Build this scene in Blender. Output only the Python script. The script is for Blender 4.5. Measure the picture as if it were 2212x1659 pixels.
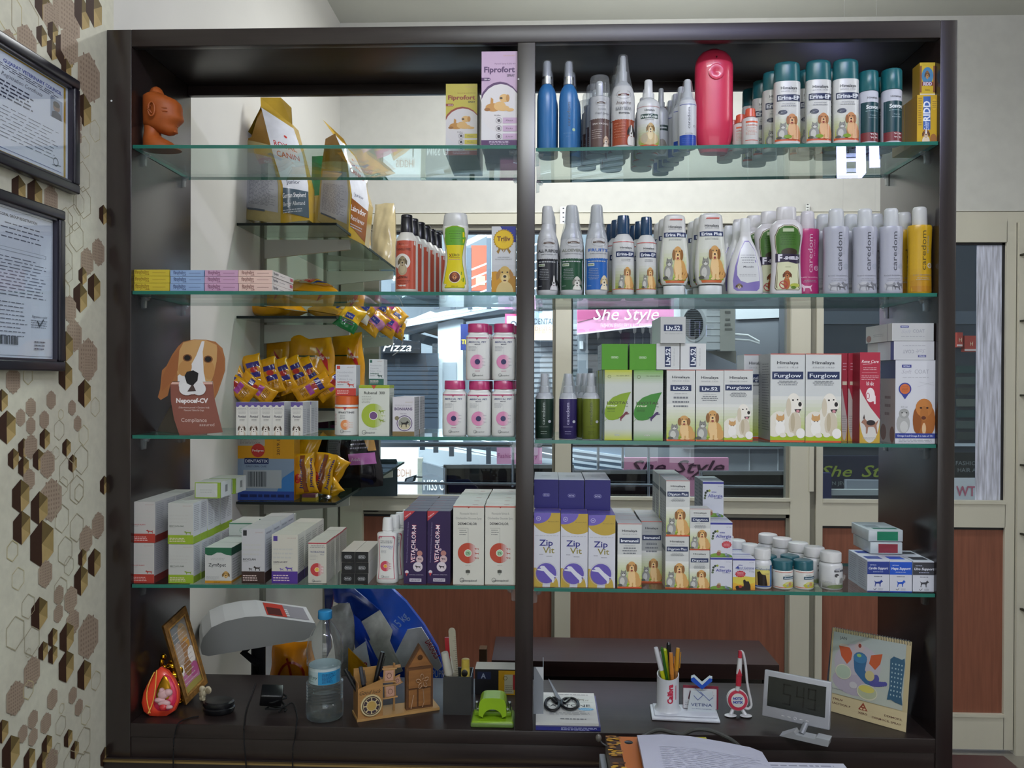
import bpy,bmesh,math,random
from mathutils import Vector,Matrix
random.seed(7)
for o in list(bpy.data.objects):bpy.data.objects.remove(o)
SC = bpy.context.scene; COL = SC.collection
# ---------------------------------------------------------------- camera
F = 1780.0; CXP,CYP = 1106.0,829.5
YAW,PIT,ROL = 0.0366,-0.0054,0.0041
EYE = 1.68
CAM = Vector((0,-1.75,EYE))
def cam2w(u,w,y=1.0):
 c,s = math.cos(ROL),math.sin(ROL); u,w = c*u-s*w,s*u+c*w
 c,s = math.cos(PIT),math.sin(PIT); y2,z = c*y-s*w,s*y+c*w
 c,s = math.cos(YAW),math.sin(YAW)
 return Vector((c*u-s*y2,s*u+c*y2,z))
def ray(px,py):return cam2w((px-CXP)/F,(CYP-py)/F)
def at(px,py,Y):
 d = ray(px,py); return CAM+d*((Y-CAM.y)/d.y)
def atX(px,py,X):
 d = ray(px,py); return CAM+d*((X-CAM.x)/d.x)
def atZ(px,py,Z):
 d = ray(px,py); return CAM+d*((Z-CAM.z)/d.z)
cd = bpy.data.cameras.new('camera'); cam = bpy.data.objects.new('camera',cd); COL.objects.link(cam)
R_,U_,F_ = cam2w(1,0,0),cam2w(0,1,0),cam2w(0,0,1)
cam.matrix_world = Matrix(((R_.x,U_.x,-F_.x,CAM.x),(R_.y,U_.y,-F_.y,CAM.y),(R_.z,U_.z,-F_.z,CAM.z),(0,0,0,1)))
cd.sensor_fit = 'HORIZONTAL'; cd.sensor_width = 36; cd.lens = 36*F/2212; cd.clip_start = .02; cd.clip_end = 60
SC.camera = cam
# ---------------------------------------------------------------- colour management, world, lights
SC.view_settings.view_transform = 'Standard'; SC.view_settings.look = 'None'; SC.view_settings.gamma = 1
SC.view_settings.use_curve_mapping = False
SC.view_settings.exposure = 0.0
SC.cycles.max_bounces = 10; SC.cycles.transparent_max_bounces = 24; SC.cycles.diffuse_bounces = 3
SC.cycles.glossy_bounces = 4; SC.cycles.transmission_bounces = 8
SC.cycles.caustics_reflective = False; SC.cycles.caustics_refractive = False
SC.cycles.sample_clamp_indirect = 4
SC.cycles.use_denoising = True
wd = bpy.data.worlds.new('world'); SC.world = wd; wd.use_nodes = True
bg = wd.node_tree.nodes['Background']; bg.inputs[0].default_value = (.72,.80,.95,1); bg.inputs[1].default_value = 1.0
def area(name,loc,target,sx,sy,power,col):
 l = bpy.data.lights.new(name,'AREA'); l.shape = 'RECTANGLE'; l.size = sx; l.size_y = sy
 l.energy = power; l.color = col
 o = bpy.data.objects.new(name,l); COL.objects.link(o); o.location = loc
 o.rotation_euler = (Vector(target)-Vector(loc)).to_track_quat('-Z','Y').to_euler()
 return o
area('tube_light_room',(.25,-1.9,3.2),(.2,-1.0,0),1.3,.12,27,(.93,.97,1))
area('tube_light_inner_room',(0.3,1.25,3.24),(.3,1.25,0),1.2,.12,25,(.95,.98,1))
area('tube_light_right',(2.2,-.9,2.9),(0,0,1.6),.12,1.2,10,(.92,.96,1))
area('tube_light_room_up',(.25,-1.9,3.0),(.25,-1.9,4),1.3,.12,22,(.93,.97,1))
area('tube_light_inner_up',(.6,1.1,3.05),(.6,1.1,4),1.2,.12,20,(.95,.98,1))
area('corridor_light_left',(-1.2,4.4,3.1),(-1.2,6.2,1.2),2.4,.5,250,(.86,.93,1))
area('corridor_light_right',(1.5,4.2,3.3),(1.2,5.8,1.2),1.6,.3,55,(.92,.95,1))
area('blue_tint_fill',(.80,-1.85,3.2),(.38,.28,2.40),.9,.2,6,(.34,.34,1))  # unseen fill added for a mild blue tint at the upper right
area('front_fill',(.7,-4.0,1.55),(.2,0,1.35),2.2,1.7,22,(.90,.95,1))  # soft fill added behind the camera to brighten the cabinet fronts
area('corridor_fill_near',(.9,2.45,3.2),(.8,4.6,.9),1.2,.2,22,(.92,.95,1))  # fill added to brighten the pink script board outside
# ---------------------------------------------------------------- materials
def s2l(c):
 return c/12.92 if c<=.04045 else((c+.055)/1.055)**2.4
def hx(h):
 if isinstance(h,tuple):return h
 h = h.lstrip('#'); return tuple(s2l(int(h[i:i+2],16)/255)for i in(0,2,4))+(1.0,)
MATS = {}
def mat(name,col=None,rough=.5,metal=0,spec=.5,noise=None,bump=0,trans=0,alpha=None,emit=None,coat=0):
 """principled surface; col None = the mesh's own print colours (attribute Col)"""
 if name in MATS:return MATS[name]
 m = bpy.data.materials.new(name); m.use_nodes = True; nt = m.node_tree; N = nt.nodes; L = nt.links
 b = N['Principled BSDF']; b.inputs['Roughness'].default_value = rough; b.inputs['Metallic'].default_value = metal
 b.inputs['Specular IOR Level'].default_value = spec
 if coat:b.inputs['Coat Weight'].default_value = coat
 if trans:b.inputs['Transmission Weight'].default_value = trans
 if col is None:
  a = N.new('ShaderNodeVertexColor'); a.layer_name = 'Col'; src = a.outputs['Color']
 else:
  r = N.new('ShaderNodeRGB'); r.outputs[0].default_value = hx(col); src = r.outputs[0]
 if noise:
  scale,amt,stretch = noise
  tc = N.new('ShaderNodeTexCoord'); mp = N.new('ShaderNodeMapping'); mp.inputs['Scale'].default_value = stretch
  nz = N.new('ShaderNodeTexNoise'); nz.inputs['Scale'].default_value = scale; nz.inputs['Detail'].default_value = 6
  L.new(tc.outputs['Object'],mp.inputs[0]); L.new(mp.outputs[0],nz.inputs[0])
  mr = N.new('ShaderNodeMapRange'); mr.inputs[1].default_value = .3; mr.inputs[2].default_value = .7
  mr.inputs[3].default_value = 1-amt; mr.inputs[4].default_value = 1+amt; L.new(nz.outputs[0],mr.inputs[0])
  mx = N.new('ShaderNodeVectorMath'); mx.operation = 'SCALE'
  L.new(src,mx.inputs[0]); L.new(mr.outputs[0],mx.inputs['Scale']); src = mx.outputs[0]
  if bump:
   bp = N.new('ShaderNodeBump'); bp.inputs['Strength'].default_value = bump; bp.inputs['Distance'].default_value = .001
   L.new(nz.outputs[0],bp.inputs['Height']); L.new(bp.outputs[0],b.inputs['Normal'])
 L.new(src,b.inputs['Base Color'])
 if emit:
  L.new(src,b.inputs['Emission Color']); b.inputs['Emission Strength'].default_value = emit
 MATS[name] = m; return m
def glass_mat(name,tint,ior=1.5,rough=.0,haze=0):
 if name in MATS:return MATS[name]
 m = bpy.data.materials.new(name); m.use_nodes = True; nt = m.node_tree; N = nt.nodes; L = nt.links
 N.remove(N['Principled BSDF']); out = N['Material Output']
 tr = N.new('ShaderNodeBsdfTransparent'); tr.inputs[0].default_value = hx(tint)
 gl = N.new('ShaderNodeBsdfGlossy'); gl.inputs['Roughness'].default_value = rough; gl.inputs[0].default_value = (1,1,1,1)
 fr = N.new('ShaderNodeFresnel'); ge = N.new('ShaderNodeNewGeometry'); mr = N.new('ShaderNodeMapRange')  # thin sheet: the same reflection from either side
 mr.inputs[3].default_value = ior; mr.inputs[4].default_value = 1/ior; L.new(ge.outputs['Backfacing'],mr.inputs[0]); L.new(mr.outputs[0],fr.inputs[0])
 mx = N.new('ShaderNodeMixShader'); L.new(fr.outputs[0],mx.inputs[0]); L.new(tr.outputs[0],mx.inputs[1]); L.new(gl.outputs[0],mx.inputs[2])
 last = mx
 if haze:
  df = N.new('ShaderNodeBsdfDiffuse'); df.inputs[0].default_value = (.8,.82,.82,1)
  m2 = N.new('ShaderNodeMixShader'); m2.inputs[0].default_value = haze
  L.new(mx.outputs[0],m2.inputs[1]); L.new(df.outputs[0],m2.inputs[2]); last = m2
 L.new(last.outputs[0],out.inputs[0]); MATS[name] = m; return m
PAPER = mat('printed_card',None,.42,spec=.45)
MATT = mat('matt_print',None,.75,spec=.25)
PLAS = mat('moulded_plastic',None,.28,spec=.5)
SHINY = mat('glossy_wrap',None,.16,spec=.6,noise=(25,.10,(1,1,1)),bump=.9)
METAL = mat('brushed_metal',None,.3,metal=1)
WOOD = mat('dark_laminate','#241c1b',.27,spec=.75,noise=(9,.28,(14,14,.6)),bump=.03)
WOODH = mat('dark_laminate_horizontal','#261e1d',.33,spec=.5,noise=(9,.28,(.6,14,14)),bump=.05)
GLASS = glass_mat('shelf_glass','#eef6f3',1.42)
GEDGE = mat('glass_edge','#1f6a5c',.25,spec=.6,noise=(6,.12,(1,1,1)))
PANE = glass_mat('window_glass','#e4ecec',1.45)
CLEAR = glass_mat('clear_plastic','#eef2f4',1.45,.06,.06)
CLEARW = glass_mat('shrink_wrap','#f4f6f8',1.4,.12,.10)
# ---------------------------------------------------------------- mesh helpers
class MB:
 """collects coloured faces, builds ONE mesh object"""
 def __init__(s):s.v = []; s.f = []; s.c = []; s.m = []; s.sm = []
 def add(s,vs,fs,col='#ffffff',mi=0,smooth=False):
  n = len(s.v); s.v+=[tuple(v)for v in vs]
  col = hx(col)
  for f in fs:
   s.f.append([i+n for i in f]); s.c.append(col); s.m.append(mi); s.sm.append(smooth)
 def box(s,x0,x1,y0,y1,z0,z1,col='#ffffff',mi=0,top=None,side=None,M=None):
  vs = [(x0,y0,z0),(x1,y0,z0),(x1,y1,z0),(x0,y1,z0),(x0,y0,z1),(x1,y0,z1),(x1,y1,z1),(x0,y1,z1)]
  if M is not None:vs = [M@Vector(v)for v in vs]
  s.add(vs,[(0,1,5,4)],col,mi); s.add(vs,[(1,2,6,5)],side or col,mi); s.add(vs,[(3,0,4,7)],side or col,mi)
  s.add(vs,[(2,3,7,6)],col,mi); s.add(vs,[(4,5,6,7)],top or col,mi); s.add(vs,[(3,2,1,0)],col,mi)
 def bbox(s,x0,x1,y0,y1,z0,z1,r,col='#ffffff',mi=0,M=None):
  """box with rounded edges"""
  bm = bmesh.new(); bmesh.ops.create_cube(bm,size=1)
  for v in bm.verts:v.co = Vector((x0+(v.co.x+.5)*(x1-x0),y0+(v.co.y+.5)*(y1-y0),z0+(v.co.z+.5)*(z1-z0)))
  bmesh.ops.bevel(bm,geom=bm.edges[:],offset=r,segments=3,profile=.5,affect='EDGES')
  bm.faces.index_update()
  if M is not None:bm.transform(M)
  bm.verts.index_update(); bm.faces.ensure_lookup_table(); fa = sorted(bm.faces,key=lambda f:-f.calc_area()); big = set(f.index for f in fa[:6]); k0 = len(s.sm)
  s.add([v.co for v in bm.verts],[[v.index for v in f.verts]for f in bm.faces],col,mi,True)
  for i in big:s.sm[k0+i] = False  # the flat faces stay flat, only the rounded edges are smooth
  bm.free()
 def lathe(s,prof,cols,n=28,k=1.0,ex=2.0,cx=0,cy=0,z0=0,mi=0,cap=True,M=None,smooth=True):
  """prof [(z, a)] ; cross-section superellipse a x a*k ; cols: colour or function of z"""
  vs = []; fs = []; fc = []
  for z,a in prof:
   for i in range(n):
    t = 2*math.pi*i/n; c_,s_ = math.cos(t),math.sin(t)
    p = Vector((cx+a*math.copysign(abs(c_)**(2/ex),c_),cy+a*k*math.copysign(abs(s_)**(2/ex),s_),z0+z))
    vs.append(M@p if M is not None else p)
  base = len(s.v); s.v+=[tuple(v)for v in vs]
  for j in range(len(prof)-1):
   zc = (prof[j][0]+prof[j+1][0])/2; c = hx(cols(zc)if callable(cols)else cols)
   for i in range(n):
    s.f.append([base+j*n+i,base+j*n+(i+1)%n,base+(j+1)*n+(i+1)%n,base+(j+1)*n+i]); s.c.append(c); s.m.append(mi); s.sm.append(smooth)
  if cap:
   for j,rev in((0,True),(len(prof)-1,False)):
    r = [base+j*n+i for i in range(n)]
    s.f.append(r[::-1]if rev else r); s.c.append(hx(cols(prof[j][0])if callable(cols)else cols)); s.m.append(mi); s.sm.append(False)
 def tube(s,pts,r,col='#222222',n=8,mi=0,taper=None):
  P = [Vector(p)for p in pts]; rings = []
  up = Vector((0,0,1))
  for i,p in enumerate(P):
   d = (P[min(i+1,len(P)-1)]-P[max(i-1,0)]).normalized()
   a = d.cross(up); a = d.cross(Vector((0,1,0)))if a.length<.05 else a; a.normalize(); b = d.cross(a)
   rr = r if taper is None else r*(1+(taper-1)*i/(len(P)-1))
   rings.append([p+a*rr*math.cos(2*math.pi*j/n)+b*rr*math.sin(2*math.pi*j/n)for j in range(n)])
  vs = [v for g in rings for v in g]; fs = []
  for i in range(len(P)-1):
   for j in range(n):fs.append((i*n+j,i*n+(j+1)%n,(i+1)*n+(j+1)%n,(i+1)*n+j))
  s.add(vs,fs,col,mi,True); s.add(rings[0],[list(range(n))[::-1]],col,mi); s.add(rings[-1],[list(range(n))],col,mi)
 def ell(s,c,r,col,mi=0,M=None,nu=16,nv=10):
  vs = []; fs = []
  for j in range(nv+1):
   ph = math.pi*j/nv
   for i in range(nu):
    t = 2*math.pi*i/nu
    p = Vector((c[0]+r[0]*math.sin(ph)*math.cos(t),c[1]+r[1]*math.sin(ph)*math.sin(t),c[2]+r[2]*math.cos(ph)))
    vs.append(M@p if M is not None else p)
  for j in range(nv):
   for i in range(nu):fs.append(((j+1)*nu+i,(j+1)*nu+(i+1)%nu,j*nu+(i+1)%nu,j*nu+i))
  s.add(vs,fs,col,mi,True)
 def prism(s,pts,y0,y1,col,mi=0,M=None,side=None):
  """outline in xz, extruded along y"""
  n = len(pts); vs = [Vector((x,y0,z))for x,z in pts]+[Vector((x,y1,z))for x,z in pts]
  if M is not None:vs = [M@v for v in vs]
  s.add(vs,[list(range(n)),[n+i for i in range(n)][::-1]],col,mi)
  s.add(vs,[((i+1)%n,i,n+i,n+(i+1)%n)for i in range(n)],side or col,mi)
 def build(s,name,mats,parent=None,loc=None,sharp=35,weld=False):
  me = bpy.data.meshes.new(name); me.from_pydata(s.v,[],s.f)
  for m in(mats if isinstance(mats,(list,tuple))else[mats]):me.materials.append(m)
  me.polygons.foreach_set('material_index',s.m); me.polygons.foreach_set('use_smooth',s.sm)
  ca = me.color_attributes.new('Col','FLOAT_COLOR','CORNER'); arr = []
  for f,c in zip(s.f,s.c):arr.extend(c*len(f))
  ca.data.foreach_set('color',arr)
  if any(s.sm):
   try:me.set_sharp_from_angle(angle=math.radians(sharp))
   except Exception:pass
  me.update()
  o = bpy.data.objects.new(name,me); COL.objects.link(o)
  if parent:o.parent = parent
  if loc is not None:o.location = loc
  return o
def tag(o,label,cat,group=None,kind=None):
 o['label'] = label; o['category'] = cat
 if group:o['group'] = group
 if kind:o['kind'] = kind
 return o
def structure(o):o['kind'] = 'structure'; return o
def thing(name,label,cat,loc=(0,0,0),rz=0,group=None):
 o = bpy.data.objects.new(name,None); COL.objects.link(o); o.empty_display_size = .02
 o.location = loc; o.rotation_euler = (0,0,rz); return tag(o,label,cat,group)
def dup(o,loc=None,label=None,rz=None,group=None):
 c = o.copy(); COL.objects.link(c)
 for ch in[x for x in bpy.data.objects if x.parent==o]:
  d = ch.copy(); COL.objects.link(d); d.parent = c
  for g in[x for x in bpy.data.objects if x.parent==ch]:
   e = g.copy(); COL.objects.link(e); e.parent = d
 if loc is not None:c.location = loc
 if rz is not None:c.rotation_euler = (0,0,rz)
 if label:c['label'] = label
 if group:c['group'] = group
 return c
 # ---------------------------------------------------------------- print artwork (flat shapes laid on a face)
_TX = {}
def text_mesh(t,bold=0,shear=0):
 k = (t,bold,shear)
 if k in _TX:return _TX[k]
 cu = bpy.data.curves.new('lettering','FONT'); cu.body = t; cu.size = 1; cu.resolution_u = 2; cu.offset = bold; cu.shear = shear
 o = bpy.data.objects.new('lettering',cu); COL.objects.link(o)
 dg = bpy.context.evaluated_depsgraph_get(); ev = o.evaluated_get(dg); me = ev.to_mesh()
 vs = [(v.co.x,v.co.y)for v in me.vertices]; fs = [list(p.vertices)for p in me.polygons]
 ev.to_mesh_clear(); bpy.data.objects.remove(o); bpy.data.curves.remove(cu)
 if vs:
  x0 = min(v[0]for v in vs); x1 = max(v[0]for v in vs); y0 = min(v[1]for v in vs); y1 = max(v[1]for v in vs)
  if not any(ch in t for ch in 'gjpqy,'):y0 = min(y0,0)
 else:x0 = x1 = y0 = y1 = 0
 _TX[k] = (vs,fs,x0,x1,y0,y1); return _TX[k]
class Art:
 """a face of width W, height H (metres); shapes given in fractions of it, (0,0) bottom left"""
 def __init__(s,W,H):s.W = W; s.H = H; s.ops = []  # (pts list, faces, colour)
 def poly(s,pts,col):s.ops.append(([(x*s.W,y*s.H)for x,y in pts],[list(range(len(pts)))],col)); return s
 def rect(s,x0,y0,x1,y1,col):return s.poly([(x0,y0),(x1,y0),(x1,y1),(x0,y1)],col)
 def ell(s,x,y,rx,ry,col,n=20,a0=0,a1=360):
  """rx in fractions of W; ry None = round"""
  ry = rx*s.W/s.H if ry is None else ry
  m = n if a1-a0==360 else n+1
  return s.poly([(x+rx*math.cos(math.radians(a0+(a1-a0)*i/n)),y+ry*math.sin(math.radians(a0+(a1-a0)*i/n)))for i in range(m)],col)
 def ring(s,x,y,r,w,col,n=24,ry=None):
  ry = r*s.W/s.H if ry is None else ry; k = (r-w)/r
  vs = []; fs = []
  for i in range(n):
   t = 2*math.pi*i/n
   vs+=[((x+r*math.cos(t))*s.W,(y+ry*math.sin(t))*s.H),((x+r*k*math.cos(t))*s.W,(y+ry*k*math.sin(t))*s.H)]
  for i in range(n):a = 2*i; b = 2*((i+1)%n); fs.append([a,b,b+1,a+1])
  s.ops.append((vs,fs,col)); return s
 def line(s,x0,y0,x1,y1,w,col):
  X0,Y0,X1,Y1 = x0*s.W,y0*s.H,x1*s.W,y1*s.H; d = math.hypot(X1-X0,Y1-Y0)or 1; nx,ny = -(Y1-Y0)/d*w*s.W/2,(X1-X0)/d*w*s.W/2
  s.ops.append(([(X0-nx,Y0-ny),(X1-nx,Y1-ny),(X1+nx,Y1+ny),(X0+nx,Y0+ny)],[[0,1,2,3]],col)); return s
 def grad(s,x0,y0,x1,y1,c0,c1,n=10):
  a,b = hx(c0),hx(c1)
  for i in range(n):
   t = (i+.5)/n; s.rect(x0,y0+(y1-y0)*i/n,x1,y0+(y1-y0)*(i+1)/n,tuple(a[j]*(1-t)+b[j]*t for j in range(4)))
  return s
 def text(s,t,x,y,h,col,w=None,bold=0,shear=0,al='c',rot=0):
  """x, y centre of the line (y the middle); h cap height and w width in fractions of H and W"""
  if any(ch in t for ch in 'gMW'):bold = min(bold,.012)  # a heavier offset would close these letters
  vs,fs,x0,x1,y0,y1 = text_mesh(t,bold,shear)
  if not vs:return s
  hh = h*s.H if rot==0 else h*s.W
  sy = hh/.73; sx = sy
  if w:sx = (w*(s.W if rot==0 else s.H))/(x1-x0)
  wd_ = (x1-x0)*sx; off = {'c':-wd_/2,'l':0,'r':-wd_}[al]
  out = []
  for a,b in vs:
   X = (a-x0)*sx+off; Y = b*sy-hh/2
   if rot:c_,s_ = math.cos(math.radians(rot)),math.sin(math.radians(rot)); X,Y = X*c_-Y*s_,X*s_+Y*c_
   out.append((X+x*s.W,Y+y*s.H))
  s.ops.append((out,fs,col)); return s
 def lines(s,x0,x1,y0,y1,n,col,th=.35,seed=1,c=False):
  """small print, too small in the photograph to read"""
  rnd = random.Random(seed); vs = []; fs = []
  dy = (y1-y0)/n
  for i in range(n):
   yy = y1-dy*(i+.5); xe = x1-(x1-x0)*rnd.random()*.25; xs = x0+(x1-xe if c else 0)*.5; xe = xe+(x1-xe)*.5 if c else xe
   x = xs
   while x<xe-.01:
    l = (x1-x0)*(.05+rnd.random()*.12); e = min(x+l,xe); k = len(vs)
    vs+=[(x*s.W,(yy-dy*th/2)*s.H),(e*s.W,(yy-dy*th/2)*s.H),(e*s.W,(yy+dy*th/2)*s.H),(x*s.W,(yy+dy*th/2)*s.H)]
    fs.append([k,k+1,k+2,k+3]); x = e+(x1-x0)*.03
  s.ops.append((vs,fs,col)); return s
 def sub(s,A,x0,y0,x1,y1):
  """lay artwork A into the box x0..x1, y0..y1"""
  for vs,fs,c in A.ops:
   s.ops.append(([((x0+a/A.W*(x1-x0))*s.W,(y0+b/A.H*(y1-y0))*s.H)for a,b in vs],fs,c))
  return s
 def onto(s,mb,fn,cutx=0,cutz=0,eps=3.2e-5,mi=0,e0=6e-5,clip=True):
  """fn(x, z, off) -> point; x from -W/2, z from 0"""
  lay = 0
  for vs,fs,c in s.ops:
   lay+=1; off = e0+eps*lay
   bm = bmesh.new(); bv = [bm.verts.new((a-s.W/2,b,0))for a,b in vs]
   for f in fs:
    try:bm.faces.new([bv[i]for i in f])
    except Exception:pass
   if clip:
    for co,no in(((-s.W/2,0,0),(-1,0,0)),((s.W/2,0,0),(1,0,0)),((0,0,0),(0,-1,0)),((0,s.H,0),(0,1,0))):
     if any((v.co-Vector(co)).dot(Vector(no))>1e-6 for v in bm.verts):
      bmesh.ops.bisect_plane(bm,geom=bm.verts[:]+bm.edges[:]+bm.faces[:],plane_co=co,plane_no=no,clear_outer=True)
   if not bm.verts:bm.free(); continue
   for cut,ax in((cutx,0),(cutz,1)):
    if not cut:continue
    lo = min(v.co[ax]for v in bm.verts); hi = max(v.co[ax]for v in bm.verts)
    q = math.ceil(lo/cut+1e-4)*cut
    while q<hi-1e-5:
     pc = [0,0,0]; pc[ax] = q; pn = [0,0,0]; pn[ax] = 1
     bmesh.ops.bisect_plane(bm,geom=bm.verts[:]+bm.edges[:]+bm.faces[:],plane_co=pc,plane_no=pn); q+=cut
   bm.verts.index_update()
   mb.add([fn(v.co.x,v.co.y,off)for v in bm.verts],[[v.index for v in(f.verts if f.normal.z>=0 else reversed(f.verts))]for f in bm.faces]if bm.faces else[],c,mi,cutx>0)
   bm.free()
   # ================================================================ THE ROOM
XLW = -.9437; XRW = 3.0; YB = 2.05; ZC = EYE+1.651
def zrel(z):return z+EYE
WALLP = mat('wallpaper',None,.7,spec=.3,noise=(60,.05,(1,1,1)),bump=.1)
PLASTER = mat('white_plaster','#d9d6cf',.8,noise=(3,.03,(1,1,1)))
PANELW = mat('cream_panel','#d2d1c9',.6,noise=(18,.035,(1,.2,1)))
CREAM = mat('cream_aluminium','#d4d0be',.4,noise=(8,.03,(1,1,.1)))
CREAMD = mat('cream_aluminium_shaded','#8d8a7c',.5)  # darker cream: shade in the frame grooves is put into the colour
BROWNP = mat('brown_laminate','#8a5440',.45,noise=(7,.16,(12,12,.7)))
BLACKG = mat('black_gasket','#17161a',.5)
CEILM = mat('ceiling_paint','#cfd0c8',.8,noise=(2,.03,(1,1,1)))
FLOORM = mat('floor_tile','#8f8a80',.25,noise=(4,.1,(1,1,1)))
b = MB(); b.box(-1.2,XRW+.2,-4.2,YB+.1,-.05,0); structure(b.build('floor',FLOORM))
b = MB(); b.box(-1.2,XRW+.2,-4.2,YB+.1,ZC,ZC+.06); structure(b.build('ceiling',CEILM))
b = MB(); b.box(XRW,XRW+.1,-4.2,YB+.1,0,ZC); structure(b.build('wall_right',PLASTER))
b = MB(); b.box(-1.2,XRW+.2,-4.3,-4.2,0,ZC); structure(b.build('wall_rear',PLASTER))
# left wall: papered in front of the cabinet, plain white behind it
b = MB(); b.box(XLW-.12,XLW,.03,YB+.1,0,ZC,'#dcd9d2'); structure(b.build('wall_left',PLASTER))
b = MB(); b.box(XLW-.12,XLW,-4.2,.03,0,ZC,'#d3d0bd')
def wallpt(px,py):return atX(px,py,XLW)
LAYW = [0]
def hexa(px,py,h,kind,tilt=0):
 p = wallpt(px,py); q = wallpt(px,py-h/2); r = abs(q.z-p.z)  # h = height in the photograph of the hexagon, flat sides left and right
 LAYW[0]+=1; e = .00015+LAYW[0]*1e-5
 pts = [(p.y+r*.92*math.sin(math.radians(a+tilt)),p.z+r*math.cos(math.radians(a+tilt)))for a in(0,60,120,180,240,300)]
 def face(ps,c,ee=e):b.add([(XLW+ee,y,z)for y,z in ps],[list(range(len(ps)))],c)
 # order: a = 0 top, 60 right-up (+y), 120 right-down, 180 bottom, 240 left-down, 300 left-up
 if kind=='cube':
  c = (p.y-r*.02,p.z)
  t,ru,rd,bt,ld,lu = pts
  face([lu,t,c,ld],'#3b2418'); face([ld,c,bt],'#3b2418')
  face([t,ru,c],'#6a5a36'); face([ru,rd,c],'#a08a58'); face([rd,bt,c],'#b59c68')
 elif kind=='weave':
  face(pts,'#a4917e')
  for i in range(-4,5):
   for j in range(-4,5):
    y = p.y+i*r*.19; z = p.z+j*r*.2
    if abs(i*.19)<.74-abs(j*.2)*.36 and abs(j*.2)<.92:face([(y-r*.05,z-r*.05),(y+r*.05,z-r*.05),(y+r*.05,z+r*.05),(y-r*.05,z+r*.05)],'#8d7a69',e+5e-6)
 else:
  col = '#a9a084' if kind=='line' else '#c0b488'
  k = .94 if r>.02 else .9
  inner = [(p.y+(y-p.y)*k,p.z+(z-p.z)*k)for y,z in pts]
  for i in range(6):face([pts[i],pts[(i+1)%6],inner[(i+1)%6],inner[i]],col)
HEX = [(20,25,110,'pale'),(55,45,120,'line'),(92,10,70,'cube'),(110,40,70,'weave'),(128,15,62,'weave'),(131,38,48,'weave'),(150,40,100,'weave'),(177,28,74,'cube'),(203,20,80,'cube'),(20,90,55,'weave'),(58,95,85,'weave'),(90,78,48,'cube'),(114,70,48,'cube'),(112,108,46,'cube'),(139,112,82,'cube'),(150,100,82,'weave'),(143,150,48,'cube'),(192,168,110,'weave'),(181,238,72,'cube'),(205,283,50,'pale'),(168,295,36,'weave'),(182,318,50,'pale'),(165,262,52,'weave'),(158,378,44,'cube'),(178,382,68,'line'),(40,408,60,'cube'),(75,420,66,'cube'),(110,430,62,'weave'),(170,440,52,'line'),(180,438,72,'line'),(160,470,60,'line'),(142,480,66,'line'),(165,512,66,'line'),(141,560,66,'line'),(147,590,44,'line'),(137,630,60,'pale'),(223,464,44,'cube'),(212,545,62,'weave'),(188,565,62,'weave'),(178,596,40,'cube'),(203,621,62,'cube'),(173,643,66,'cube'),(150,668,62,'weave'),(128,660,70,'weave'),(160,725,72,'weave'),(142,748,66,'cube'),(190,775,92,'weave'),(141,812,64,'cube'),(182,850,62,'cube'),(190,795,60,'weave'),(28,822,60,'weave'),(60,812,40,'pale'),(110,864,42,'weave'),(66,880,44,'weave'),(44,902,40,'weave'),(66,920,40,'weave'),(95,907,42,'weave'),(155,881,36,'weave'),(131,895,24,'pale'),(205,879,44,'pale'),(167,915,36,'weave'),(127,929,46,'line'),(180,940,46,'pale'),(3,865,50,'cube'),(14,923,74,'cube'),(96,948,46,'cube'),(50,969,46,'cube'),(28,991,46,'cube'),(50,1008,46,'cube'),(66,965,56,'weave'),(82,993,48,'cube'),(102,1003,64,'weave'),(120,978,30,'line'),(143,967,40,'cube'),(156,1001,40,'cube'),(175,993,66,'line'),(143,1020,66,'line'),(165,1058,66,'line'),(110,1080,96,'weave'),(62,1036,50,'weave'),(44,1072,74,'cube'),(84,1098,74,'cube'),(46,1140,74,'cube'),(90,1175,104,'cube'),(135,1050,44,'line'),(170,1065,42,'line'),(133,1120,64,'line'),(165,1140,64,'line'),(224,1048,42,'cube'),(211,1135,60,'weave'),(185,1165,62,'weave'),(177,1205,40,'cube'),(203,1215,62,'cube'),(26,1190,48,'pale'),(140,1190,66,'line'),(148,1222,44,'line'),(97,1240,62,'weave'),(174,1254,66,'cube'),(38,1250,52,'pale'),(130,1275,60,'line'),(126,1285,44,'weave'),(152,1295,60,'weave'),(125,1325,42,'weave'),(84,1325,72,'cube'),(60,1310,56,'line'),(156,1345,60,'weave'),(190,1375,98,'weave'),(32,1368,76,'line'),(68,1385,66,'line'),(113,1377,42,'cube'),(143,1377,66,'cube'),(92,1406,42,'cube'),(113,1414,42,'cube'),(142,1440,70,'cube'),(181,1458,66,'cube'),(60,1410,22,'line'),(206,1470,44,'pale'),(68,1452,70,'weave'),(32,1508,76,'weave'),(60,1490,44,'pale'),(112,1510,46,'weave'),(156,1502,38,'weave'),(169,1528,38,'weave'),(132,1530,24,'pale'),(70,1554,42,'weave'),(98,1562,46,'weave'),(130,1567,46,'line'),(184,1545,44,'pale'),(3,1580,52,'cube'),(48,1585,40,'weave'),(70,1592,40,'weave'),(100,1610,46,'cube'),(22,1625,74,'cube'),(146,1595,40,'cube'),(160,1620,40,'cube'),(180,1600,62,'line'),(62,1640,50,'cube'),(90,1648,50,'cube'),(110,1645,56,'weave'),(122,1618,28,'line'),(225,1635,44,'cube'),(150,1650,60,'line'),(180,1652,60,'line')]
for h in HEX:hexa(*h)
o = b.build('wall_left_papered',WALLP); structure(o)
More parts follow.
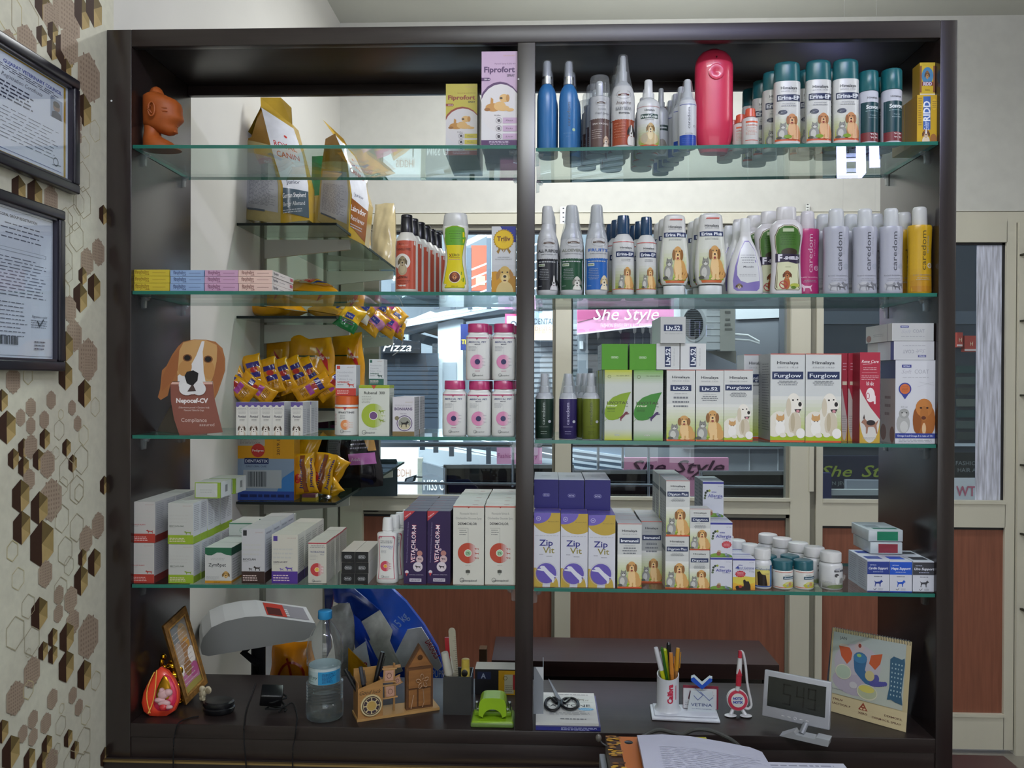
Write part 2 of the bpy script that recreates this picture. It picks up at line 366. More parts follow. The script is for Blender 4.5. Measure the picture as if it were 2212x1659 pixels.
# ---------------- the partition at the back: cream aluminium frames, glass above, brown boards below
def pb(mb,px0,px1,py0,py1,y0,y1,col='#ffffff',mi=0,xref=None,yref=None):
 """a board spanning a rectangle seen at depth y0"""
 ym = (py0+py1)/2; xm = (px0+px1)/2
 x0 = at(px0,ym,y0).x; x1 = at(px1,ym,y0).x
 z1 = at(xm,py0,y0).z; z0 = at(xm,py1,y0).z
 mb.box(x0,x1,y0,y1,z0,z1,col,mi); return x0,x1,z0,z1
XP0 = XLW; XD0 = at(1762,800,YB).x; XD1 = at(2170,800,YB).x
ZH = at(1500,458,YB).z; ZG1 = at(1460,498,YB).z; ZG0 = at(1460,1073,YB).z; ZM0 = at(1460,1112,YB).z; ZFB = .14
XM = [(at(738,800,YB).x,at(786,800,YB).x),(at(1200,800,YB).x,at(1234,800,YB).x),(at(1706,800,YB).x,at(1748,800,YB).x)]
b = MB(); b.box(XLW,XRW,YB,YB+.05,ZH,ZC,'#ffffff'); structure(b.build('wall_back',PANELW))
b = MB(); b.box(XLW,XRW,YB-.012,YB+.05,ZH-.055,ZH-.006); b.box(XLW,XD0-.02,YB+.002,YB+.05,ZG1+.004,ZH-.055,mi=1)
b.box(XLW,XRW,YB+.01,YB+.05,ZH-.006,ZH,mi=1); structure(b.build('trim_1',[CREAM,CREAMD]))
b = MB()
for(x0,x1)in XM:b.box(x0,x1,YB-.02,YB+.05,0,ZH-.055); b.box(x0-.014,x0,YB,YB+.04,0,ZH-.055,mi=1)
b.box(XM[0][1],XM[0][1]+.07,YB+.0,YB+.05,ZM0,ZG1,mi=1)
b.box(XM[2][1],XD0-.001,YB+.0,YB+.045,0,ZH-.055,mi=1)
b.box(XD0-.035,XD0-.015,YB-.03,YB+.03,at(1755,1060,YB).z,at(1755,950,YB).z)
structure(b.build('trim_2',[CREAM,CREAMD]))
for n,(xa,xb)in enumerate(((XM[0][1],XM[1][0]),(XM[1][1],XM[2][0]))):
 w = MB(); w.box(xa,xb,YB-.012,YB+.04,ZG0-.075,ZG0-.006); w.box(xa,xb,YB-.025,YB,ZG0-.014,ZG0,mi=0)
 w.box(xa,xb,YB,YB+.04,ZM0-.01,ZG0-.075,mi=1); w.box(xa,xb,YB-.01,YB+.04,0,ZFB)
 o = w.build('window_%d'%(n+1),[CREAM,CREAMD]); structure(o)
 g = MB(); g.box(xa,xb,YB+.018,YB+.024,ZG0,ZG1); g.build('glass_pane',PANE,o)
 g = MB(); g.box(xa,xb,YB+.012,YB+.03,ZG1-.012,ZG1); g.box(xa,xa+.008,YB+.012,YB+.03,ZG0,ZG1); g.box(xb-.008,xb,YB+.012,YB+.03,ZG0,ZG1); g.build('gasket',BLACKG,o)
 p = MB(); p.box(xa,xb,YB+.012,YB+.03,ZFB,ZM0-.01); p.box(xa,xb,YB+.008,YB+.012,ZM0-.022,ZM0-.01,mi=1); p.build('brown_board',[BROWNP,BLACKG],o)
 # the door
DZ1 = at(2100,480,YB).z; dg1 = at(2100,530,YB).z; dg0 = at(2100,1080,YB).z; dm0 = at(2100,1138,YB).z; db0 = at(2100,1545,YB).z
d = MB(); st = .075
d.box(XD0,XD0+.03,YB-.015,YB+.03,.02,DZ1); d.box(XD1-.002,XD1+.04,YB-.015,YB+.03,.02,DZ1)
d.box(XD0+.03,XD1,YB-.015,YB+.03,dg1+.012,DZ1); d.box(XD0+.03,XD1,YB-.015,YB+.03,dm0,dg0-.008); d.box(XD0+.03,XD1,YB-.015,YB+.03,.02,db0)
d.box(XD0+.03,XD1,YB-.02,YB+.0,dg0-.016,dg0); d.box(XD0+.03,XD1,YB-.02,YB,db0-.002,db0+.012)
do = d.build('door_1',[CREAM]); structure(do)
g = MB(); g.box(XD0+.03,XD1,YB+.005,YB+.011,dg0,dg1+.012); g.build('glass_pane',PANE,do)
g = MB(); g.box(XD1-.014,XD1-.002,YB,YB+.014,dg0,dg1+.012); g.box(XD0+.03,XD1,YB,YB+.014,dg1+.002,dg1+.012); g.build('gasket',BLACKG,do)
g = MB(); g.box(XD0+.03,XD1,YB+.0,YB+.01,db0+.012,dm0); g.box(XD0+.03,XD1,YB-.004,YB,dm0-.012,dm0,mi=1); g.build('brown_board',[BROWNP,BLACKG],do)
STREAK = mat('brushed_paper_strip','#c9ccda',.7,noise=(22,.45,(5,5,.35)))
g = MB(); x0 = at(2109,800,YB).x; g.box(x0,XD1-.014,YB+.0015,YB+.0045,dg0,dg1); o = g.build('paper_strip',STREAK,do)
b = MB(); b.box(XD1+.045,XD1+.10,YB-.03,YB+.05,0,ZH-.055); b.box(XD1+.10,XRW,YB,YB+.05,0,ZH-.055,mi=1); structure(b.build('trim_3',[CREAM,PANELW]))
b = MB()
for(px,py,s_)in((1217,466,1),(1744,452,.6)):
 p = at(px,py,YB-.012); b.box(p.x-.015*s_,p.x+.015*s_,YB-.016,YB-.0121,p.z-.045*s_,p.z+.04*s_,'#b9bab4')
 for i in range(4):b.box(p.x-.004,p.x+.004,YB-.018,YB-.016,p.z-.03*s_+i*.02*s_,p.z-.025*s_+i*.02*s_,'#3a3a3a')
structure(b.build('trim_4',METAL))
# slotted wall brackets at the far right
b = MB()
for py in(548,690,850,1000,1148,1310):
 p = at(2200,py,YB-.02); b.box(p.x,p.x+.25,YB-.10,YB-.085,p.z-.006,p.z+.004,'#3c3a30' if py!=690 else '#3f6a4c')
 b.box(p.x,p.x+.012,YB-.10,YB,p.z-.012,p.z-.004,'#3c3a30')
tag(b.build('wall_shelf_brackets',MATT),'thin dark shelf brackets on the wall right of the door','shelf bracket')
# ================================================================ THE DISPLAY CABINET
XLO,XRO,XLI,XRI = -.9427,.8602,-.8885,.8250
XPL,XPR = -.0552,-.0172
ZTO,ZTI,ZHB,ZB = zrel(.7516),zrel(.7150),zrel(.7142),zrel(-.748)
D = .302; SK = .006
cab = thing('display_cabinet','dark brown laminate display cabinet with open front and centre post, on the counter','cabinet',(0,0,0))
def panel(name,x0,x1,y0,y1,z0,z1,m=WOOD,r=.0012,parent=cab):
 b = MB(); b.bbox(x0,x1,y0,y1,z0,z1,r); return b.build(name,m,parent)
ZBO = ZB-.075
panel('side_panel',XLO,XLI,0,D,ZBO,ZTO); panel('side_panel',XRI,XRO,0,D,ZBO,ZTO)
panel('centre_post',XPL,XPR,0,.03,ZB,ZTI)
panel('centre_post',XPL+.006,XPR-.006,D-.04,D,ZB,zrel(.60))
panel('top_rail',XLI,XRI,0,.02,ZTI,ZTO,WOODH); panel('top_board',XLI,XRI,.02,D,ZTO-.02,ZTO,WOODH)
zhl = at(760,208.5,D).z; zhr = at(1530,199,D).z
for(x0,x1,z)in((XLI,XPL+.02,zhl),(XPL+.02,XRI,zhr)):panel('header_board',x0,x1,D-.018,D,z,ZTO-.02,WOODH)
panel('base_board',XLI,XRI,0,D,ZB-.03,ZB,WOODH); panel('base_rail',XLI,XRI,0.002,.02,ZBO,ZB-.03,WOODH)
panel('base_back',XLI,XRI,D-.02,D,ZBO,ZB-.03,WOODH)
b = MB(); p = at(241,218,0); b.ell((p.x,-.0005,p.z),(.0022,.001,.0022),'#d8d8d8'); p = at(1120,171,0); b.ell((p.x,-.0005,p.z),(.0018,.001,.0018),'#d8d8d8'); b.build('screw_cap',PLAS,cab)
# glass shelves: top edge of the front read off at both ends
GT = .0075; GD = .285
SHPX = {'1L':(282,313,1117,313.7),'1R':(1158,319.6,2028,305),'2L':(282,628,1117,631),'2R':(1158,637.5,2028,633),'3L':(282,939.8,1117,944.5),'3R':(1156,950,2025,960),'4L':(282,1262,1117,1265.5),'4R':(1156,1269.5,2023,1282.6)}
SH = {}
for k,(a,ya,c,yc)in SHPX.items():
 p,q = at(a,ya,0.004),at(c,yc,0.004); SH[k] = (p.x,p.z,q.x,q.z)
SH['BL'] = (XLI,ZB,XPL,ZB); SH['BR'] = (XPR,ZB,XRI,ZB)
def shz(k,x):
 a,za,c,zc = SH[k]; return za+(zc-za)*(x-a)/(c-a)
NUM = ['top','second','third','lowest']
for k in('1L','2L','3L','4L','1R','2R','3R','4R'):
 x0,x1 = (XLI+.0012,XPL-.0015)if k[1]=='L' else(XPR+.0015,XRI-.0012)
 z0,z1 = shz(k,x0),shz(k,x1)
 vs = [(x0,.004,z0-GT),(x1,.004,z1-GT),(x1,GD,z1-GT),(x0,GD,z0-GT),(x0,.004,z0),(x1,.004,z1),(x1,GD,z1),(x0,GD,z0)]
 b = MB(); b.add(vs,[(3,2,1,0),(4,5,6,7)],mi=0); b.add(vs,[(0,1,5,4),(1,2,6,5),(2,3,7,6),(3,0,4,7)],mi=1)
 o = b.build('glass_shelf',[GLASS,GEDGE])
 tag(o,'%s clear glass shelf with green edge in the %s half of the cabinet'%(NUM[int(k[0])-1],'left' if k[1]=='L' else 'right'),'shelf','glass shelves of the display cabinet')
 # clear clips that carry the shelf
 for(x,s_)in((x0-.0012,1),(x1+.0012,-1)):
  if s_==-1 and k[1]=='L':x = x1+.0012
  for y in(.045,.245):
   if(k[1]=='L' and s_==-1)or(k[1]=='R' and s_==1):
    if y>.2:y = .262
    else:y = .012
   z = shz(k,x)-GT; c = MB()
   c.prism([(x,z-.001),(x+s_*.018,z-.001),(x+s_*.018,z-.004),(x+s_*.009,z-.008),(x+s_*.008,z-.026),(x,z-.028)][::s_],y,y+.009,'#dfe4e8')
   c.ell((x+s_*.011,y+.004,z-.006),(.006,.007,.005),'#c8ccd4')
   c.build('shelf_clip',CLEAR,cab)
   # ---------------- the counter below with its brass line
BRASS = mat('brass_strip','#a98f5e',.35,metal=.8)
ct = thing('counter','dark brown counter with a thin brass line under the cabinet','counter')
ZK = ZBO
panel('worktop',XLW+.002,XRO+.002,-.012,.325,ZK-.045,ZK-.004,WOODH,parent=ct)
b = MB(); b.box(XLW+.002,XRO-.004,-.014,-.006,ZK-.004,ZK); b.build('brass_strip',BRASS,ct)
b = MB(); b.box(XLW+.002,XRO-.004,-.006,.32,ZK-.004,ZK,'#2b2322'); b.build('packing',MATT,ct)
panel('drawer_front',XLW+.004,XRO,-.004,.02,.05,ZK-.048,WOOD,parent=ct)
panel('side_panel',XLW+.004,XLW+.03,.02,.32,0,ZK-.048,WOOD,parent=ct); panel('side_panel',XRO-.03,XRO,.02,.32,0,ZK-.048,WOOD,parent=ct)
panel('plinth',XLW+.01,XRO-.01,.03,.31,0,.05,WOOD,parent=ct)
# ================================================================ THE CORRIDOR OUTSIDE THE GLASS
def oprism(mb,pts,Y,th,col,mi=0):
 q = [at(x,y,Y)for x,y in pts]
 q2 = [(p.x,p.z)for p in q]
 ar = sum(q2[i][0]*q2[(i+1)%len(q2)][1]-q2[(i+1)%len(q2)][0]*q2[i][1]for i in range(len(q2)))
 if ar<0:q2 = q2[::-1]
 mb.prism(q2,Y,Y+th,col,mi)
def orect(mb,x0,x1,y0,y1,Y,th,col,mi=0):oprism(mb,[(x0,y0),(x1,y0),(x1,y1),(x0,y1)],Y,th,col,mi)
def otext(mb,t,x,y,h,w,col,Y,bold=0,shear=0,mi=0,flat=1):
 """lettering centred on a pixel, standing proud of a board at depth Y"""
 p = at(x,y,Y); s_ = (Y+1.75)/F
 A = Art(w*s_,h*s_*1.6); A.text(t,.5,.5,1/1.6,col,w=1,bold=bold,shear=shear)
 A.onto(mb,lambda X,Z,off:(p.x+X,Y-.004-off,p.z-A.H/2+Z),mi=mi,clip=False)
OWALL = mat('corridor_render',None,.8,noise=(3,.06,(1,1,1)))
OEM = mat('glowing_sign_and_rail',None,.5,emit=.9)
STEEL = mat('stainless_steel','#b9bdc2',.25,metal=.9)
def single(mb,name,mats,label,cat,group=None,kind=None,**k):return tag(mb.build(name,mats,**k),label,cat,group,kind)
b = MB()
orect(b,600,2600,-900,2500,7.6,.1,'#aeb6bf'); structure(b.build('wall_outside',OWALL))
b = MB(); b.box(-9,9,YB+.2,7.7,-.06,-.005,'#7c8088'); structure(b.build('floor_outside',OWALL))
# staircase slabs
b = MB(); oprism(b,[(780,742),(780,712),(960,672),(1260,636),(1260,652),(985,688),(870,720)],5.6,.5,'#c2c9cf'); oprism(b,[(822,700),(1260,618),(1260,636),(870,707),(822,716)],5.5,.3,'#a4acb4')
structure(b.build('slab_1',OWALL))
b = MB(); oprism(b,[(930,672),(1250,790),(1250,815),(860,700)],6.0,.4,'#c9ced2'); oprism(b,[(850,705),(1250,815),(1250,830),(830,720)],5.95,.4,'#9ba2a9'); structure(b.build('slab_2',OWALL))
b = MB(); oprism(b,[(780,962),(870,962),(1260,1012),(1260,1040),(930,1005),(780,966)],5.2,.5,'#b2b9c0'); structure(b.build('slab_3',OWALL))
# handrails with posts
def rails(label,lines,posts,Y,r,group=None):
 t = thing('stair_railing',label,'railing',(0,0,0))
 for k,(x0,y0,x1,y1,rr)in enumerate(lines):
  m = MB(); m.tube([at(x0,y0,Y),at(x1,y1,Y)],rr*(Y+1.75)/F,'#eef3f8',8); m.build('rail',OWALL if rr<4 else OEM,t)  # the thick handrail is given a glow to look brightly lit
 for(x,y0,y1)in posts:
  m = MB(); orect(m,x-5,x+5,y0,y1,Y-.03,.03,'#3b414a'); m.build('post',MATT,t)
L1 = [(848,603,1110,476,5.5)]
for k in range(1,8):
 ya,yb2 = 658+k*19,492+k*19; xs = max(780,780+(642-ya)/((yb2-ya)/420.0)); L1.append((xs,ya+(yb2-ya)*(xs-780)/420.0,1200,yb2,1.9))
rails('stair railing with thick white handrail and five thin bars, climbing right',L1,[(963,560,640),(1013,535,640),(1056,514,640),(850,612,640)],5.3,3)
rails('white bars of the lower stair flight, just under the second left shelf',[(905,690,1215,640,1.8),(1010,668,1215,630,1.8)],[(943,655,667),(978,645,667),(1015,636,667),(1056,630,667)],5.1,2)
rails('dark posted railing descending right below the third left shelf',[(870,945,1240,1018,1.8),(930,930,1240,992,1.8),(900,925,1240,975,1.6)],[(912,945,972),(941,950,978),(975,955,986),(1013,955,997),(1055,958,1008)],4.9,2)
b = MB(); orect(b,885,950,545,640,6.6,.05,'#333b47'); single(b,'shop_shutter',MATT,'dark closed shop front behind the stairs, left of the white bottle','shutter')
b = MB(); orect(b,1018,1052,530,628,6.5,.04,'#c9654e'); orect(b,1052,1100,500,600,6.5,.04,'#e4ecf5'); orect(b,1028,1048,596,616,6.49,.01,'#cdbb93')
single(b,'wall_poster',OWALL,'red and white poster behind the stair bars, right of the yellow-green bottle','poster')
b = MB(); orect(b,826,846,502,545,6.4,.04,'#9fb0bd'); otext(b,'Pharm',836,520,8,16,'#5b6b7c',6.4); single(b,'hanging_sign',OWALL,'pale blue grey sign behind the orange labelled bottle','sign')
# pizza shop
b = MB(); oprism(b,[(815,704),(868,704),(870,735),(908,737),(908,763),(815,763)],5.4,.05,'#15171d')
otext(b,'italy',850,722,13,46,'#c8ccd2',5.4,shear=.35); otext(b,'Pizza',858,749,20,62,'#e3e5e8',5.4,shear=.3); single(b,'shop_sign',MATT,'black hanging sign with white script reading Pizza','sign')
b = MB(); orect(b,815,946,763,960,5.5,.06,'#343b45')
for k in range(12):orect(b,815,946,790+k*10,791+k*10,5.495,.005,'#2b313a')
single(b,'shop_shutter',mat('dark_shopfront',None,.3),'dark roller shutter under the black script sign','shutter')
b = MB(); orect(b,946,1000,690,960,5.6,.3,'#c3cad0'); orect(b,956,986,783,850,5.59,.01,'#8e959c'); orect(b,934,945,742,763,5.58,.02,'#23272d'); orect(b,1000,1120,700,960,5.75,.05,'#8f98a1'); structure(b.build('pillar_1',OWALL))
b = MB(); orect(b,995,1016,700,756,5.3,.05,'#1d2a66'); otext(b,'TH',1004,738,10,14,'#e2c936',5.3,bold=.03); single(b,'hanging_sign',OWALL,'narrow navy sign with yellow letters TH above the white jars','sign')
b = MB(); orect(b,1091,1140,678,716,5.1,.05,'#c0456c'); orect(b,1095,1136,683,712,5.09,.01,'#dfe6ee'); otext(b,'OR',1115,700,16,26,'#3a4150',5.09); single(b,'hanging_sign',OWALL,'white sign in a pink frame behind the centre post','sign')
b = MB(); oprism(b,[(1076,642),(1117,640),(1172,640),(1172,668),(1076,668)],4.6,.03,'#e4a8cc'); otext(b,'Style',1115,660,12,50,'#cf6da6',4.6,shear=.3)
single(b,'hanging_sign',OWALL,'upper small pink script board behind the centre post','sign')
b = MB(); orect(b,1073,1171,962,1009,4.4,.03,'#e7a3c2'); otext(b,'Fashion Jewellery',1118,984,10,86,'#b0588a',4.4); otext(b,'nics',1162,1002,7,14,'#b0588a',4.4)
single(b,'hanging_sign',OWALL,'lower pink fashion jewellery board behind the centre post','sign')
# lit shops low left
b = MB(); orect(b,800,902,968,1100,5.0,.06,'#f4f7fa',mi=1); otext(b,'SIDDHI',868,1021,17,40,'#d59a76',5.0,mi=0)
single(b,'lit_sign',[OWALL,OEM],'bright white lit sign with faint orange capitals, low behind the glass','sign')
b = MB(); orect(b,902,912,990,1080,4.95,.06,'#d3d3c2'); oprism(b,[(912,998),(962,1012),(962,1080),(912,1080)],4.9,.05,'#8f979f'); otext(b,'MISS O',938,1047,24,46,'#f4f6f8',4.9,mi=1)
single(b,'shop_sign',[OWALL,OEM],'grey shop sign with white lit letters MISS O','sign')
b = MB(); oprism(b,[(875,1034),(898,1027),(895,1040),(873,1043)],3.6,.05,'#2a2d31'); oprism(b,[(879,1035),(894,1030),(891,1039),(877,1041)],3.59,.01,'#a9b2bb'); oprism(b,[(896,1029),(912,1030),(912,1032),(896,1032)],3.6,.02,'#33373c')
b.tube([at(885,1035,3.655),at(885,1035,4.97)],.006,'#33373c')
single(b,'flood_light',OWALL,'small black framed flood light on an arm outside','flood light')
# balcony balustrade just outside the windows
t = thing('balustrade','steel balustrade with dark glass panels outside both windows','balustrade')
Yb = 2.9
for(x0,x1,y0,y1)in((958,1240,1007,1085),(1236,1414,1019,1085),(1512,1740,1021,1085)):
 m = MB(); orect(m,x0+6,x1-2,y0+5,y1,Yb,.012,'#1b1d24'); m.build('dark_panel',mat('dark_glass_panel',None,.15),t)
 m = MB(); orect(m,x0,x1,y0-3,y0+5,Yb-.02,.04,'#a7aab0'); orect(m,x0,x0+6,y0,y1,Yb-.02,.04,'#8d9198'); m.build('steel_frame',METAL,t)
for(x0,y0,x1,y1,r)in((820,1043,1420,1048,3.2),(1510,1050,1740,1052,3.2),(800,960,1730,962,6)):
 m = MB(); m.tube([at(x0,y0,Yb-.05),at(x1,y1,Yb-.05)],r*(Yb+1.7)/F,'#8f9399',10); m.build('rail',METAL,t)
for(x,y0,y1)in((1108,962,1052),(1401,962,1072),(1697,968,1076),(1292,966,1014),(1345,966,1012),(962,1010,1900),(1238,1010,1900),(1414,1020,1900),(1514,1020,1900),(1738,1020,1900)):
 m = MB(); m.tube([at(x,y0,Yb-.04),at(x,y1,Yb-.04)],3.0*(Yb+1.7)/F,'#9a9ea5',10); m.build('post',METAL,t)
 # right window
b = MB(); orect(b,1150,1212,672,735,5.0,.1,'#b4c2cf'); orect(b,1150,1198,702,735,4.99,.01,'#f0cdb0',mi=1); otext(b,'DENTAL',1176,694,13,44,'#2f3c52',4.98); otext(b,'DENTAL',1176,710,9,40,'#b3a096',4.98)
single(b,'shop_sign',[OWALL,OEM],'dental clinic sign with a peach lit lower half','sign')
def shutter(x0,x1,y0,y1,Y,col,col2,label,pitch=10,slant=0):
 m = MB(); orect(m,x0,x1,y0,y1,Y,.05,col); y = y0+pitch
 while y<y1-2:oprism(m,[(x0,y),(x1,y+slant),(x1,y+slant+1.4),(x0,y+1.4)],Y-.006,.006,col2); y+=pitch
 return single(m,'roller_shutter',OWALL,label,'shutter')
shutter(1150,1204,737,960,5.1,'#a3a6ac','#6f7279','pale grey roller shutter below the dental sign',11)
shutter(1236,1250,700,960,5.2,'#a9adb3','#777a82','narrow strip of pale shutter beside the cream mullion',11)
b = MB(); orect(b,1250,1270,610,960,4.9,.4,'#7d8289'); orect(b,1252,1260,737,754,4.89,.01,'#dfe2e6'); structure(b.build('pillar_2',OWALL))
shutter(1268,1450,706,960,5.3,'#62666e','#4a4e56','dark grey roller shutter under the pink boutique sign',12,-2)
b = MB(); oprism(b,[(1247,640),(1462,640),(1462,697),(1247,723)],4.8,.06,'#d98db4'); oprism(b,[(1247,655),(1330,655),(1310,680),(1247,696)],4.795,.005,'#b2537f'); oprism(b,[(1247,720),(1462,695),(1462,698),(1247,723)],4.79,.01,'#e9dfe4')
otext(b,'She Style',1352,677,28,140,'#f3eef4',4.79,shear=.3); otext(b,'FASHION JEWELLERY & ACCESSORIES',1352,703,9,108,'#f0dbe8',4.79)
single(b,'shop_sign',OWALL,'large pink boutique sign with white script above the shutter','sign')
b = MB(); oprism(b,[(1236,610),(1480,610),(1480,655),(1236,655)],5.0,.1,'#9aa4ae')
for k in range(4):oprism(b,[(1236,662-k*14),(1480,632-k*14),(1480,633.5-k*14),(1236,663.5-k*14)],4.995,.005,'#5e6770')
structure(b.build('wall_cladding',OWALL))
b = MB(); orect(b,1476,1745,600,970,5.0,.2,'#74777d'); oprism(b,[(1590,660),(1683,660),(1683,686),(1590,690)],4.98,.02,'#c5c9cc'); orect(b,1684,1712,600,970,4.97,.03,'#5d6066'); structure(b.build('pillar_3',OWALL))
t = thing('air_conditioner','white outdoor air conditioner unit with round black grille on the grey wall','air conditioner')
m = MB(); orect(m,1470,1560,640,755,4.2,.3,'#c9cbca'); orect(m,1556,1588,640,758,4.19,.32,'#a5a399')
for k in range(6):orect(m,1527,1556,668+k*14,669+k*14,4.195,.005,'#a9abaa')
for(x,y,w,h)in((1572,690,5,4),(1572,701,6,5),(1574,711,8,4),(1572,674,6,5)):orect(m,x-w,x+w,y-h/2,y+h/2,4.185,.006,'#6b6a63')
m.build('casing',OWALL,t)
m = MB(); oprism(m,[(1500+26*math.cos(a/16*math.pi),700+38*math.sin(a/16*math.pi))for a in range(32)],4.185,.015,'#b9bbba'); oprism(m,[(1497+22*math.cos(a/16*math.pi),700+33*math.sin(a/16*math.pi))for a in range(32)],4.18,.006,'#2d2f33')
for k in range(15):
 y = 670+k*4; w = 22*math.sqrt(max(0,1-((y-700)/33)**2)); orect(m,1497-w,1497+w,y,y+1,4.175,.005,'#7b7e82')
m.build('fan_grille',MATT,t)
m = MB(); m.tube([at(1586,722,4.2),at(1615,724,4.2),at(1640,738,4.2)],.008,'#d8d9d6'); m.build('pipe',OWALL,t)
m = MB(); m.tube([at(1586,733,4.2),at(1618,735,4.2),at(1640,742,4.2)],.008,'#d8d9d6'); m.build('pipe',OWALL,t)
m = MB(); oprism(m,[(1525,758),(1590,758),(1590,785)],4.3,.03,'#8d8a7f'); m.build('bracket',OWALL,t)
b = MB(); orect(b,1236,1350,966,1015,4.9,.1,'#7b8c9e')
for k in range(5):oprism(b,[(1236,970+k*12),(1350,985+k*12),(1350,990+k*12),(1236,975+k*12)],4.88,.02,'#c9d3dc')
single(b,'louvre_screen',OWALL,'blue grey slanted louvres left of the pink script board','louvres')
b = MB(); orect(b,1350,1745,966,1100,5.05,.1,'#8a8e92')
for x in(1490,1618,1680):orect(b,x,x+2,966,1100,5.04,.01,'#b9bcbe')
structure(b.build('wall_concrete',OWALL))
b = MB(); orect(b,1347,1574,989,1042,3.4,.03,'#f0a3c5'); oprism(b,[(1440,1042),(1512,1042),(1512,1072),(1440,1072)],3.4,.03,'#eba0c0')
otext(b,'She',1399,1007,27,78,'#4d2440',3.4,bold=.01,shear=.35); otext(b,'Style',1510,1007,28,108,'#4d2440',3.4,bold=.01,shear=.35); otext(b,'Accessories',1500,1031,10,60,'#8a5573',3.4)
for x in(1360,1560):orect(b,x-1.5,x+1.5,1040,1740,3.41,.02,'#5a5d62')
single(b,'shop_sign',mat('bright_vinyl',None,.5),'bright pink board with dark purple script just above the balustrade','sign')
# dark shop seen through the door
b = MB(); orect(b,1758,2210,480,1120,4.3,.1,'#3d434b'); orect(b,1758,2110,672,700,4.29,.01,'#565d66'); orect(b,1758,2110,958,964,4.27,.02,'#c3c8cc')
for k in range(7):
 orect(b,2068,2110,790+k*24,806+k*24,4.28,.02,['#2c4644','#47524f','#39403d','#5a5f58'][k%4])
structure(b.build('wall_dark_shop',MATT))
b = MB(); orect(b,1766,2000,985,1056,4.1,.04,'#20263c'); otext(b,'She',1806,1017,24,66,'#8d9b3c',4.1,shear=.3,bold=.01); otext(b,'Style',1908,1017,26,92,'#8d9b3c',4.1,shear=.3,bold=.01); otext(b,'FASHION JEWELLERY & ACCESSORIES',1858,1044,8,200,'#8f9794',4.1)
single(b,'shop_sign',MATT,'navy sign with olive green script seen through the door','sign')
b = MB(); orect(b,1766,2000,1058,1070,4.0,.05,'#a3a8a6'); orect(b,1766,1796,1022,1080,3.98,.05,'#252a55'); single(b,'shop_ledge',MATT,'grey ledge with a navy box below the olive script sign','ledge')
b = MB(); orect(b,2060,2112,978,1032,4.1,.04,'#1d2020'); otext(b,'FASHIO',2086,1000,9,42,'#85888a',4.1); otext(b,'HAIR A',2088,1015,9,38,'#85888a',4.1); single(b,'shop_sign',MATT,'black sign with grey capitals right of the cabinet','sign')
b = MB(); orect(b,2060,2112,1032,1090,4.1,.04,'#dcd8d6'); otext(b,'WT',2086,1060,22,40,'#c9657a',4.1,bold=.04); single(b,'shop_sign',OWALL,'white board with large faded pink letters right of the cabinet','sign')
for k,(x0,x1,y0,y1)in enumerate(((2068,2080,718,750),(2084,2112,725,760))):
 b = MB(); orect(b,x0,x1,y0,y1,4.15,.05,'#b2453a'); orect(b,x0+1,x1-1,y1-6,y1-2,4.14,.01,'#e3c9c0'); otext(b,'H',(x0+x1)/2,(y0+y1)/2,9,6,'#f0d9b0',4.14)
 single(b,'shop_carton',MATT,['narrow red carton on the shop shelf beside the cabinet edge','wider red carton with pale letters on the dark shop shelf'][k],'carton')
 # hidden mounting blocks that carry the signs and shutters
vb = MB(); bpy.context.view_layer.update()
for ob in[x for x in bpy.data.objects if x.parent is None and x.type=='MESH' and x.get('category')and x.name.split('.')[0]in('hanging_sign','shop_sign','lit_sign','shop_shutter','roller_shutter','shop_ledge','shop_carton','louvre_screen','wall_poster')]:
 c = [v.co for v in ob.data.vertices]; x0,x1 = min(v.x for v in c),max(v.x for v in c); z0,z1 = min(v.z for v in c),max(v.z for v in c); y1 = max(v.y for v in c)
 dx,dz = (x1-x0)*.3,(z1-z0)*.3
 lim = (7.6 if y1>5.5 or y1<5.2 else 5.5)if x0<-.3 else(4.3 if x0>1.2 and y1<4.3 else(0 if y1<3.5 or 4.98<y1 else 5.0))
 if lim<5.6 and x0<0 and ob.name.startswith('hanging'):lim = 5.6
 if lim>y1+.05:vb.box(x0+dx,x1-dx,y1,lim,z0+dz,z1-dz,'#8a9098')
for(px,Yq)in((1572,4.5),):p = at(px,700,4.5); vb.box(p.x-.08,p.x+.02,4.5,5.0,p.z-.1,p.z+.1,'#74777d')
structure(vb.build('wall_mount_blocks',OWALL))
# lit letters hanging in the inner room behind the shampoo row, seen only as a mirror image under the top glass shelf
t = thing('lit_letters','bluish white glowing letters behind the shampoo row, mirrored in the top glass shelf','lit sign')
LET = mat('led_letter','#c4c6ff',.4,emit=5)
YL = .80
def glyph(polys):
 m = MB()
 for pts in polys:m.prism(pts,YL,YL+.015,'#ffffff')
 for pts in polys:m.prism(pts,YL+.0152,YL+.03,'#3a3a44',1)
 m.build('letter',[LET,MATT],t)
lx = at(1812,590,YL).x; lz = EYE+.268; lw,lh,ls = .083,.103,.024
glyph([[(lx,lz),(lx+ls,lz),(lx+ls,lz+lh),(lx,lz+lh)],[(lx+ls,lz+lh-.014),(lx+lw-.012,lz+lh-.014),(lx+lw-.012,lz+lh),(lx+ls,lz+lh)],[(lx+lw-ls,lz),(lx+lw,lz),(lx+lw,lz+lh-.014),(lx+lw-.012,lz+lh),(lx+lw-ls,lz+lh)],[(lx+ls,lz+.043),(lx+lw-ls,lz+.043),(lx+lw-ls,lz+.050),(lx+ls,lz+.050)]])
rx = lx+lw+.016
glyph([[(rx,lz),(rx+.024,lz),(rx+.024,lz+.07),(rx,lz+.07)],[(rx+.024,lz+.050),(rx+.042,lz+.052),(rx+.042,lz+.070),(rx+.024,lz+.070)]])
m = MB()
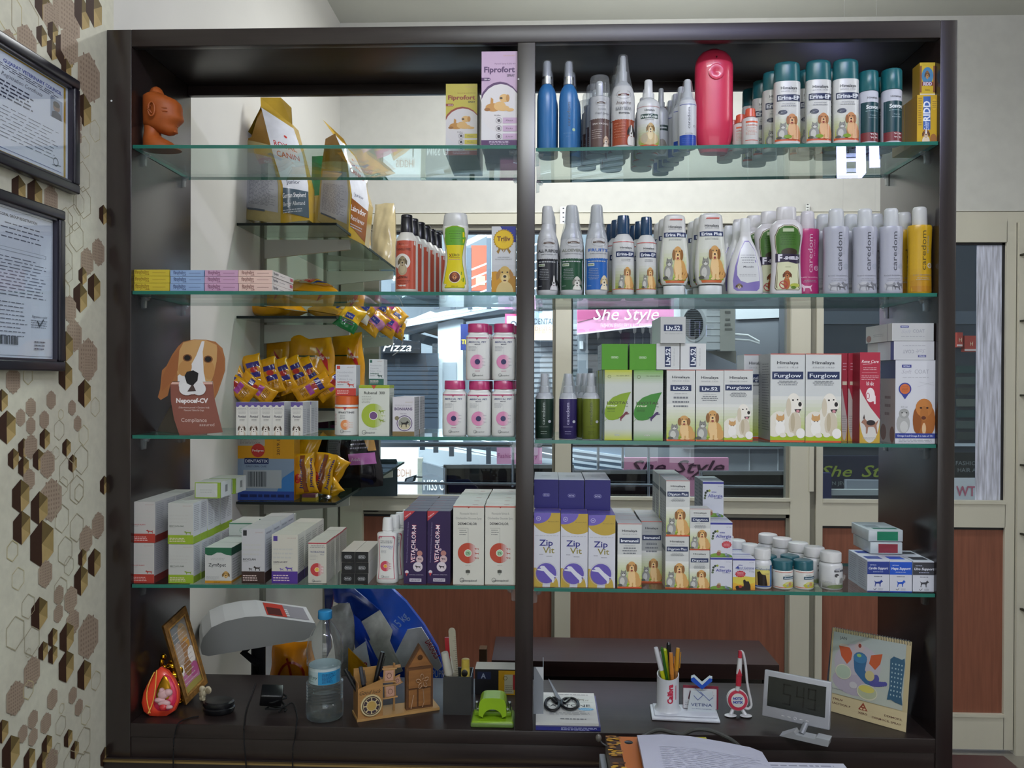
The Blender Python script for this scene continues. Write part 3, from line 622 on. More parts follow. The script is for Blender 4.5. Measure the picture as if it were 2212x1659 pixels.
for x in(lx+.014,rx+.012):m.tube([(x,YL+.008,lz+(lh if x<rx else .07)-.004),(x,YL+.008,ZC)],.0003,'#c9cac6',5)
m.build('hanging_wire',MATT,t)
# ================================================================ BEHIND THE CABINET: wall shelves with food bags, scale, table
GLD = mat('dark_edged_glass','#cfe0d8')
XSH = -.632
BR = mat('white_bracket','#c4c3ba',.5)
for k,px in enumerate((543,699)):
 m = MB(); Yk = {0:.975,1:1.77}[k]; m.box(XLW,XLW+.012,Yk,Yk+.03,.35,EYE+.85,'#8d8a80'); 
 single(m,'shelf_standard',MATT,['slotted metal shelf upright on the left wall nearer the cabinet','slotted metal shelf upright on the left wall near the far corner'][k],'shelf upright')
GSH = glass_mat('wall_shelf_glass','#c3d2c8',1.4)
SZ = [.477,.192,-.09,-.379]
for k,z in enumerate(SZ):
 zz = zrel(z); b = MB(); b.box(XLW+.005,XSH,.75,YB-.04,zz-.008,zz,'#ffffff',0)
 o = b.build('wall_glass_shelf',[GSH])
 e = MB(); e.box(XLW+.005,XSH,.748,.75,zz-.008,zz,'#1d2321'); e.box(XSH,XSH+.002,.75,YB-.04,zz-.008,zz,'#24302c'); e.build('shelf_edge',MATT,o)
 tag(o,['uppermost','second from top','third from top','lowest'][k]+' wall glass shelf behind the cabinet, carrying dog food','shelf','glass shelves on the left wall')
 for j,Yk in enumerate((.98,1.78)):
  m = MB(); m.prism([(XLW+.012,zz-.012),(XLW+.30,zz-.012),(XLW+.30,zz-.045),(XLW+.012,zz-.075)][::-1],Yk,Yk+.012,'#cfcdc3')
  single(m,'shelf_bracket',BR,['white tapered bracket under the %s wall shelf, nearer upright','white tapered bracket under the %s wall shelf, far upright'][j]%['uppermost','second','third','lowest'][k],'bracket','shelf brackets on the left wall')
  # ---- bags
def bag(name,label,cat,x,y,z,w,h,d,face,side,art=None,rz=0,tilt=(0,0),gusset=.78,top='pinch',m=SHINY,group=None,wr=.012,roll=0,seam=None,parent=None):
 """standing pouch: w wide, h tall, d deep at the bottom, pinched to a seam at the top"""
 t = MB(); nu,nv = 18,22; wr = min(wr,w*.045); rnd = random.Random(hash(label)%1000 if False else len(label)*7+int(w*1000))
 ph = [rnd.random()*6 for _ in range(6)]
 def dep(u,v):
  q = 1-abs(2*u-1)**3.2
  if top=='pinch':e = (1-v**2.6)*min(1,(v+.05)*6)
  elif top=='pillow':e = (1-abs(2*v-1)**2.4)
  else:e = (1-(v*.8)**3)*min(1,(v+.05)*6)
  return d/2*max(0.0,q)**.5*max(.0,e)**.6+.001
 def wid(v):
  if top=='pillow':return w/2*(1-.10*(1-abs(2*v-1)**3))
  return w/2*(1-(1-gusset)*v**2)if top!='fan' else w/2*(1-.16*math.sin(v*math.pi)+.0)
 def P(u,v,s_,off=0):
  ww = wid(v); X = (2*u-1)*ww
  wv = wr*(math.sin(9*u+ph[0]+7*v)*.5+math.sin(15*v+ph[1]+5*u)*.35+math.sin(23*u-11*v+ph[2])*.25)*dep(u,v)/(d/2)
  return Vector((X+wr*.4*math.sin(12*v+ph[3]),s_*(dep(u,v)+wv+off),v*h+wr*.3*math.sin(8*u+ph[4])*(v>.9)))
 for s_ in(-1,1):
  vs = [P(i/nu,j/nv,s_)for j in range(nv+1)for i in range(nu+1)]
  fc = []; 
  for j in range(nv):
   for i in range(nu):
    a = j*(nu+1)+i; q = (a,a+1,a+nu+2,a+nu+1); q = q if s_<0 else q[::-1]
    u,v = (i+.5)/nu,(j+.5)/nv
    c = face if not callable(face)else face(u,v)
    if side and abs(2*u-1)>.86:c = side
    if s_>0 and side:c = side
    fc.append((q,c))
  base = len(t.v); t.v+=[tuple(v)for v in vs]
  for q,c in fc:t.f.append([base+i for i in q]); t.c.append(hx(c)); t.m.append(0); t.sm.append(True)
 n0 = 0
 if art:
  A = art if isinstance(art,Art)else art(w,h)
  def fn(X,Z,off):
   v = min(max(Z/h,0),1); ww = wid(v); u = min(max((X/(w/2)+1)/2,0.001),.999)
   return P(u,v,-1,off*3+.0006)
  A.onto(t,fn,cutx=w/14,cutz=h/16)
 o = t.build(name,m,parent,sharp=60)
 o.matrix_world = Matrix.Translation((x,y,z))@Matrix.Rotation(rz,4,'Z')@Matrix.Rotation(tilt[0],4,'X')@Matrix.Rotation(tilt[1],4,'Y')
 if not parent:tag(o,label,cat,group)
 return o
def royal(breed1,breed2,col):
 def f(w,h):
  A = Art(w,h); A.poly([(.10,.30),(1,.24),(1,.95),(0,.99),(.02,.6)],'#dfe0e6')
  A.text('ROYAL',.5,.70,.055,'#b8322c',w=.7,bold=.01); A.text('CANIN',.52,.61,.055,'#b8322c',w=.72,bold=.01); A.ell(.62,.80,.05,None,'#c43b34')
  A.text('Junior',.5,.36,.04,'#3a3d55',w=.5)
  A.poly([(.10,.10),(1,.02),(1,.27),(.10,.31)],col)
  A.text(breed1,.5,.24,.045,'#f0f0f2',w=.82,bold=.01); A.text(breed2,.5,.165,.04,'#dfe2e6',w=.76); A.lines(.1,.8,.08,.12,2,'#b9bdc4')
  return A
 return f
def backprint(w,h):
 A = Art(w,h); A.rect(.06,.14,.94,.84,'#a6a7ac'); A.lines(.12,.88,.2,.62,26,'#7d7e86',.4,3); A.rect(.1,.125,.6,.15,'#56606c'); return A
gold = '#b08f2c'
zt = zrel(SZ[0])
# two tall gusseted bags: printed back panel to the left, printed front to the right, gold folded top
def bigbag(label,L_,R_,lft,tri,flap,bdep,art1):
 t = thing('dog_food_bag',label,'dog food bag',(0,0,0),0,'large dog food bags on the uppermost wall shelf')
 q = lambda v:at(v[0],v[1],v[2])
 def strip(nm,A_,B_,art,col):
  m = MB(); nv = len(A_)-1; K = 6; a = [q(v)for v in A_]; b_ = [q(v)for v in B_]; W = (b_[0]-a[0]).length; H = sum((a[i+1]-a[i]).length for i in range(nv))
  def P(u,v,o=0):
   f = min(max(v,0),1)*nv; i = min(int(f),nv-1); k = f-i
   p = a[i].lerp(a[i+1],k).lerp(b_[i].lerp(b_[i+1],k),u); p.y-=.010*math.sin(math.pi*min(max(u,0),1))+o; return p
  n2 = nv*4; vs = [P(i/K,j/n2)for j in range(n2+1)for i in range(K+1)]
  m.add(vs,[(j*(K+1)+i,j*(K+1)+i+1,(j+1)*(K+1)+i+1,(j+1)*(K+1)+i)for j in range(n2)for i in range(K)],col,0,True)
  if art:art(W,H).onto(m,lambda X,Z,o:P(X/W+.5,Z/H,o*3+.0008),cutx=W/K,cutz=H/n2)
  m.build(nm,SHINY,t,sharp=60)
 strip('front_panel',L_,R_,art1,gold); strip('back_panel',lft,L_[:len(lft)],backprint,'#a99a68')
 m = MB(); m.add([q(v)for v in tri],[list(range(len(tri)))],'#8a641c'); m.add([q(v)-Vector((0,.002,0))for v in flap],[list(range(len(flap)))],'#b8952f'); m.add([q(v)+Vector((0,.003,0))for v in flap],[list(range(len(flap)))[::-1]],'#8a6a20')
 bk = [q(v)+Vector((0,bdep,0))for v in(lft[0],R_[0],R_[1],R_[-1],L_[-1],lft[-1])]; fr_ = [q(v)for v in(lft[0],R_[0],R_[1],R_[-1],L_[-1],lft[-1])]
 m.add(bk,[list(range(6))[::-1]],gold); m.add(fr_+bk,[(i,(i+1)%6,6+(i+1)%6,6+i)for i in range(6)],gold); m.build('folded_top',SHINY,t)
bigbag('tall gold and white dog food bag with slate blue breed band, nearest the cabinet',[(606,484,.79),(606,400,.79),(584,314,.80),(564,230,.82)],[(668,476,.86),(666,400,.86),(654,335,.86),(631,268,.86)],[(527,474,.85),(530,385,.86),(527,302,.87)],[(527,302,.87),(584,314,.80),(564,226,.83),(543,296,.85)],[(564,232,.82),(631,270,.86),(629,232,.86),(607,211,.86),(563,211,.83)],.07,royal('German Shepherd','Berger Allemand','#4d5c68'))
bigbag('gold and white dog food bag with brown breed band, right of the slate one',[(752,512,.93),(757,420,.94),(750,350,.95),(724,290,.97)],[(788,530,1.02),(797,440,1.02),(788,380,1.02),(762,330,1.0)],[(686,476,.97),(690,410,.97),(696,350,.97)],[(696,350,.97),(750,350,.95),(724,288,.97),(703,300,.98)],[(724,296,.97),(760,334,1.0),(742,300,1.0),(712,272,1.0),(697,258,.98)],.07,royal('Labrador','Retriever','#8e5426'))
bag('dog_food_bag','bright green topped food bag behind the two gold bags','dog food bag',at(700,400,1.15).x,1.22,zt,.15,.33,.07,lambda u,v:'#1f7a45' if v>.55 else '#b29b55',None,rz=.2)
bag('dog_food_bag','tan and grey food bag leaning at the far end of the uppermost wall shelf','dog food bag',-.79,1.55,zt,.20,.34,.09,lambda u,v:'#c2a063' if .2<v<.75 and u>.3 else '#a9a598',None,rz=.1,wr=.016)
bag('dog_food_bag','slim foil food bag at the end by the far corner','dog food bag',-.70,1.88,zt,.12,.30,.08,'#c5b48a',None,rz=-.3)
# second shelf: yellow bags lying down
def ped(word,wc='#1f6a3a',c2='#c9322c'):
 def f(w,h):
  A = Art(w,h); A.rect(.2,.70,.8,.78,wc); A.text(word,.5,.74,.05,'#f2efe0',w=.5,bold=.02); A.ell(.5,.52,.2,.13,c2); A.text('Pedigree',.5,.52,.05,'#f5efe5',w=.34,bold=.02)
  A.rect(.15,.30,.85,.36,'#2c3f8c'); A.ell(.3,.2,.12,.08,'#d9b88a'); A.rect(.5,.12,.9,.22,'#d98a3a'); A.lines(.1,.9,.85,.95,3,'#7a5a1c')
  return A
 return f
YEL = '#dc9a12'
z2 = zrel(SZ[1])
lay = math.radians(-86)
for i,(x,y,z,w,h,d,rz,ty,lb,ar)in enumerate(((-.80,.90,z2+.03,.13,.26,.07,1.2,-1.45,'yellow dog food bag lying at the wall on the second wall shelf',ped('PUPPY')),(-.90,1.10,z2+.03,.15,.22,.07,1.5,-1.42,'yellow dog food bag lying behind the first one on the second wall shelf',ped('ADULT')),(-.76,.99,z2+.10,.17,.22,.06,.5,-1.40,'yellow and green puppy food bag lying on top of the others',ped('PUPPY')),(-.66,1.03,z2+.025,.11,.2,.05,-.4,-1.40,'yellow food bag with green band hanging over the second shelf end',ped('Chicken')),(-.72,1.45,z2+.05,.16,.24,.07,.9,-1.42,'long yellow food bag with a blue and red stripe, far on the second wall shelf',ped('ADULT','#2b3a8a')))):
 bag('pet_food_pouch',lb,'pet food bag',x,y,z,w,h,d,YEL,None,ar,rz=rz,tilt=(ty,0),top='pillow',group='yellow pet food bags on the second wall shelf')
for i in range(7):
 px,py = [(742,690),(770,668),(790,694),(812,672),(826,700),(840,684),(850,706)][i]; p = at(px,py,.78+.034*i)
 bag('treat_sachet',['green and yellow treat sachet at the front of the hanging bunch','upper yellow sachet with white band in the bunch','lower yellow sachet with blue label in the bunch','middle sachet with purple print in the bunch','pink edged sachet low in the bunch','yellow sachet with magenta tip in the bunch','outermost pink and yellow sachet of the bunch'][i],'sachet',p.x,p.y,p.z-.03,.075,.085,.03,lambda u,v,i=i:(('#1f7a3d' if v<.35 else '#e0b01a')if i==0 else['#e0a51c','#e6dfd0','#dba217','#c98ab4','#e0a51c','#d2589c','#d8a020'][(int(v*3)+i)%7]),None,(lambda w,h:Art(w,h).rect(.3,.4,.7,.62,'#33408f').text('Pedigree',.5,.51,.08,'#ece4d8',w=.3).lines(.2,.8,.2,.35,2,'#8b3b8b')),rz=.2+.1*i,tilt=(-.35,.5+.12*(i%3)),top='pillow',group='sachets hanging at the second wall shelf')
 # third shelf: standing adult bags and a heap of small packets
z3 = zrel(SZ[2])
for i,(px,pt,Y,w,lb)in enumerate(((585,726,1.05,.15,'standing yellow dog food bag, nearest the wall behind the packets'),(672,718,1.0,.17,'wide standing yellow dog food bag marked ADULT'),(750,718,1.25,.14,'standing yellow dog food bag at the right of the three tall ones'))):
 p = at(px,pt,Y); ar = (lambda w_,h_:Art(w_,h_).rect(.18,.66,.6,.68,'#2f4a26').rect(.2,.52,.62,.54,'#2f4a26').poly([(.62,.80),(.86,.62),(.9,.46),(.70,.66)],'#c0282a').text('Pedigree',.75,.66,.05,'#f3ece2',w=.3,bold=.02,rot=0).rect(.6,.34,.9,.42,'#2a4a2e').text('ADULT',.75,.38,.045,'#eee8d0',w=.24,bold=.02).lines(.2,.8,.08,.3,8,'#8a5d14'))
 bag('dog_food_bag',lb,'dog food bag',p.x,Y,z3,w,max(.12,p.z-z3),.09,YEL,None,ar,rz=[.1,.15,-.1][i],group='yellow dog food bags on the third wall shelf')
PK = [(522,812,-.50),(560,806,-.35),(598,812,-.42),(628,812,-.50),(660,806,-.62),(690,806,-.7),(545,846,-1.2),(590,850,-1.3),(640,846,1.35),(685,842,1.2)]
PN = ['nearest the wall','second from the wall','third from the wall','fourth from the wall','fifth from the wall','at the right end of the leaning row','lying flat low by the wall','lying flat under the leaning row','lying with pink print, low right','lying at the far right under the leaning row']
for i,(px,py,rr)in enumerate(PK):
 Y = .775+.034*i if i<6 else .765+.03*(i-6); p = at(px,py,Y)
 a = lambda w,h,i = i:Art(w,h).rect(.15,.62,.85,.76,'#3a2f7a').rect(.2,.34,.8,.48,'#3a2f7a' if i<6 else '#b0479a').ell(.5,.55,.2,.08,'#b8322c').lines(.2,.8,.15,.3,4,'#7a4a10')
 bag('food_packet','small yellow food packet '+PN[i],'food packet',p.x,Y,p.z-(.055 if abs(rr)<1 else .02),.062,.12,.03,YEL,None,a,rz=.25,tilt=(-.25 if i<6 else-.1,rr*.75),top='pillow',group='small packets heaped on the third wall shelf')
 # lowest shelf
z4 = zrel(SZ[3])
def dentart(w,h):
 A = Art(w,h); A.rect(0,.55,.62,1,'#e3a013'); A.rect(.0,.72,.48,1,'#b3aba3'); A.lines(.04,.44,.74,.98,14,'#857c76',.35,4); A.rect(0,0,1,.12,'#2b4a9c'); A.rect(.0,.12,1,.55,'#8ea0b8')
 A.poly([(.7,.12),(1,.12),(1,.4),(.8,.3)],'#3f7fc4'); A.ell(.36,.66,.12,None,'#c7332e'); A.text('Pedigree',.36,.66,.03,'#f0e4dc',w=.2,bold=.02); A.rect(.12,.48,.55,.56,'#1c2b5e'); A.text('DENTASTIX',.335,.52,.04,'#e8ecf4',w=.4,bold=.01); A.text('DAILY ORAL CARE',.33,.45,.025,'#39435c',w=.36)
 A.rect(.1,.16,.78,.40,'#b4b9bd')
 rnd = random.Random(3); x = .18
 while x<.5:wd_ = rnd.choice([.006,.01,.016]); A.rect(x,.18,x+wd_,.38,'#3a4046'); x+=wd_+rnd.choice([.008,.012])
 A.lines(.05,.95,.03,.09,1,'#14245c',.6); A.text('2019.1',.72,.70,.06,'#5b3a20',w=.2,rot=90); return A
p0 = at(512,1085,.77); p1 = at(634,1085,.77); w = p1.x-p0.x; h = .235
b = MB(); b.box(-w/2,w/2,0,.06,0,h,'#dd9c14',side='#c98d14'); dentart(w,h).onto(b,lambda X,Z,o_:(X,-o_,Z))
single(b,'treat_carton',PAPER,'tall yellow and blue dental treat carton with barcode on the lowest wall shelf','carton',loc=((p0.x+p1.x)/2,.775,z4+.001))
def jumb(w,h):
 A = Art(w,h); A.rect(.05,.05,.35,.95,'#d8921a'); A.ell(.22,.4,.15,.12,'#c02c2a'); A.rect(.42,.04,.62,.96,'#8d4a1c'); A.text('Jumbone',.38,.5,.13,'#3b2a72',w=.75,bold=.02,rot=85); A.text('Jumbone',.84,.5,.13,'#3b2a72',w=.75,bold=.02,rot=85); A.text('Pedigree',.64,.45,.09,'#d8b4a0',w=.35,rot=85); return A
for i,(px,py,Y,w,h,ty)in enumerate(((662,1066,.80,.075,.125,-.12),(690,1066,.84,.07,.13,.16),(708,1048,.93,.06,.10,.5),(700,1070,.90,.06,.06,.9),(640,975,.92,.09,.07,.2))):
 p = at(px,py,Y)
 bag('treat_pouch',['yellow chew treat pouch with dog picture, frontmost on the lowest wall shelf','yellow chew treat pouch tilted right behind the front one','crumpled yellow pouch pointing right on the lowest wall shelf','small crumpled yellow pouch lying low beside the silver stand','golden pouch pressed under the third left glass shelf'][i],'treat pouch',p.x,Y,max(p.z,z4+.002)if i<4 else z4+.002,w,h if i<4 else p.z+.07-z4,.03,'#dfa516',None,jumb if i<2 else None,rz=.1,tilt=(-.05,ty),top='pillow',group='chew pouches on the lowest wall shelf')
p = at(760,1040,1.05)
bag('dog_food_bag','black dog food bag with pink band and pale label, right on the lowest wall shelf','dog food bag',at(765,1000,1.1).x,1.12,z4,.20,.30,.10,'#17141c',None,lambda w,h:Art(w,h).rect(.08,.34,.36,.62,'#8c8c92').lines(.1,.34,.36,.6,12,'#55555c').rect(.52,.27,.96,.40,'#c67ac0').lines(.55,.9,.44,.62,4,'#9a98a8').poly([(.68,.72),(.86,.42),(.98,.42),(.86,.95)],'#d3a562').rect(.1,.64,.4,.74,'#5c2f52').text('Adult',.64,.335,.04,'#f2e6f2',w=.16),rz=-.1,tilt=(0,-.06))
bag('dog_food_bag','dark purple food bag behind the chew pouches','dog food bag',at(700,1000,1.25).x,1.3,z4,.22,.30,.08,lambda u,v:'#4c2440' if .62<v<.8 else '#1a1518',None,rz=.1)
m = MB(); p = at(672,1090,.80); m.box(-.022,.022,-.015,.015,0,.011,'#8a7a1c',top='#6a4030'); m.box(-.021,.021,-.014,.014,.011,.021,'#5c3440',side='#b9ad95')
single(m,'matchbox',MATT,'small brown and yellow matchbox lying at the front of the lowest wall shelf','matchbox',loc=(p.x,.79,z4))
m = MB(); m.lathe([(0,.018),(.004,.016),(.010,.005),(.018,.005),(.022,.017),(.032,.020),(.038,.017),(.046,.004),(.05,.002)],'#9a9aa0',20)
single(m,'incense_holder',METAL,'little silver metal lamp stand on the lowest wall shelf','incense holder',loc=(at(703,1070,.86).x,.87,z4))
m = MB(); oprism(m,[(760,992),(856,992),(858,998),(858,1072),(760,1072)],2.0,.008,'#3d4a52'); single(m,'tinted_panel',mat('tinted_plate',None,.12),'dark tinted rounded plate leaning on the far window sill','plate')
# the hanging white tag string
m = MB(); m.tube([at(868,722,.95),at(870,740,.95),at(862,758,.95),at(848,768,.95)],.0016,'#d5d7da'); single(m,'hanging_string',MATT,'thin white string hanging from the sachet bunch','string')
# ---- weighing scale indicator on its column
t = thing('weighing_scale','grey platform scale with tilted display head on a column','scale',(0,0,0))
Ys = .46; ps = at(545,1340,Ys)
m = MB(); M = Matrix.Translation((ps.x,Ys,ps.z))@Matrix.Rotation(math.radians(24),4,'Z')@Matrix.Rotation(math.radians(-6),4,'Y')
pr = [(-.135,-.04),(-.12,-.048),(.125,-.06),(.145,-.052),(.157,-.03),(.155,-.02),(.02,.028),(-.02,.034),(-.07,.033),(-.105,.024),(-.128,.002),(-.137,-.02)]
for(y0,y1)in((-.075,.095),):
 m.prism([(x,z)for x,z in pr],y0,y1,'#c3c5c6',0,M,side='#d3d5d7')
m.build('display_head',mat('scale_plastic',None,.45),t,sharp=30)
m = MB()
def sp(a,q,o_=.0006):  # point on the slanting top
 x0,z0,x1,z1 = .155,-.02,.02,.028
 return M@Vector((x1+(x0-x1)*a,-.075+.17*q,z1+(z0-z1)*a+o_))
m.add([sp(.12,.12),sp(.92,.12),sp(.92,.88),sp(.12,.88)],[(0,1,2,3)],'#8b8990'); m.add([sp(.12,.12,.001),sp(.5,.12,.001),sp(.5,.88,.001),sp(.12,.88,.001)],[(0,1,2,3)],'#b83a2e')
m.add([sp(.15,.16,.0014),sp(.42,.16,.0014),sp(.42,.6,.0014),sp(.15,.6,.0014)],[(0,1,2,3)],'#4c1d1c')
for k in range(4):m.add([sp(.5,.18+.12*k,.0016),sp(.56,.18+.12*k,.0016),sp(.56,.24+.12*k,.0016),sp(.5,.24+.12*k,.0016)],[(0,1,2,3)],'#dddde0')
m.build('keypad',MATT,t)
m = MB(); m.tube([(ps.x+.01,Ys+.02,ps.z-.05),(ps.x+.01,Ys+.02,.12)],.019,'#16171b',14); m.tube([(ps.x+.01,Ys+.0,ps.z-.055),(ps.x-.02,Ys-.01,ps.z-.085),(ps.x+.028,Ys-.03,ps.z-.11),(ps.x+.03,Ys-.03,ps.z-.15),(ps.x,Ys-.02,ps.z-.19),(ps.x-.03,Ys,ps.z-.3)],.010,'#17181d',10); m.build('column',MATT,t)
m = MB(); m.bbox(ps.x-.13,ps.x+.2,Ys-.1,Ys+.3,.03,.12,.01,'#8c8e90'); m.build('platform',METAL,t)
# white appliance and stool behind
m = MB(); q0 = at(510,1400,.95); q1 = at(560,1400,.95); m.box(q0.x,q1.x,.95,1.1,.0,q0.z+.02,'#c9cacd'); m.box(q0.x+.03,q1.x-.02,.948,.95,.3,q0.z-.02,'#9fa0a5')
single(m,'white_carton',MATT,'tall white carton standing behind the scale column','carton')
m = MB(); m.tube([at(473,1398,.9),at(469,1460,.9),at(468,1600,.9)],.006,'#1c1210'); single(m,'hanging_cable',MATT,'dark cable hanging behind the leaning picture','cable')
bag('orange_bag','orange cloth bag with red drawstring behind the water bottle','bag',at(628,1470,.6).x,.62,at(628,1540,.6).z,.14,.20,.07,'#dd8a16',None,lambda w,h:Art(w,h).ring(.5,.55,.3,.05,'#a8321c').line(.4,.8,.6,.3,.05,'#a8321c'),rz=.1)
for i,(px,w,lb)in enumerate(((640,.08,'b'),)):pass
# ---- the big blue bag of dog food
t = thing('dog_food_sack','big open blue dog food sack with clear and white patches behind the organiser','dog food sack',(0,0,0))
Yg = .72
def sheet(name,pts,Y,th,col,m_,art=None,bulge=.0):
 mb_ = MB(); q = [at(x,y,Y)for x,y in pts]; c = [sum(p.x for p in q)/len(q),sum(p.z for p in q)/len(q)]
 q2 = [(p.x,p.z)for p in q]
 rings = []; K = 5
 n = len(q2)
 vs = []; 
 for k in range(K+1):
  s_ = 1-k/K*.98
  for i,(x,z)in enumerate(q2):
   xx = c[0]+(x-c[0])*s_; zz = c[1]+(z-c[1])*s_
   vs.append((xx,Y-bulge*math.sin(math.pi/2*(1-s_))-.008*math.sin(60*xx)*math.sin(45*zz)*(k>0),zz))
 fs = [(k*n+i,k*n+(i+1)%n,(k+1)*n+(i+1)%n,(k+1)*n+i)for k in range(K)for i in range(n)]
 ar = sum(q2[i][0]*q2[(i+1)%n][1]-q2[(i+1)%n][0]*q2[i][1]for i in range(n))
 fs = fs if ar>0 else[f[::-1]for f in fs]
 mb_.add(vs,fs,col,0,True)
 back = [(x,Y+th,z)for x,z in q2]; mb_.add(back,[list(range(n))[::-1]if ar>0 else list(range(n))],col)
 mb_.add([(x,Y,z)for x,z in q2]+back,[(i,n+i,n+(i+1)%n,(i+1)%n)for i in range(n)],col)
 if art:art(mb_)
 return mb_.build(name,m_,t,sharp=70)
BLUE = '#1c4bb8'
def tx(mb_,s_,px,py,h,w,col,Y,sh=0,rot=0,bold=.01):
 p = at(px,py,Y); k = (Y+1.75)/F; A = Art(w*k,h*k*2); A.text(s_,.5,.5,.5 if not rot else(h*k)/A.W,col,w=1 if not rot else(w*k)/A.H,bold=bold,shear=sh,rot=rot)
 A.onto(mb_,lambda X,Z,o_:(p.x+X,Y-o_,p.z-A.H/2+Z),clip=False)
def artb(mb_):
 tx(mb_,'15 kg',864,1340,20,36,'#9db4e8',Yg-.062,rot=50)
sheet('front_sheet',[(745,1268),(842,1268),(876,1300),(915,1350),(945,1400),(956,1440),(960,1640),(780,1640),(770,1420),(758,1340)],Yg,.02,BLUE,SHINY,artb,.05)
sheet('white_panel',[(872,1376),(880,1360),(910,1355),(935,1395),(955,1440),(945,1450),(935,1436),(880,1440),(850,1445),(855,1410)],Yg-.065,.004,'#d5d8e2',SHINY,lambda mb_:(tx(mb_,'DROOLS',935,1402,14,44,'#b03a48',Yg-.075,rot=-58),tx(mb_,'PUPPY',950,1455,16,34,'#dfe6f6',Yg-.07)),.005)
sheet('clear_window',[(777,1345),(820,1318),(848,1362),(842,1385),(870,1450),(835,1465),(812,1425),(785,1380)],Yg-.075,.004,'#a7a9a6',mat('crinkled_film',None,.2,noise=(30,.25,(1,1,1)),bump=.8),None,.02)
sheet('clear_window',[(716,1312),(752,1296),(766,1340),(765,1400),(755,1460),(730,1470),(722,1400),(712,1350)],Yg-.03,.004,'#9a9c9a',mat('crinkled_film'),None,.02)
sheet('fold',[(718,1268),(760,1268),(820,1318),(775,1340),(765,1330),(764,1290),(722,1300)],Yg-.068,.006,'#16307c',SHINY,None,.01)
sheet('fold',[(700,1268),(724,1268),(712,1340),(716,1400),(706,1420)],Yg-.02,.01,'#14265e',SHINY,None,.01)
sheet('fold',[(764,1328),(778,1340),(835,1450),(822,1470),(768,1380)],Yg-.085,.006,'#1a3aa0',SHINY,None,.0)
sheet('white_panel',[(763,1405),(790,1385),(800,1440),(798,1475),(770,1475)],Yg-.09,.004,'#cfd3e0',SHINY,lambda mb_:tx(mb_,'R',791,1437,14,9,'#9c2f40',Yg-.097),.0)
sheet('yellow_flap',[(752,1400),(793,1440),(788,1470),(752,1468)],Yg-.10,.004,'#d79a1c',SHINY,None,0)
# dark narrow table behind
t = thing('side_table','dark brown narrow table against the brown boards behind the cabinet','table')
pL = atZ(1062,1426,.75); pR = atZ(1684,1437,.75); pB = atZ(1350,1379,.75)
panel('table_top',pL.x,pR.x,pL.y,pB.y,.70,.75,mat('table_laminate','#35201f',.4,noise=(9,.15,(.6,12,12))),parent=t)
panel('side_panel',pL.x+.02,pL.x+.05,pL.y+.02,pB.y-.02,0,.70,WOOD,parent=t); panel('side_panel',pR.x-.05,pR.x-.02,pL.y+.02,pB.y-.02,0,.70,WOOD,parent=t); panel('apron',pL.x+.05,pR.x-.05,pL.y+.02,pL.y+.04,.1,.70,WOOD,parent=t)
m = MB(); p = at(1055,1418,1.0); m.box(p.x-.03,p.x-.005,.98,1.02,.3,p.z+.03,'#57402c'); single(m,'wooden_batten',MATT,'short leaning wooden batten at the left end of the dark table','batten')
t = thing('red_brown_table','dark red brown table corner right of the cabinet','table')
q = atZ(2168,1632,.75); q2 = atZ(2064,1630,.75)
panel('table_top',XRO+.02,q.x,-.35,q.y,.71,.75,mat('redwood_laminate','#34100f',.35),parent=t); panel('leg',q.x-.08,q.x-.03,q.y-.08,q.y-.03,0,.71,WOOD,parent=t)
panel('leg',XRO+.05,XRO+.10,q.y-.08,q.y-.03,0,.71,WOOD,parent=t); panel('leg',q.x-.08,q.x-.03,-.33,-.28,0,.71,WOOD,parent=t); panel('leg',XRO+.05,XRO+.10,-.33,-.28,0,.71,WOOD,parent=t)
# ================================================================ PRODUCT KIT
ORD = ['front','second','third','fourth','fifth','sixth','seventh','eighth']
def base_of(S,px,py,Y):
 """point on shelf S under pixel column px"""
 x = at(px,py,Y).x; return x,shz(S,x)
def rowcopies(root,n,dy,label,dx=0,z_of=None,group=None,hidden_ok=True,jit=.0015,start=1):
 for k in range(start,n):
  l = Vector(root.location); l.y+=dy*k; l.x+=dx*k+random.uniform(-jit,jit)
  dup(root,l,label+', %s in row'%ORD[min(k,7)])
def carton(name,label,cat,S,x0,x1,yt,art,face='#dcdcd8',side=None,top=None,yf=.012,dp=.05,n=1,zb=None,group=None,sideart=None,rz=0,dx=0,m=None,topart=None,pym=None,gap=.0012,ym=None,gi=True):
 """printed box; x0, x1 its left and right edge and yt its top edge in the photograph"""
 yb_ = {'1':312,'2':632,'3':950,'4':1268,'B':1575}[S[0]]
 ym = (yt+yb_)/2 if ym is None else ym
 a = at(x0,ym,yf); c = at(x1,ym,yf); w = c.x-a.x; xc = (a.x+c.x)/2
 z0 = (shz(S,xc)+.0004)if zb is None else zb
 h = at((x0+x1)/2,yt,yf).z-z0
 mb = MB(); side = side or face; top = top or face
 mb.box(-w/2,w/2,0,dp,0,h,face,0,top=top,side=side)
 A = art(w,h)if callable(art)else art
 if A:A.onto(mb,lambda X,Z,o:(X,-o,Z))
 if sideart:
  sg = 1 if xc<.0 else-1
  B = sideart(dp,h)
  if sg>0:B.onto(mb,lambda X,Z,o:(w/2+o,dp/2+X,Z))
  else:B.onto(mb,lambda X,Z,o:(-w/2-o,dp/2-X,Z))
 if topart:
  T = topart(w,dp); T.onto(mb,lambda X,Z,o:(X,Z,h+o))
 o = mb.build(name,m or PAPER)
 o.location = (xc,yf,z0); o.rotation_euler = (0,0,rz)
 lab = label+(', front of row' if n>1 else '')
 tag(o,lab,cat,group)
 if n>1:rowcopies(o,n,dp+gap,label,dx)
 o['h'] = h
 return o
def topz(o):return o.location.z+o['h']
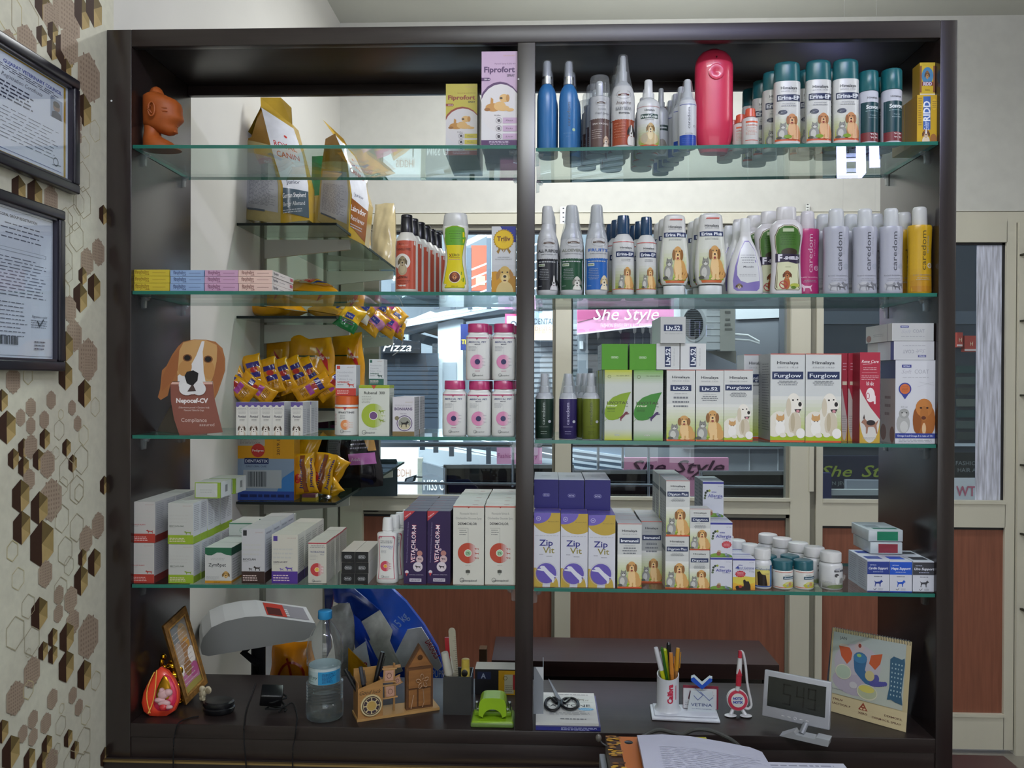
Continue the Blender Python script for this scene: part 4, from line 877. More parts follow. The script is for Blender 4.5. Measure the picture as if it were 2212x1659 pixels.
def stepprof(*seg):
 """profile in fractions (z, r); repeated z makes a step"""
 return list(seg)
def smoothp(pts,k=6):
 """catmull-rom through (z, r) points"""
 out = []
 n = len(pts)
 for i in range(n-1):
  p0,p1,p2,p3 = pts[max(i-1,0)],pts[i],pts[i+1],pts[min(i+2,n-1)]
  for j in range(k):
   t = j/k
   r = .5*(2*p1[1]+(-p0[1]+p2[1])*t+(2*p0[1]-5*p1[1]+4*p2[1]-p3[1])*t*t+(-p0[1]+3*p1[1]-3*p2[1]+p3[1])*t**3)
   out.append((p1[0]+(p2[0]-p1[0])*t,max(r,.001)))
 out.append(pts[-1]); return out
def vessel(name,label,cat,S,x0,x1,yt,body,cap,cols,capcol,art=None,az=(0,1),yf=.012,k=1.0,ex=2.0,n=1,group=None,dx=0,dy=None,mb_=None,mc=None,zb=None,over=None,aw=.9,capk=None,capex=2.0,extra=None,tilt=0,ym=None,rz=0,yface=True):
 """bottle or jar. body/cap: (z, r) in fractions of height and half width; art on band az of the height"""
 yb_ = {'1':312,'2':632,'3':950,'4':1268,'B':1575}[S[0]]
 ym = (yt+yb_)/2 if ym is None else ym
 a = at(x0,ym,yf); c = at(x1,ym,yf); w = c.x-a.x; R = w/2; xc = (a.x+c.x)/2
 z0 = (shz(S,xc)+.0004)if zb is None else zb
 H = at((x0+x1)/2,yt,yf+R*k).z-z0
 t = thing(name,label+(', front of row' if n>1 else ''),cat,(xc,yf+R*k,z0),rz,group)
 P = [(z*H,r*R)for z,r in body]; m = MB()
 cf = cols if not callable(cols)else(lambda z:cols(z/H))
 m.lathe(P,cf,32,k,ex); m.build('body',mb_ or PLAS,t,sharp=40)
 if art:
  z0a,z1a = az[0]*H,az[1]*H
  def rad(z):
   for i in range(len(P)-1):
    if P[i][0]<=z<=P[i+1][0]+1e-9:
     d = P[i+1][0]-P[i][0]; q = (z-P[i][0])/d if d>1e-9 else 0; return P[i][1]+(P[i+1][1]-P[i][1])*q
   return P[-1][1]
  rmax = max(rad(z0a+(z1a-z0a)*i/12)for i in range(13))
  A = art(2*rmax*aw,z1a-z0a); lm = MB()
  def fn(X,Z,o):
   r = rad(z0a+Z); q = min(abs(X)/r,.985); X = max(-.985*r,min(.985*r,X))
   return(X,-(r*k*(1-q**ex)**(1/ex))-o-.0001,z0a+Z)
  curved = any(abs(rad(z0a+(z1a-z0a)*i/8)-rad(z0a))>.0006 for i in range(9))
  A.onto(lm,fn,cutx=R/7,cutz=(z1a-z0a)/10 if curved else 0,eps=5e-5,e0=1.2e-4)
  lm.build('printed_label',MATT if mb_ is MATT else PLAS,t,sharp=60)
 if cap:
  m = MB(); m.lathe([(z*H,r*R)for z,r in cap],capcol,28,k if capk is None else capk,capex); m.build('cap',mc or PLAS,t,sharp=40)
 if over:
  m = MB(); m.lathe([(z*H,r*R)for z,r in over],'#ffffff',24,k,2,cap=False); m.build('clear_overcap',CLEARW,t,sharp=50)
 if extra:extra(t,R,H)
 if n>1:rowcopies(t,n,dy or(2*R*k+.0015),label,dx)
 t['h'] = H
 return t
 # ---------------------------------------------------------------- little pictures for the packs
GT_,GL_,GD_ = '#c99a5b','#e3c08a','#8a5c2e'
def golden(A,x,y,w,h,cat=True,t=GT_,l=GL_,d=GD_):
 B = Art(1,1)
 if cat:
  B.ell(.20,.22,.19,.22,'#8f8f8b'); B.ell(.17,.2,.1,.14,'#c3c2bc'); B.ell(.22,.47,.13,.11,'#85857f'); B.poly([(.11,.53),(.13,.63),(.19,.56)],'#77776f'); B.poly([(.26,.57),(.31,.63),(.33,.53)],'#77776f'); B.ell(.22,.44,.07,.045,'#c9c8c2'); B.ell(.17,.48,.02,.015,'#2c2c28'); B.ell(.26,.48,.02,.015,'#2c2c28'); B.ell(.08,.06,.1,.05,'#55554f'); B.ell(.28,.05,.08,.05,'#9b9a95')
 B.ell(.86,.14,.15,.10,d); B.ell(.64,.30,.25,.28,t); B.ell(.80,.18,.16,.18,t); B.ell(.56,.40,.15,.26,l)
 B.rect(.47,.02,.57,.34,l); B.rect(.62,.02,.72,.34,l); B.ell(.50,.03,.08,.035,l); B.ell(.68,.03,.08,.035,l)
 B.ell(.56,.74,.18,.20,t); B.ell(.40,.70,.065,.15,d); B.ell(.72,.70,.065,.15,d); B.ell(.56,.66,.10,.11,l); B.ell(.56,.70,.035,.03,'#2a211c'); B.ell(.56,.60,.05,.035,'#8c3a34')
 B.ell(.49,.80,.022,.02,'#2a211c'); B.ell(.63,.80,.022,.02,'#2a211c')
 A.sub(B,x,y,x+w,y+h)
def whitedog(A,x,y,w,h):
 B = Art(1,1); c1,c2,c3 = '#e4dfd2','#cfc4ae','#b9ab90'
 B.ell(.28,.32,.30,.26,c1); B.ell(.62,.38,.26,.34,c1); B.ell(.72,.30,.18,.26,c2); B.ell(.66,.34,.06,.2,c3); B.ell(.14,.14,.2,.12,c1)
 B.ell(.68,.76,.19,.21,'#ece7dc'); B.ell(.54,.66,.07,.2,c2); B.ell(.82,.70,.12,.10,'#ece7dc'); B.ell(.86,.73,.05,.05,'#1f1c1a'); B.poly([(.70,.62),(.90,.63),(.84,.54),(.74,.56)],'#2a2222'); B.ell(.80,.58,.05,.03,'#c98a92')
 B.ell(.66,.82,.028,.02,'#221e1b'); B.ell(.79,.83,.022,.018,'#221e1b')
 B.ell(.30,.20,.14,.15,'#efece6'); B.ell(.30,.36,.13,.10,'#efece6'); B.ell(.30,.42,.12,.06,'#c79a63'); B.poly([(.19,.43),(.20,.53),(.27,.46)],'#c79a63'); B.poly([(.34,.46),(.41,.53),(.42,.43)],'#c79a63'); B.ell(.26,.36,.015,.012,'#444'+'444'); B.ell(.35,.36,.015,.012,'#444444'); B.ell(.38,.06,.10,.05,c1); B.ell(.88,.10,.13,.11,'#efece6'); B.ell(.60,.07,.10,.05,c1)
 A.sub(B,x,y,x+w,y+h)
SIL = [(.02,.62),(.06,.72),(.14,.78),(.18,.90),(.24,.82),(.30,.76),(.36,.66),(.70,.62),(.82,.64),(.98,.80),(.90,.58),(.86,.48),(.88,.30),(.92,.04),(.84,.02),(.80,.26),(.72,.40),(.50,.40),(.40,.38),(.36,.04),(.28,.02),(.28,.36),(.20,.50),(.12,.58)]
def sil(A,x,y,w,h,col,flip=False,small=False):
 B = Art(1,1); B.poly([((1-a)if flip else a,b)for a,b in(SIL[::-1]if flip else SIL)],col)
 A.sub(B,x,y,x+w,y+h)
LEAP = [(.05,.86),(.16,.90),(.22,.97),(.36,.96),(.44,.84),(.56,.70),(.72,.52),(.80,.40),(.98,.40),(.98,.44),(.80,.50),(.82,.30),(.78,.16),(.80,.04),(.72,.02),(.72,.16),(.66,.28),(.56,.40),(.44,.52),(.36,.66),(.26,.72),(.10,.74),(.02,.80),(.02,.84),(.22,.80),(.10,.78)]
LEAP = [(.04,.80),(.22,.82),(.14,.90),(.22,.98),(.36,.97),(.46,.84),(.60,.66),(.76,.50),(.84,.42),(.99,.42),(.99,.38),(.82,.36),(.84,.24),(.80,.04),(.72,.03),(.72,.18),(.58,.36),(.44,.54),(.34,.68),(.04,.74)]
def head(A,x,y,w,h,fur='#c9a25e',ear='#8a6333',mz='#e2c48d',white=False,body=None):
 B = Art(1,1)
 if body:B.ell(.5,.05,.42,.36,body); B.ell(.5,.12,.26,.3,mz)
 B.ell(.5,.60,.30,.34,fur); B.poly([(.24,.82),(.06,.60),(.08,.34),(.22,.44),(.30,.66)],ear); B.poly([(.76,.82),(.70,.66),(.78,.44),(.92,.34),(.94,.60)],ear)
 if white:B.poly([(.46,.95),(.55,.95),(.60,.6),(.66,.38),(.34,.38),(.42,.6)],'#e9e7e4')
 B.ell(.5,.42,.18,.20,mz); B.ell(.5,.50,.08,.06,'#26211e'); B.ell(.37,.68,.045,.035,'#241d18'); B.ell(.63,.68,.045,.035,'#241d18'); B.ell(.5,.33,.08,.03,'#5a3a33')
 A.sub(B,x,y,x+w,y+h)
NAVY = '#1d2c54'
def himal(A,y,h,w=.62,x=.5,gap=.08,c='#3f4148'):
 A.text('Himalaya',x,y,h,c,w=w,bold=.015); A.text('SINCE 1930',x,y-gap,h*.5,'#9b9da3',w=w*.98)
 return A
def hb(title,ty,th,pic='gold',grass=True,hy=.9,lines_=(.62,.72),tw=.66,barw=.8,sub=True,base='#dfdfdc',strip=True,px=(0,.02,1,.44),xs=.5,mid=None):
 """white card with green-yellow fade, red edges, navy title bar and a pet picture"""
 def f(w,h):
  A = Art(w,h); A.grad(0,.03,1,.52,'#a9bb1e' if grass else '#c9cfa6',base,12)
  if strip:A.rect(0,0,1,.022,'#d2592e'); A.rect(0,.992,1,1,'#c9594c')
  himal(A,hy,.035,x=xs,gap=.055)
  A.rect(xs-barw/2,ty-th*.95,xs+barw/2,ty+th*.95,NAVY); A.text(title,xs,ty,th*.98,'#e6eaf0',w=tw,bold=.03)
  A.text('LIQUID 200 ml',xs,ty-th*1.7,th*.3,'#8b8e94',w=.44)
  if sub:A.lines(.2,.8,lines_[0],lines_[1],3,'#6f737a',.4,5,c=True)
  if pic=='gold':A.rect(px[0],.022,px[2],.06,'#7f9a1c'); golden(A,*px)
  if pic=='white':A.rect(0,.022,1,.10,'#9fb71a'); whitedog(A,*px)
  return A
 return f
def sidetext(c='#77797f',n=22,lo=.08,hi=.92,strip=None,qr=None,bar=None):
 def f(w,h):
  A = Art(w,h); A.lines(.12,.9,lo,hi,n,c,.35,7)
  if bar:A.rect(0,0,1,bar[0],bar[1])
  if strip:A.rect(0,0,1,.022,strip)
  return A
 return f
def pill(A,x,y,w,h,txt,c,tc,n=10):
 """rounded bar with lettering"""
 k = h*A.H/A.W/2; pts = []
 for i in range(n+1):t = math.radians(-90+180*i/n); pts.append((x+w/2-k+k*math.cos(t),y+h/2*math.sin(t)))
 for i in range(n+1):t = math.radians(90+180*i/n); pts.append((x-w/2+k+k*math.cos(t),y+h/2*math.sin(t)))
 A.poly(pts,c)
 if tc!=c:
  pts2 = [(x+(a-x)*.92,y+(b-y)*.82)for a,b in pts]; A.poly(pts2,tc[0]); 
  A.text(txt,x,y,h*.5,tc[1],w=w*.7,bold=.02)
 return A
def discs(A,x,y,r,c1,c2,c3,two=None,ic=None):
 A.ell(x,y,r,None,c1,28,90,270)
 a,b = hx(c1),hx('#dcdcda')
 for i in range(6):
  t = i/6; c = tuple(a[j]*(1-t)+b[j]*t for j in range(4)); x0 = x+r*(i/6); x1 = x+r*((i+1)/6); ry = r*A.W/A.H
  y0 = ry*math.sqrt(max(0,1-(i/6)**2)); y1 = ry*math.sqrt(max(0,1-((i+1)/6)**2)); A.poly([(x0,y-y0),(x1,y-y1),(x1,y+y1),(x0,y+y0)],c)
 A.ell(x,y,r*.36,None,'#ecebe6'); A.ell(x,y,r*.32,None,c2)
 if c3:A.text(c3,x,y,r*.26*A.W/A.H,'#3a5a3c',w=r*.36,bold=.02)
 ic = ic or c1
 for dy in(.45,0,-.45):sil(A,x+r*.62,y+dy*r*A.W/A.H-.015,.16,.025,ic)
def vetq(A,x,y,w,h=.018,c='#3c4046'):
 A.ring(x-w*.42,y,.07,.012,c,ry=.07*A.W/A.H); A.text('vetoquinol',x+.02,y-.004,h,c,w=w,bold=.01)
 # ================================================================ LEFT HALF OF THE CABINET
 # ---- top shelf
def fip(main,dark,dk2):
 def f(w,h):
  A = Art(w,h); A.rect(0,.40,1,1,main); A.ell(.52,.41,.60,.27,dark); A.ell(.54,.40,.58,.255,'#e0dcdd'); A.rect(0,.0,1,.42,'#dedcdf'); A.ell(.54,.40,.58,.255,'#e0dcdd')
  A.text('SAVAVET',.78,.955,.014,'#c9a27a',w=.34); A.text('Fipronil Spray 0.25% w/v',.66,.87,.014,dark,w=.58)
  A.text('Fiprofort',.5,.81,.06,dark,w=.86,bold=.035); A.text('SPRAY',.82,.745,.028,dk2,w=.22,bold=.03)
  pill(A,.10,.705,.30,.036,'',dark,dark); A.text('250 ml',.15,.705,.016,'#efe6ee',w=.16,bold=.02)
  B = Art(1,1); c1,c2,c3 = '#c08a42','#ddb372','#9a6428'
  B.ell(.30,.22,.26,.20,c1); B.poly([(.20,.35),(.22,.70),(.30,.62),(.30,.36)],c1); B.ell(.52,.28,.20,.22,c2); B.ell(.66,.66,.16,.20,c2); B.ell(.78,.66,.06,.18,c1); B.ell(.56,.66,.05,.05,'#3a2a1c'); B.ell(.62,.18,.22,.14,c2); B.ell(.10,.12,.1,.08,c3); B.ell(.85,.1,.14,.08,c2)
  A.sub(B,.08,.36,.92,.58)
  A.text('Kills:',.46,.325,.014,'#39343c',w=.18)
  for i,n_ in enumerate(('Fleas','Ticks','Lice')):
   y = .27-i*.085; A.grad(.60,y-.03,1,y+.03,main,main,1); A.ring(.49,y,.085,.008,'#6b6472'); A.ell(.49,y,.04,None,'#39313c'); A.line(.43,y+.02,.55,y-.02,.008,'#6b6472'); A.text(n_,.78,y,.016,'#3f3640',w=.2,shear=.3)
  A.rect(0,0,1,.062,dark)
  A.lines(.2,.8,.01,.055,3,'#cfc3d4',.4,3,c=True)
  return A
 return f
G1 = 'spray cartons at the centre post on the top left shelf'
carton('spray_carton','small yellow flea spray carton with red print and puppy picture','carton','1L',963,1031,181,fip('#c9bb4a','#93402e','#3a3320'),'#d8d4c8',side='#4a2c38',yf=.085,dp=.062,n=3,group=G1,ym=255)
carton('spray_carton','large pale purple flea spray carton with puppy picture, beside the centre post','carton','1L',1040,1117.3,111,fip('#c6a8c6','#4f2a5e','#3d2a48'),'#cbbccb',side='#3c2844',yf=.012,dp=.068,n=3,group=G1)
# Buddha head
t = thing('buddha_bust','terracotta bust of a head with topknot and long ear, facing right','bust')
TERR = mat('terracotta','#a4521f',.5,spec=.4,noise=(30,.12,(1,1,1)),bump=.25)
pb_ = at(343,330,.052); zb = shz('1L',pb_.x)+.0005
def bx_(x):return at(x,260,.052).x
def bz_(y):return at(340,y,.052).z
def stackrings(nm,sec,yc=.052):
 m = MB(); vs = []; n = 28
 for y,l,r,d in sec:
  rx = (bx_(r)-bx_(l))/2; cx_ = max((bx_(l)+bx_(r))/2,XLI+.002+rx); ry = min(d*.00095,.034); z = max(bz_(y),zb)
  for i in range(n):a = 2*math.pi*i/n; vs.append((cx_+rx*math.cos(a),yc+ry*math.sin(a),z))
 m.add(vs,[(j*n+i,j*n+(i+1)%n,(j+1)*n+(i+1)%n,(j+1)*n+i)for j in range(len(sec)-1)for i in range(n)],'#a4521f',0,True); m.add(vs[:n],[list(range(n))[::-1]],'#a4521f'); m.add(vs[-n:],[list(range(n))],'#a4521f',0,True)
 m.build(nm,TERR,t,sharp=180)
stackrings('bust_body',[(334,303,384,30),(322,302,378,31),(308,303,364,28),(300,307,352,24),(294,312,347,21),(280,313,346,20),(266,312,348,20)])
stackrings('head',[(293,362,369,5),(290,352,377,14),(285,340,382,20),(279,326,383,25),(273,312,383,29),(266,304,384,32),(260,301,386,33),(254,299,383,35),(246,298,380,36),(236,298,380,36),(226,299,378,36),(217,303,373,33),(210,310,364,28),(205,318,355,22),(203,322,352,18)])
stackrings('topknot',[(206,322,354,18),(200,324,352,16),(194,327,349,13),(190,331,345,8),(188,335,341,3)])
mm = MB()
for(x,y,rx,ry,rz_,Y)in((385,259,4,5,5,.052),(382,268,4,8,2.2,.052),(381,274,4,8,2.4,.052),(379,286,5,10,4,.052),(368,250,8,3,2,.022),(366,243,9,3,1.6,.022)):mm.ell((bx_(x),Y,bz_(y)),(rx*.00095,ry*.00095,rz_*.00095),'#a4521f')
mm.build('face',TERR,t)
mm = MB(); p = [(bx_(344+7*math.cos(a)),.052-.037,bz_(247+15*math.sin(a)))for a in[i*math.pi/10 for i in range(21)]]; mm.tube(p,.0022,'#a4521f',8); mm.tube([(bx_(343),.014,bz_(240)),(bx_(341),.012,bz_(250)),(bx_(344),.014,bz_(256))],.002,'#a4521f'); mm.build('ear',TERR,t)
# ---- second shelf: stacks of thin boxes with Devanagari lettering
def thin(col,dk,lat=False):
 def f(w,h):
  A = Art(w,h); A.text('िफप्रोफोटर्',.28,.55,.45,dk,w=.38,bold=.02); A.rect(.55,.48,.9,.53,dk); A.rect(.36,.16,.46,.22,dk); return A
 return f
for(x0,x1,col,dk,nm,dpt)in((285,366,'#c9b43a','#8a6a1a','yellow',.15),(368.5,441,'#8fa9cf','#38466e','pale blue',.15),(442,514.5,'#c49bb8','#6e3a58','mauve',.15),(515.5,588,'#dcbcb0','#6b3a34','pale pink',.15)):
 z = None
 for k in range(3):
  yt = [612.5,597.5,583.5][k]-(1 if nm=='yellow' else 0)
  o = carton('thin_carton','%s flat tick drops box, %s of its stack'%(nm,['bottom','middle','top'][k]),'carton','2L',x0+random.uniform(-1,1),x1+random.uniform(-.7,.7),yt,thin(col,dk),col,side='#dcd0c8' if nm=='pale pink' else col,top=col,yf=.014,dp=dpt,zb=z,group='flat boxes stacked on the second left shelf',ym=605,sideart=(lambda w,h:Art(w,h).text('Fiprofort',.17,.6,.4,'#3c3036',w=.22,bold=.03).rect(.34,.5,.6,.56,'#6a5c60').rect(.84,.3,.98,.8,'#a83040'))if nm=='pale pink' else None)
  z = topz(o)+.0006
  # tall bottles
def lotion(w,h):
 A = Art(w,h); A.rect(0,0,1,1,'#b4513d'); A.text('Bexx',.34,.93,.035,'#3a2020',w=.26,shear=.3); A.text('TANGLE FREE',.42,.82,.05,'#4a211a',w=.66,bold=.02); A.text('DOG COAT',.5,.9,.02,'#d9a79a',w=.3)
 A.ell(.38,.56,.36,None,'#d9d4cc'); head(A,.14,.38,.5,.32,'#8d7d5f','#5d5038','#b5a688',body='#a5967a'); A.text('LOTION',.38,.24,.045,'#4a211a',w=.46,bold=.03); A.lines(.15,.75,.10,.19,3,'#7c3325'); A.text('VENZ',.38,.07,.03,'#efe6dc',w=.36,bold=.04); return A
SH_BODY = [(0,.86),(.012,.96),(.03,1),(.60,1)]+smoothp([(.62,.99),(.68,.93),(.73,.74),(.77,.56),(.78,.5)],4)[1:]
vessel('lotion_bottle','white lotion bottle with salmon dog label and black cap','bottle','2L',850,899,465,SH_BODY,[(.765,.50),(.77,.56),(.955,.52),(.96,.49),(.962,.51),(.99,.51),(1,.46)],'#d6d3ca','#17161d',lotion,(.04,.655),n=6,dx=.0075,dy=.043,yf=.014,group='lotion bottles in a row on the second left shelf',aw=.99)
def xero(w,h):
 A = Art(w,h); O = [(.10,.02),(.90,.02),(.96,.10),(.82,.40),(.80,.50),(.84,.62),(.94,.80),(.88,.95),(.6,.985),(.4,.985),(.12,.95),(.06,.80),(.16,.62),(.20,.50),(.18,.40),(.04,.10)]
 A.poly(O,'#6d8f1f'); I = [(.5+(x-.5)*.94,.5+(y-.5)*.985)for x,y in O]; 
 A.poly(I,'#d5c413'); A.poly([(.15,.69),(.86,.69),(.91,.80),(.86,.94),(.6,.975),(.4,.975),(.14,.94),(.09,.80)],'#5c9a2a')
 A.lines(.25,.78,.73,.92,5,'#3f6d1e',.22,4,c=True); A.text('X',.32,.53,.055,'#7a3a10',w=.14,bold=.03); A.text('ERO',.54,.535,.04,'#5a5210',w=.30,bold=.02); A.rect(.3,.49,.7,.495,'#7a3a10'); A.lines(.25,.75,.455,.475,1,'#b06a9a')
 A.ell(.5,.19,.24,None,'#e9e2d0'); A.ell(.5,.19,.215,None,'#5f2a20'); head(A,.30,.12,.4,.15,'#a86038','#6e3218','#c98a5c'); A.text('200 ml',.5,.05,.018,'#55520f',w=.26); return A
vessel('conditioner_bottle','tall waisted white bottle with green and yellow label','bottle','2L',953,1011,462,smoothp([(0,.9),(.03,1.0),(.12,.99),(.30,.84),(.45,.78),(.60,.82),(.74,.95),(.82,.98),(.835,.96)],4),[(.835,.95),(.84,.96),(.98,.86),(1.0,.78)],'#d6d6cf','#c9cac8',xero,(.035,.845),k=.6,ex=2.4,yf=.013,aw=.92)
def triliv(w,h):
 A = Art(w,h); A.rect(0,.35,1,1,'#c6c8cc'); A.poly([(.35,1),(1,1),(1,.76),(.8,.76)],'#27318a'); A.grad(0,0,1,.42,'#8f9498','#c6c8cc',4); A.ell(.15,.12,.5,.2,'#c08a26'); A.ell(.92,.05,.3,.2,'#a87a28')
 pts = []
 for i in range(48):r = .40 if i%2 else .44; pts.append((.5+r*math.cos(i*math.pi/24),.80+r*A.W/A.H*math.sin(i*math.pi/24)))
 A.poly([(.2,.62),(.42,.72),(.5,.60),(.38,.66),(.28,.58)],'#8b6a2a'); A.poly([(.8,.62),(.58,.72),(.5,.60),(.62,.66),(.74,.58)],'#8b6a2a'); A.poly(pts,'#a9851c'); A.ell(.5,.80,.38,None,'#d9b41c')
 A.text('Triliv',.5,.815,.07,'#5f2a20',w=.56,bold=.03); A.text('SYRUP',.5,.765,.018,'#8a6a14',w=.2); A.text('LIVER SUPPLEMENT',.5,.53,.016,'#6a6d72',w=.5); A.text('PROTECTION + IMMUNITY',.5,.50,.016,'#6a6d72',w=.7)
 A.ell(.55,.0,.36,.17,'#cdb67e'); head(A,.14,.06,.82,.36,'#c8a860','#a3763a','#d9c289'); return A
carton('syrup_carton','grey syrup carton with gold rosette and yellow labrador','carton','2L',1062,1114,489,triliv,'#b9bbbd',side='#2b2f5c',yf=.014,dp=.05)
b = MB(); p = at(1115.5,560,.014)
for k in range(24):z = at(1115,492+k*5.6,.013).z; b.ell((p.x,.013,z),(.0011,.0011,.0011),'#cfd2d4',nu=8,nv=6)
tag(b.build('spiral_wire',METAL),'thin upright spiral wire between the labrador carton and the centre post','wire')
# ---- third shelf
t = thing('dog_standee','cardboard display of a beagle holding a brown card in its mouth','display stand')
Yn = .045
def cp(x,y,Y=Yn):p = at(x,y,Y); return(p.x,p.z)
def card(name,pts,Y,th,col,A=None,par=t,m_=PAPER):
 mb_ = MB(); q = [cp(x,y,Y)for x,y in pts]; ar = sum(q[i][0]*q[(i+1)%len(q)][1]-q[(i+1)%len(q)][0]*q[i][1]for i in range(len(q)))
 mb_.prism(q if ar>0 else q[::-1],Y,Y+th,col)
 if A:A(mb_)
 return mb_.build(name,m_,par)
def flat(mb_,pts,col,Y,lay):
 q = [cp(x,y,Y)for x,y in pts]; ar = sum(q[i][0]*q[(i+1)%len(q)][1]-q[(i+1)%len(q)][0]*q[i][1]for i in range(len(q)))
 q = q if ar>0 else q[::-1]; mb_.add([(x,Y-.0001-lay*6e-5,z)for x,z in q],[list(range(len(q)))],col)
def elp(x,y,rx,ry,n=18,rot=0):
 c,s_ = math.cos(rot),math.sin(rot); return[(x+rx*math.cos(2*math.pi*i/n)*c-ry*math.sin(2*math.pi*i/n)*s_,y+rx*math.cos(2*math.pi*i/n)*s_+ry*math.sin(2*math.pi*i/n)*c)for i in range(n)]
DOG = [(420,733),(396,738),(385,748),(372,766),(360,790),(350,800),(348,818),(346,840),(341,858),(347,864),(362,855),(368,830),(372,824),(460,824),(463,862),(470,848),(478,825),(486,800),(486,775),(480,752),(465,738),(445,734)]
def dogart(mb_):
 L = [(DOG,'#a0673c'),([(420,734),(396,740),(386,760),(382,800),(386,824),(456,824),(466,800),(472,770),(468,745),(445,735)],'#c29862'),([(372,770),(388,752),(384,800),(372,824),(350,845),(350,815)],'#9a5f38'),([(470,745),(484,775),(484,800),(466,850),(460,820),(468,780)],'#9a5f38'),([(436,737),(442,737),(438,760),(440,800),(444,824),(384,824),(384,812),(412,790),(424,768)],'#e2e0e0'),(elp(413,832,27,20),'#e2e0e0'),(elp(404,840,17,14),'#e6e4e4'),(elp(430,840,15,14),'#dedcdc'),(elp(400,795,14,18,rot=.4),'#b88750'),(elp(452,800,12,20),'#b88750'),(elp(405,773,10,8),'#7a4c2c'),(elp(405,773,7,6),'#1d1614'),(elp(450,776,10,8),'#7a4c2c'),(elp(450,776,7,6),'#1d1614'),([(399,812),(404,803),(418,800),(429,806),(427,822),(416,834),(404,828)],'#1c1a1e'),([(414,832),(418,832),(424,845),(405,846)],'#4a3a38')]
 for k,(p_,c)in enumerate(L):flat(mb_,p_,c,Yn-.004,k)
def cardart(mb_):
 Yc = Yn-.002
 flat(mb_,[(368,825),(459,825),(459,830),(368,830)],'#e2b7a8',Yc,1)
 def w_(s_,x,y,h,w,c='#f0e9e8',bold=.02):
  p = at(x,y,Yc); k = (Yc+1.75)/F; A = Art(w*k,h*k*2); A.text(s_,.5,.5,.5,c,w=1,bold=bold); A.onto(mb_,lambda X,Z,o:(p.x+X,Yc-o-.0001,p.z-A.H/2+Z),clip=False)
 w_('Nepocef-CV',415,865,10,71,bold=.04); w_('(Cefpodoxime proxetil + Clavulanic Acid)',419,880,4,68,'#e3cfc9',0); w_('Flavoured Tablets for Dogs',419,886,4,44,'#e3cfc9',0)
 w_('Compliance',419,907,9,57,'#dcc8c2',0); w_('assured',447,917,7,33,'#d6c0ba',0)
card('dog_head_panel',DOG,Yn-.004,.0015,'#a0673c',dogart); card('held_card',[(368,825),(459,825),(463,860),(470,890),(481,934),(388,941),(376,905),(369,865)],Yn-.002,.0014,'#8a5448',cardart)
b = MB(); z_ = shz('3L',-.8)+.0006; a = at(330,936,.10); c = at(390,936,Yn); top_ = at(395,830,Yn+.01)
b.add([(a.x,.12,z_),(c.x+.0,Yn+.004,z_),(c.x+.0,Yn+.004,top_.z),(top_.x,Yn+.02,top_.z)],[(0,1,2,3),(3,2,1,0)],'#6f675c')
b.add([(a.x,.12,z_),(c.x+.03,.12,z_),(c.x+.03,Yn+.01,top_.z),(top_.x,Yn+.01,top_.z)],[(0,1,2,3),(3,2,1,0)],'#7a7166'); b.build('easel_back',PAPER,t)
for o in[x for x in bpy.data.objects if x.parent==t and x.name.startswith('dog_head')]:pass
def pom(w,h):
 A = Art(w,h); A.rect(0,.88,1,1,'#5c4d8e')
 for k in range(4):A.ell(.125+.25*k,.885,.125,.025,'#5c4d8e' if k%2==0 else '#d4d2ca')
 A.lines(.1,.9,.64,.83,5,'#9b9a98',.3,5,c=True); A.text('Pomisol',.5,.57,.075,'#3d3a48',w=.7,shear=.25,bold=.02); A.lines(.28,.74,.42,.50,2,'#7e7c7a',.4,4,c=True)
 head(A,.1,.0,.75,.36,'#d0c9bf','#4a3a2e','#e3ded6',body='#c9b7a4'); return A
G3 = 'ear drop cartons with a violet wave on the third left shelf'
for k,(a,c,n)in enumerate(((510,535.5,1),(536,561.5,1),(562,587.5,1),(588,613.5,3),(628,654,4))):
 carton('ear_drops_carton','small white ear drops carton with violet wave, %s'%['at the wall end','second along','third along','fourth along','fifth, after the gap'][k],'carton','3L',a,c,869,pom,'#cfcdc6',side='#bfbec0',yf=.014,dp=.03,n=n,group=G3,sideart=sidetext('#8b8b93',14,.05,.8,bar=None))
def safe(col,dogc,n_):
 def f(w,h):
  A = Art(w,h); A.rect(.06,.86,.22,.97,col); A.text('SAVAVET',.74,.92,.035,'#9b7f70',w=.36)
  for i,s_ in enumerate(('Pimobendan','Chewable','Tablets '+n_)):A.text(s_,.08,.76-.11*i,.065,'#a4a7ae',w=[.78,.58,.74][i],al='l')
  A.text('SAFEHEART',.08,.44,.05,col,w=.6,al='l',bold=.03); A.lines(.08,.4,.33,.38,1,'#55575c'); sil(A,.55,.27,.38,.16,dogc); A.rect(0,0,1,.24,col); A.lines(.08,.7,.05,.19,3,'#e8d6d2',.35,3); return A
 return f
def cyl_jar(w,h):
 A = Art(w,h); A.rect(0,.87,1,.93,'#cf6a3a'); A.poly([(.42,.93),(.58,.93),(.5,.80)],'#a8323c'); A.text('IPAKITINE',.54,.74,.065,'#3a3d44',w=.62,bold=.02); A.lines(.3,.52,.52,.66,3,'#8a8c92'); discs(A,.52,.32,.20,'#d98a55','#e0b48c',None); vetq(A,.52,.10,.34,.03); A.lines(.02,.16,.3,.7,8,'#b6656a',.3); return A
JAR = [(0,.92),(.015,.98),(.04,1),(.70,1),(.73,.98)]
o = vessel('powder_tub','white powder tub with orange lid on the third left shelf','tub','3L',717,773,855,[(0,.94),(.02,1),(.76,1),(.78,.96)],[(.78,.97),(.785,1),(.985,.98),(1,.93)],'#cfcfca','#c75a25',cyl_jar,(.04,.78),yf=.012,aw=.96)
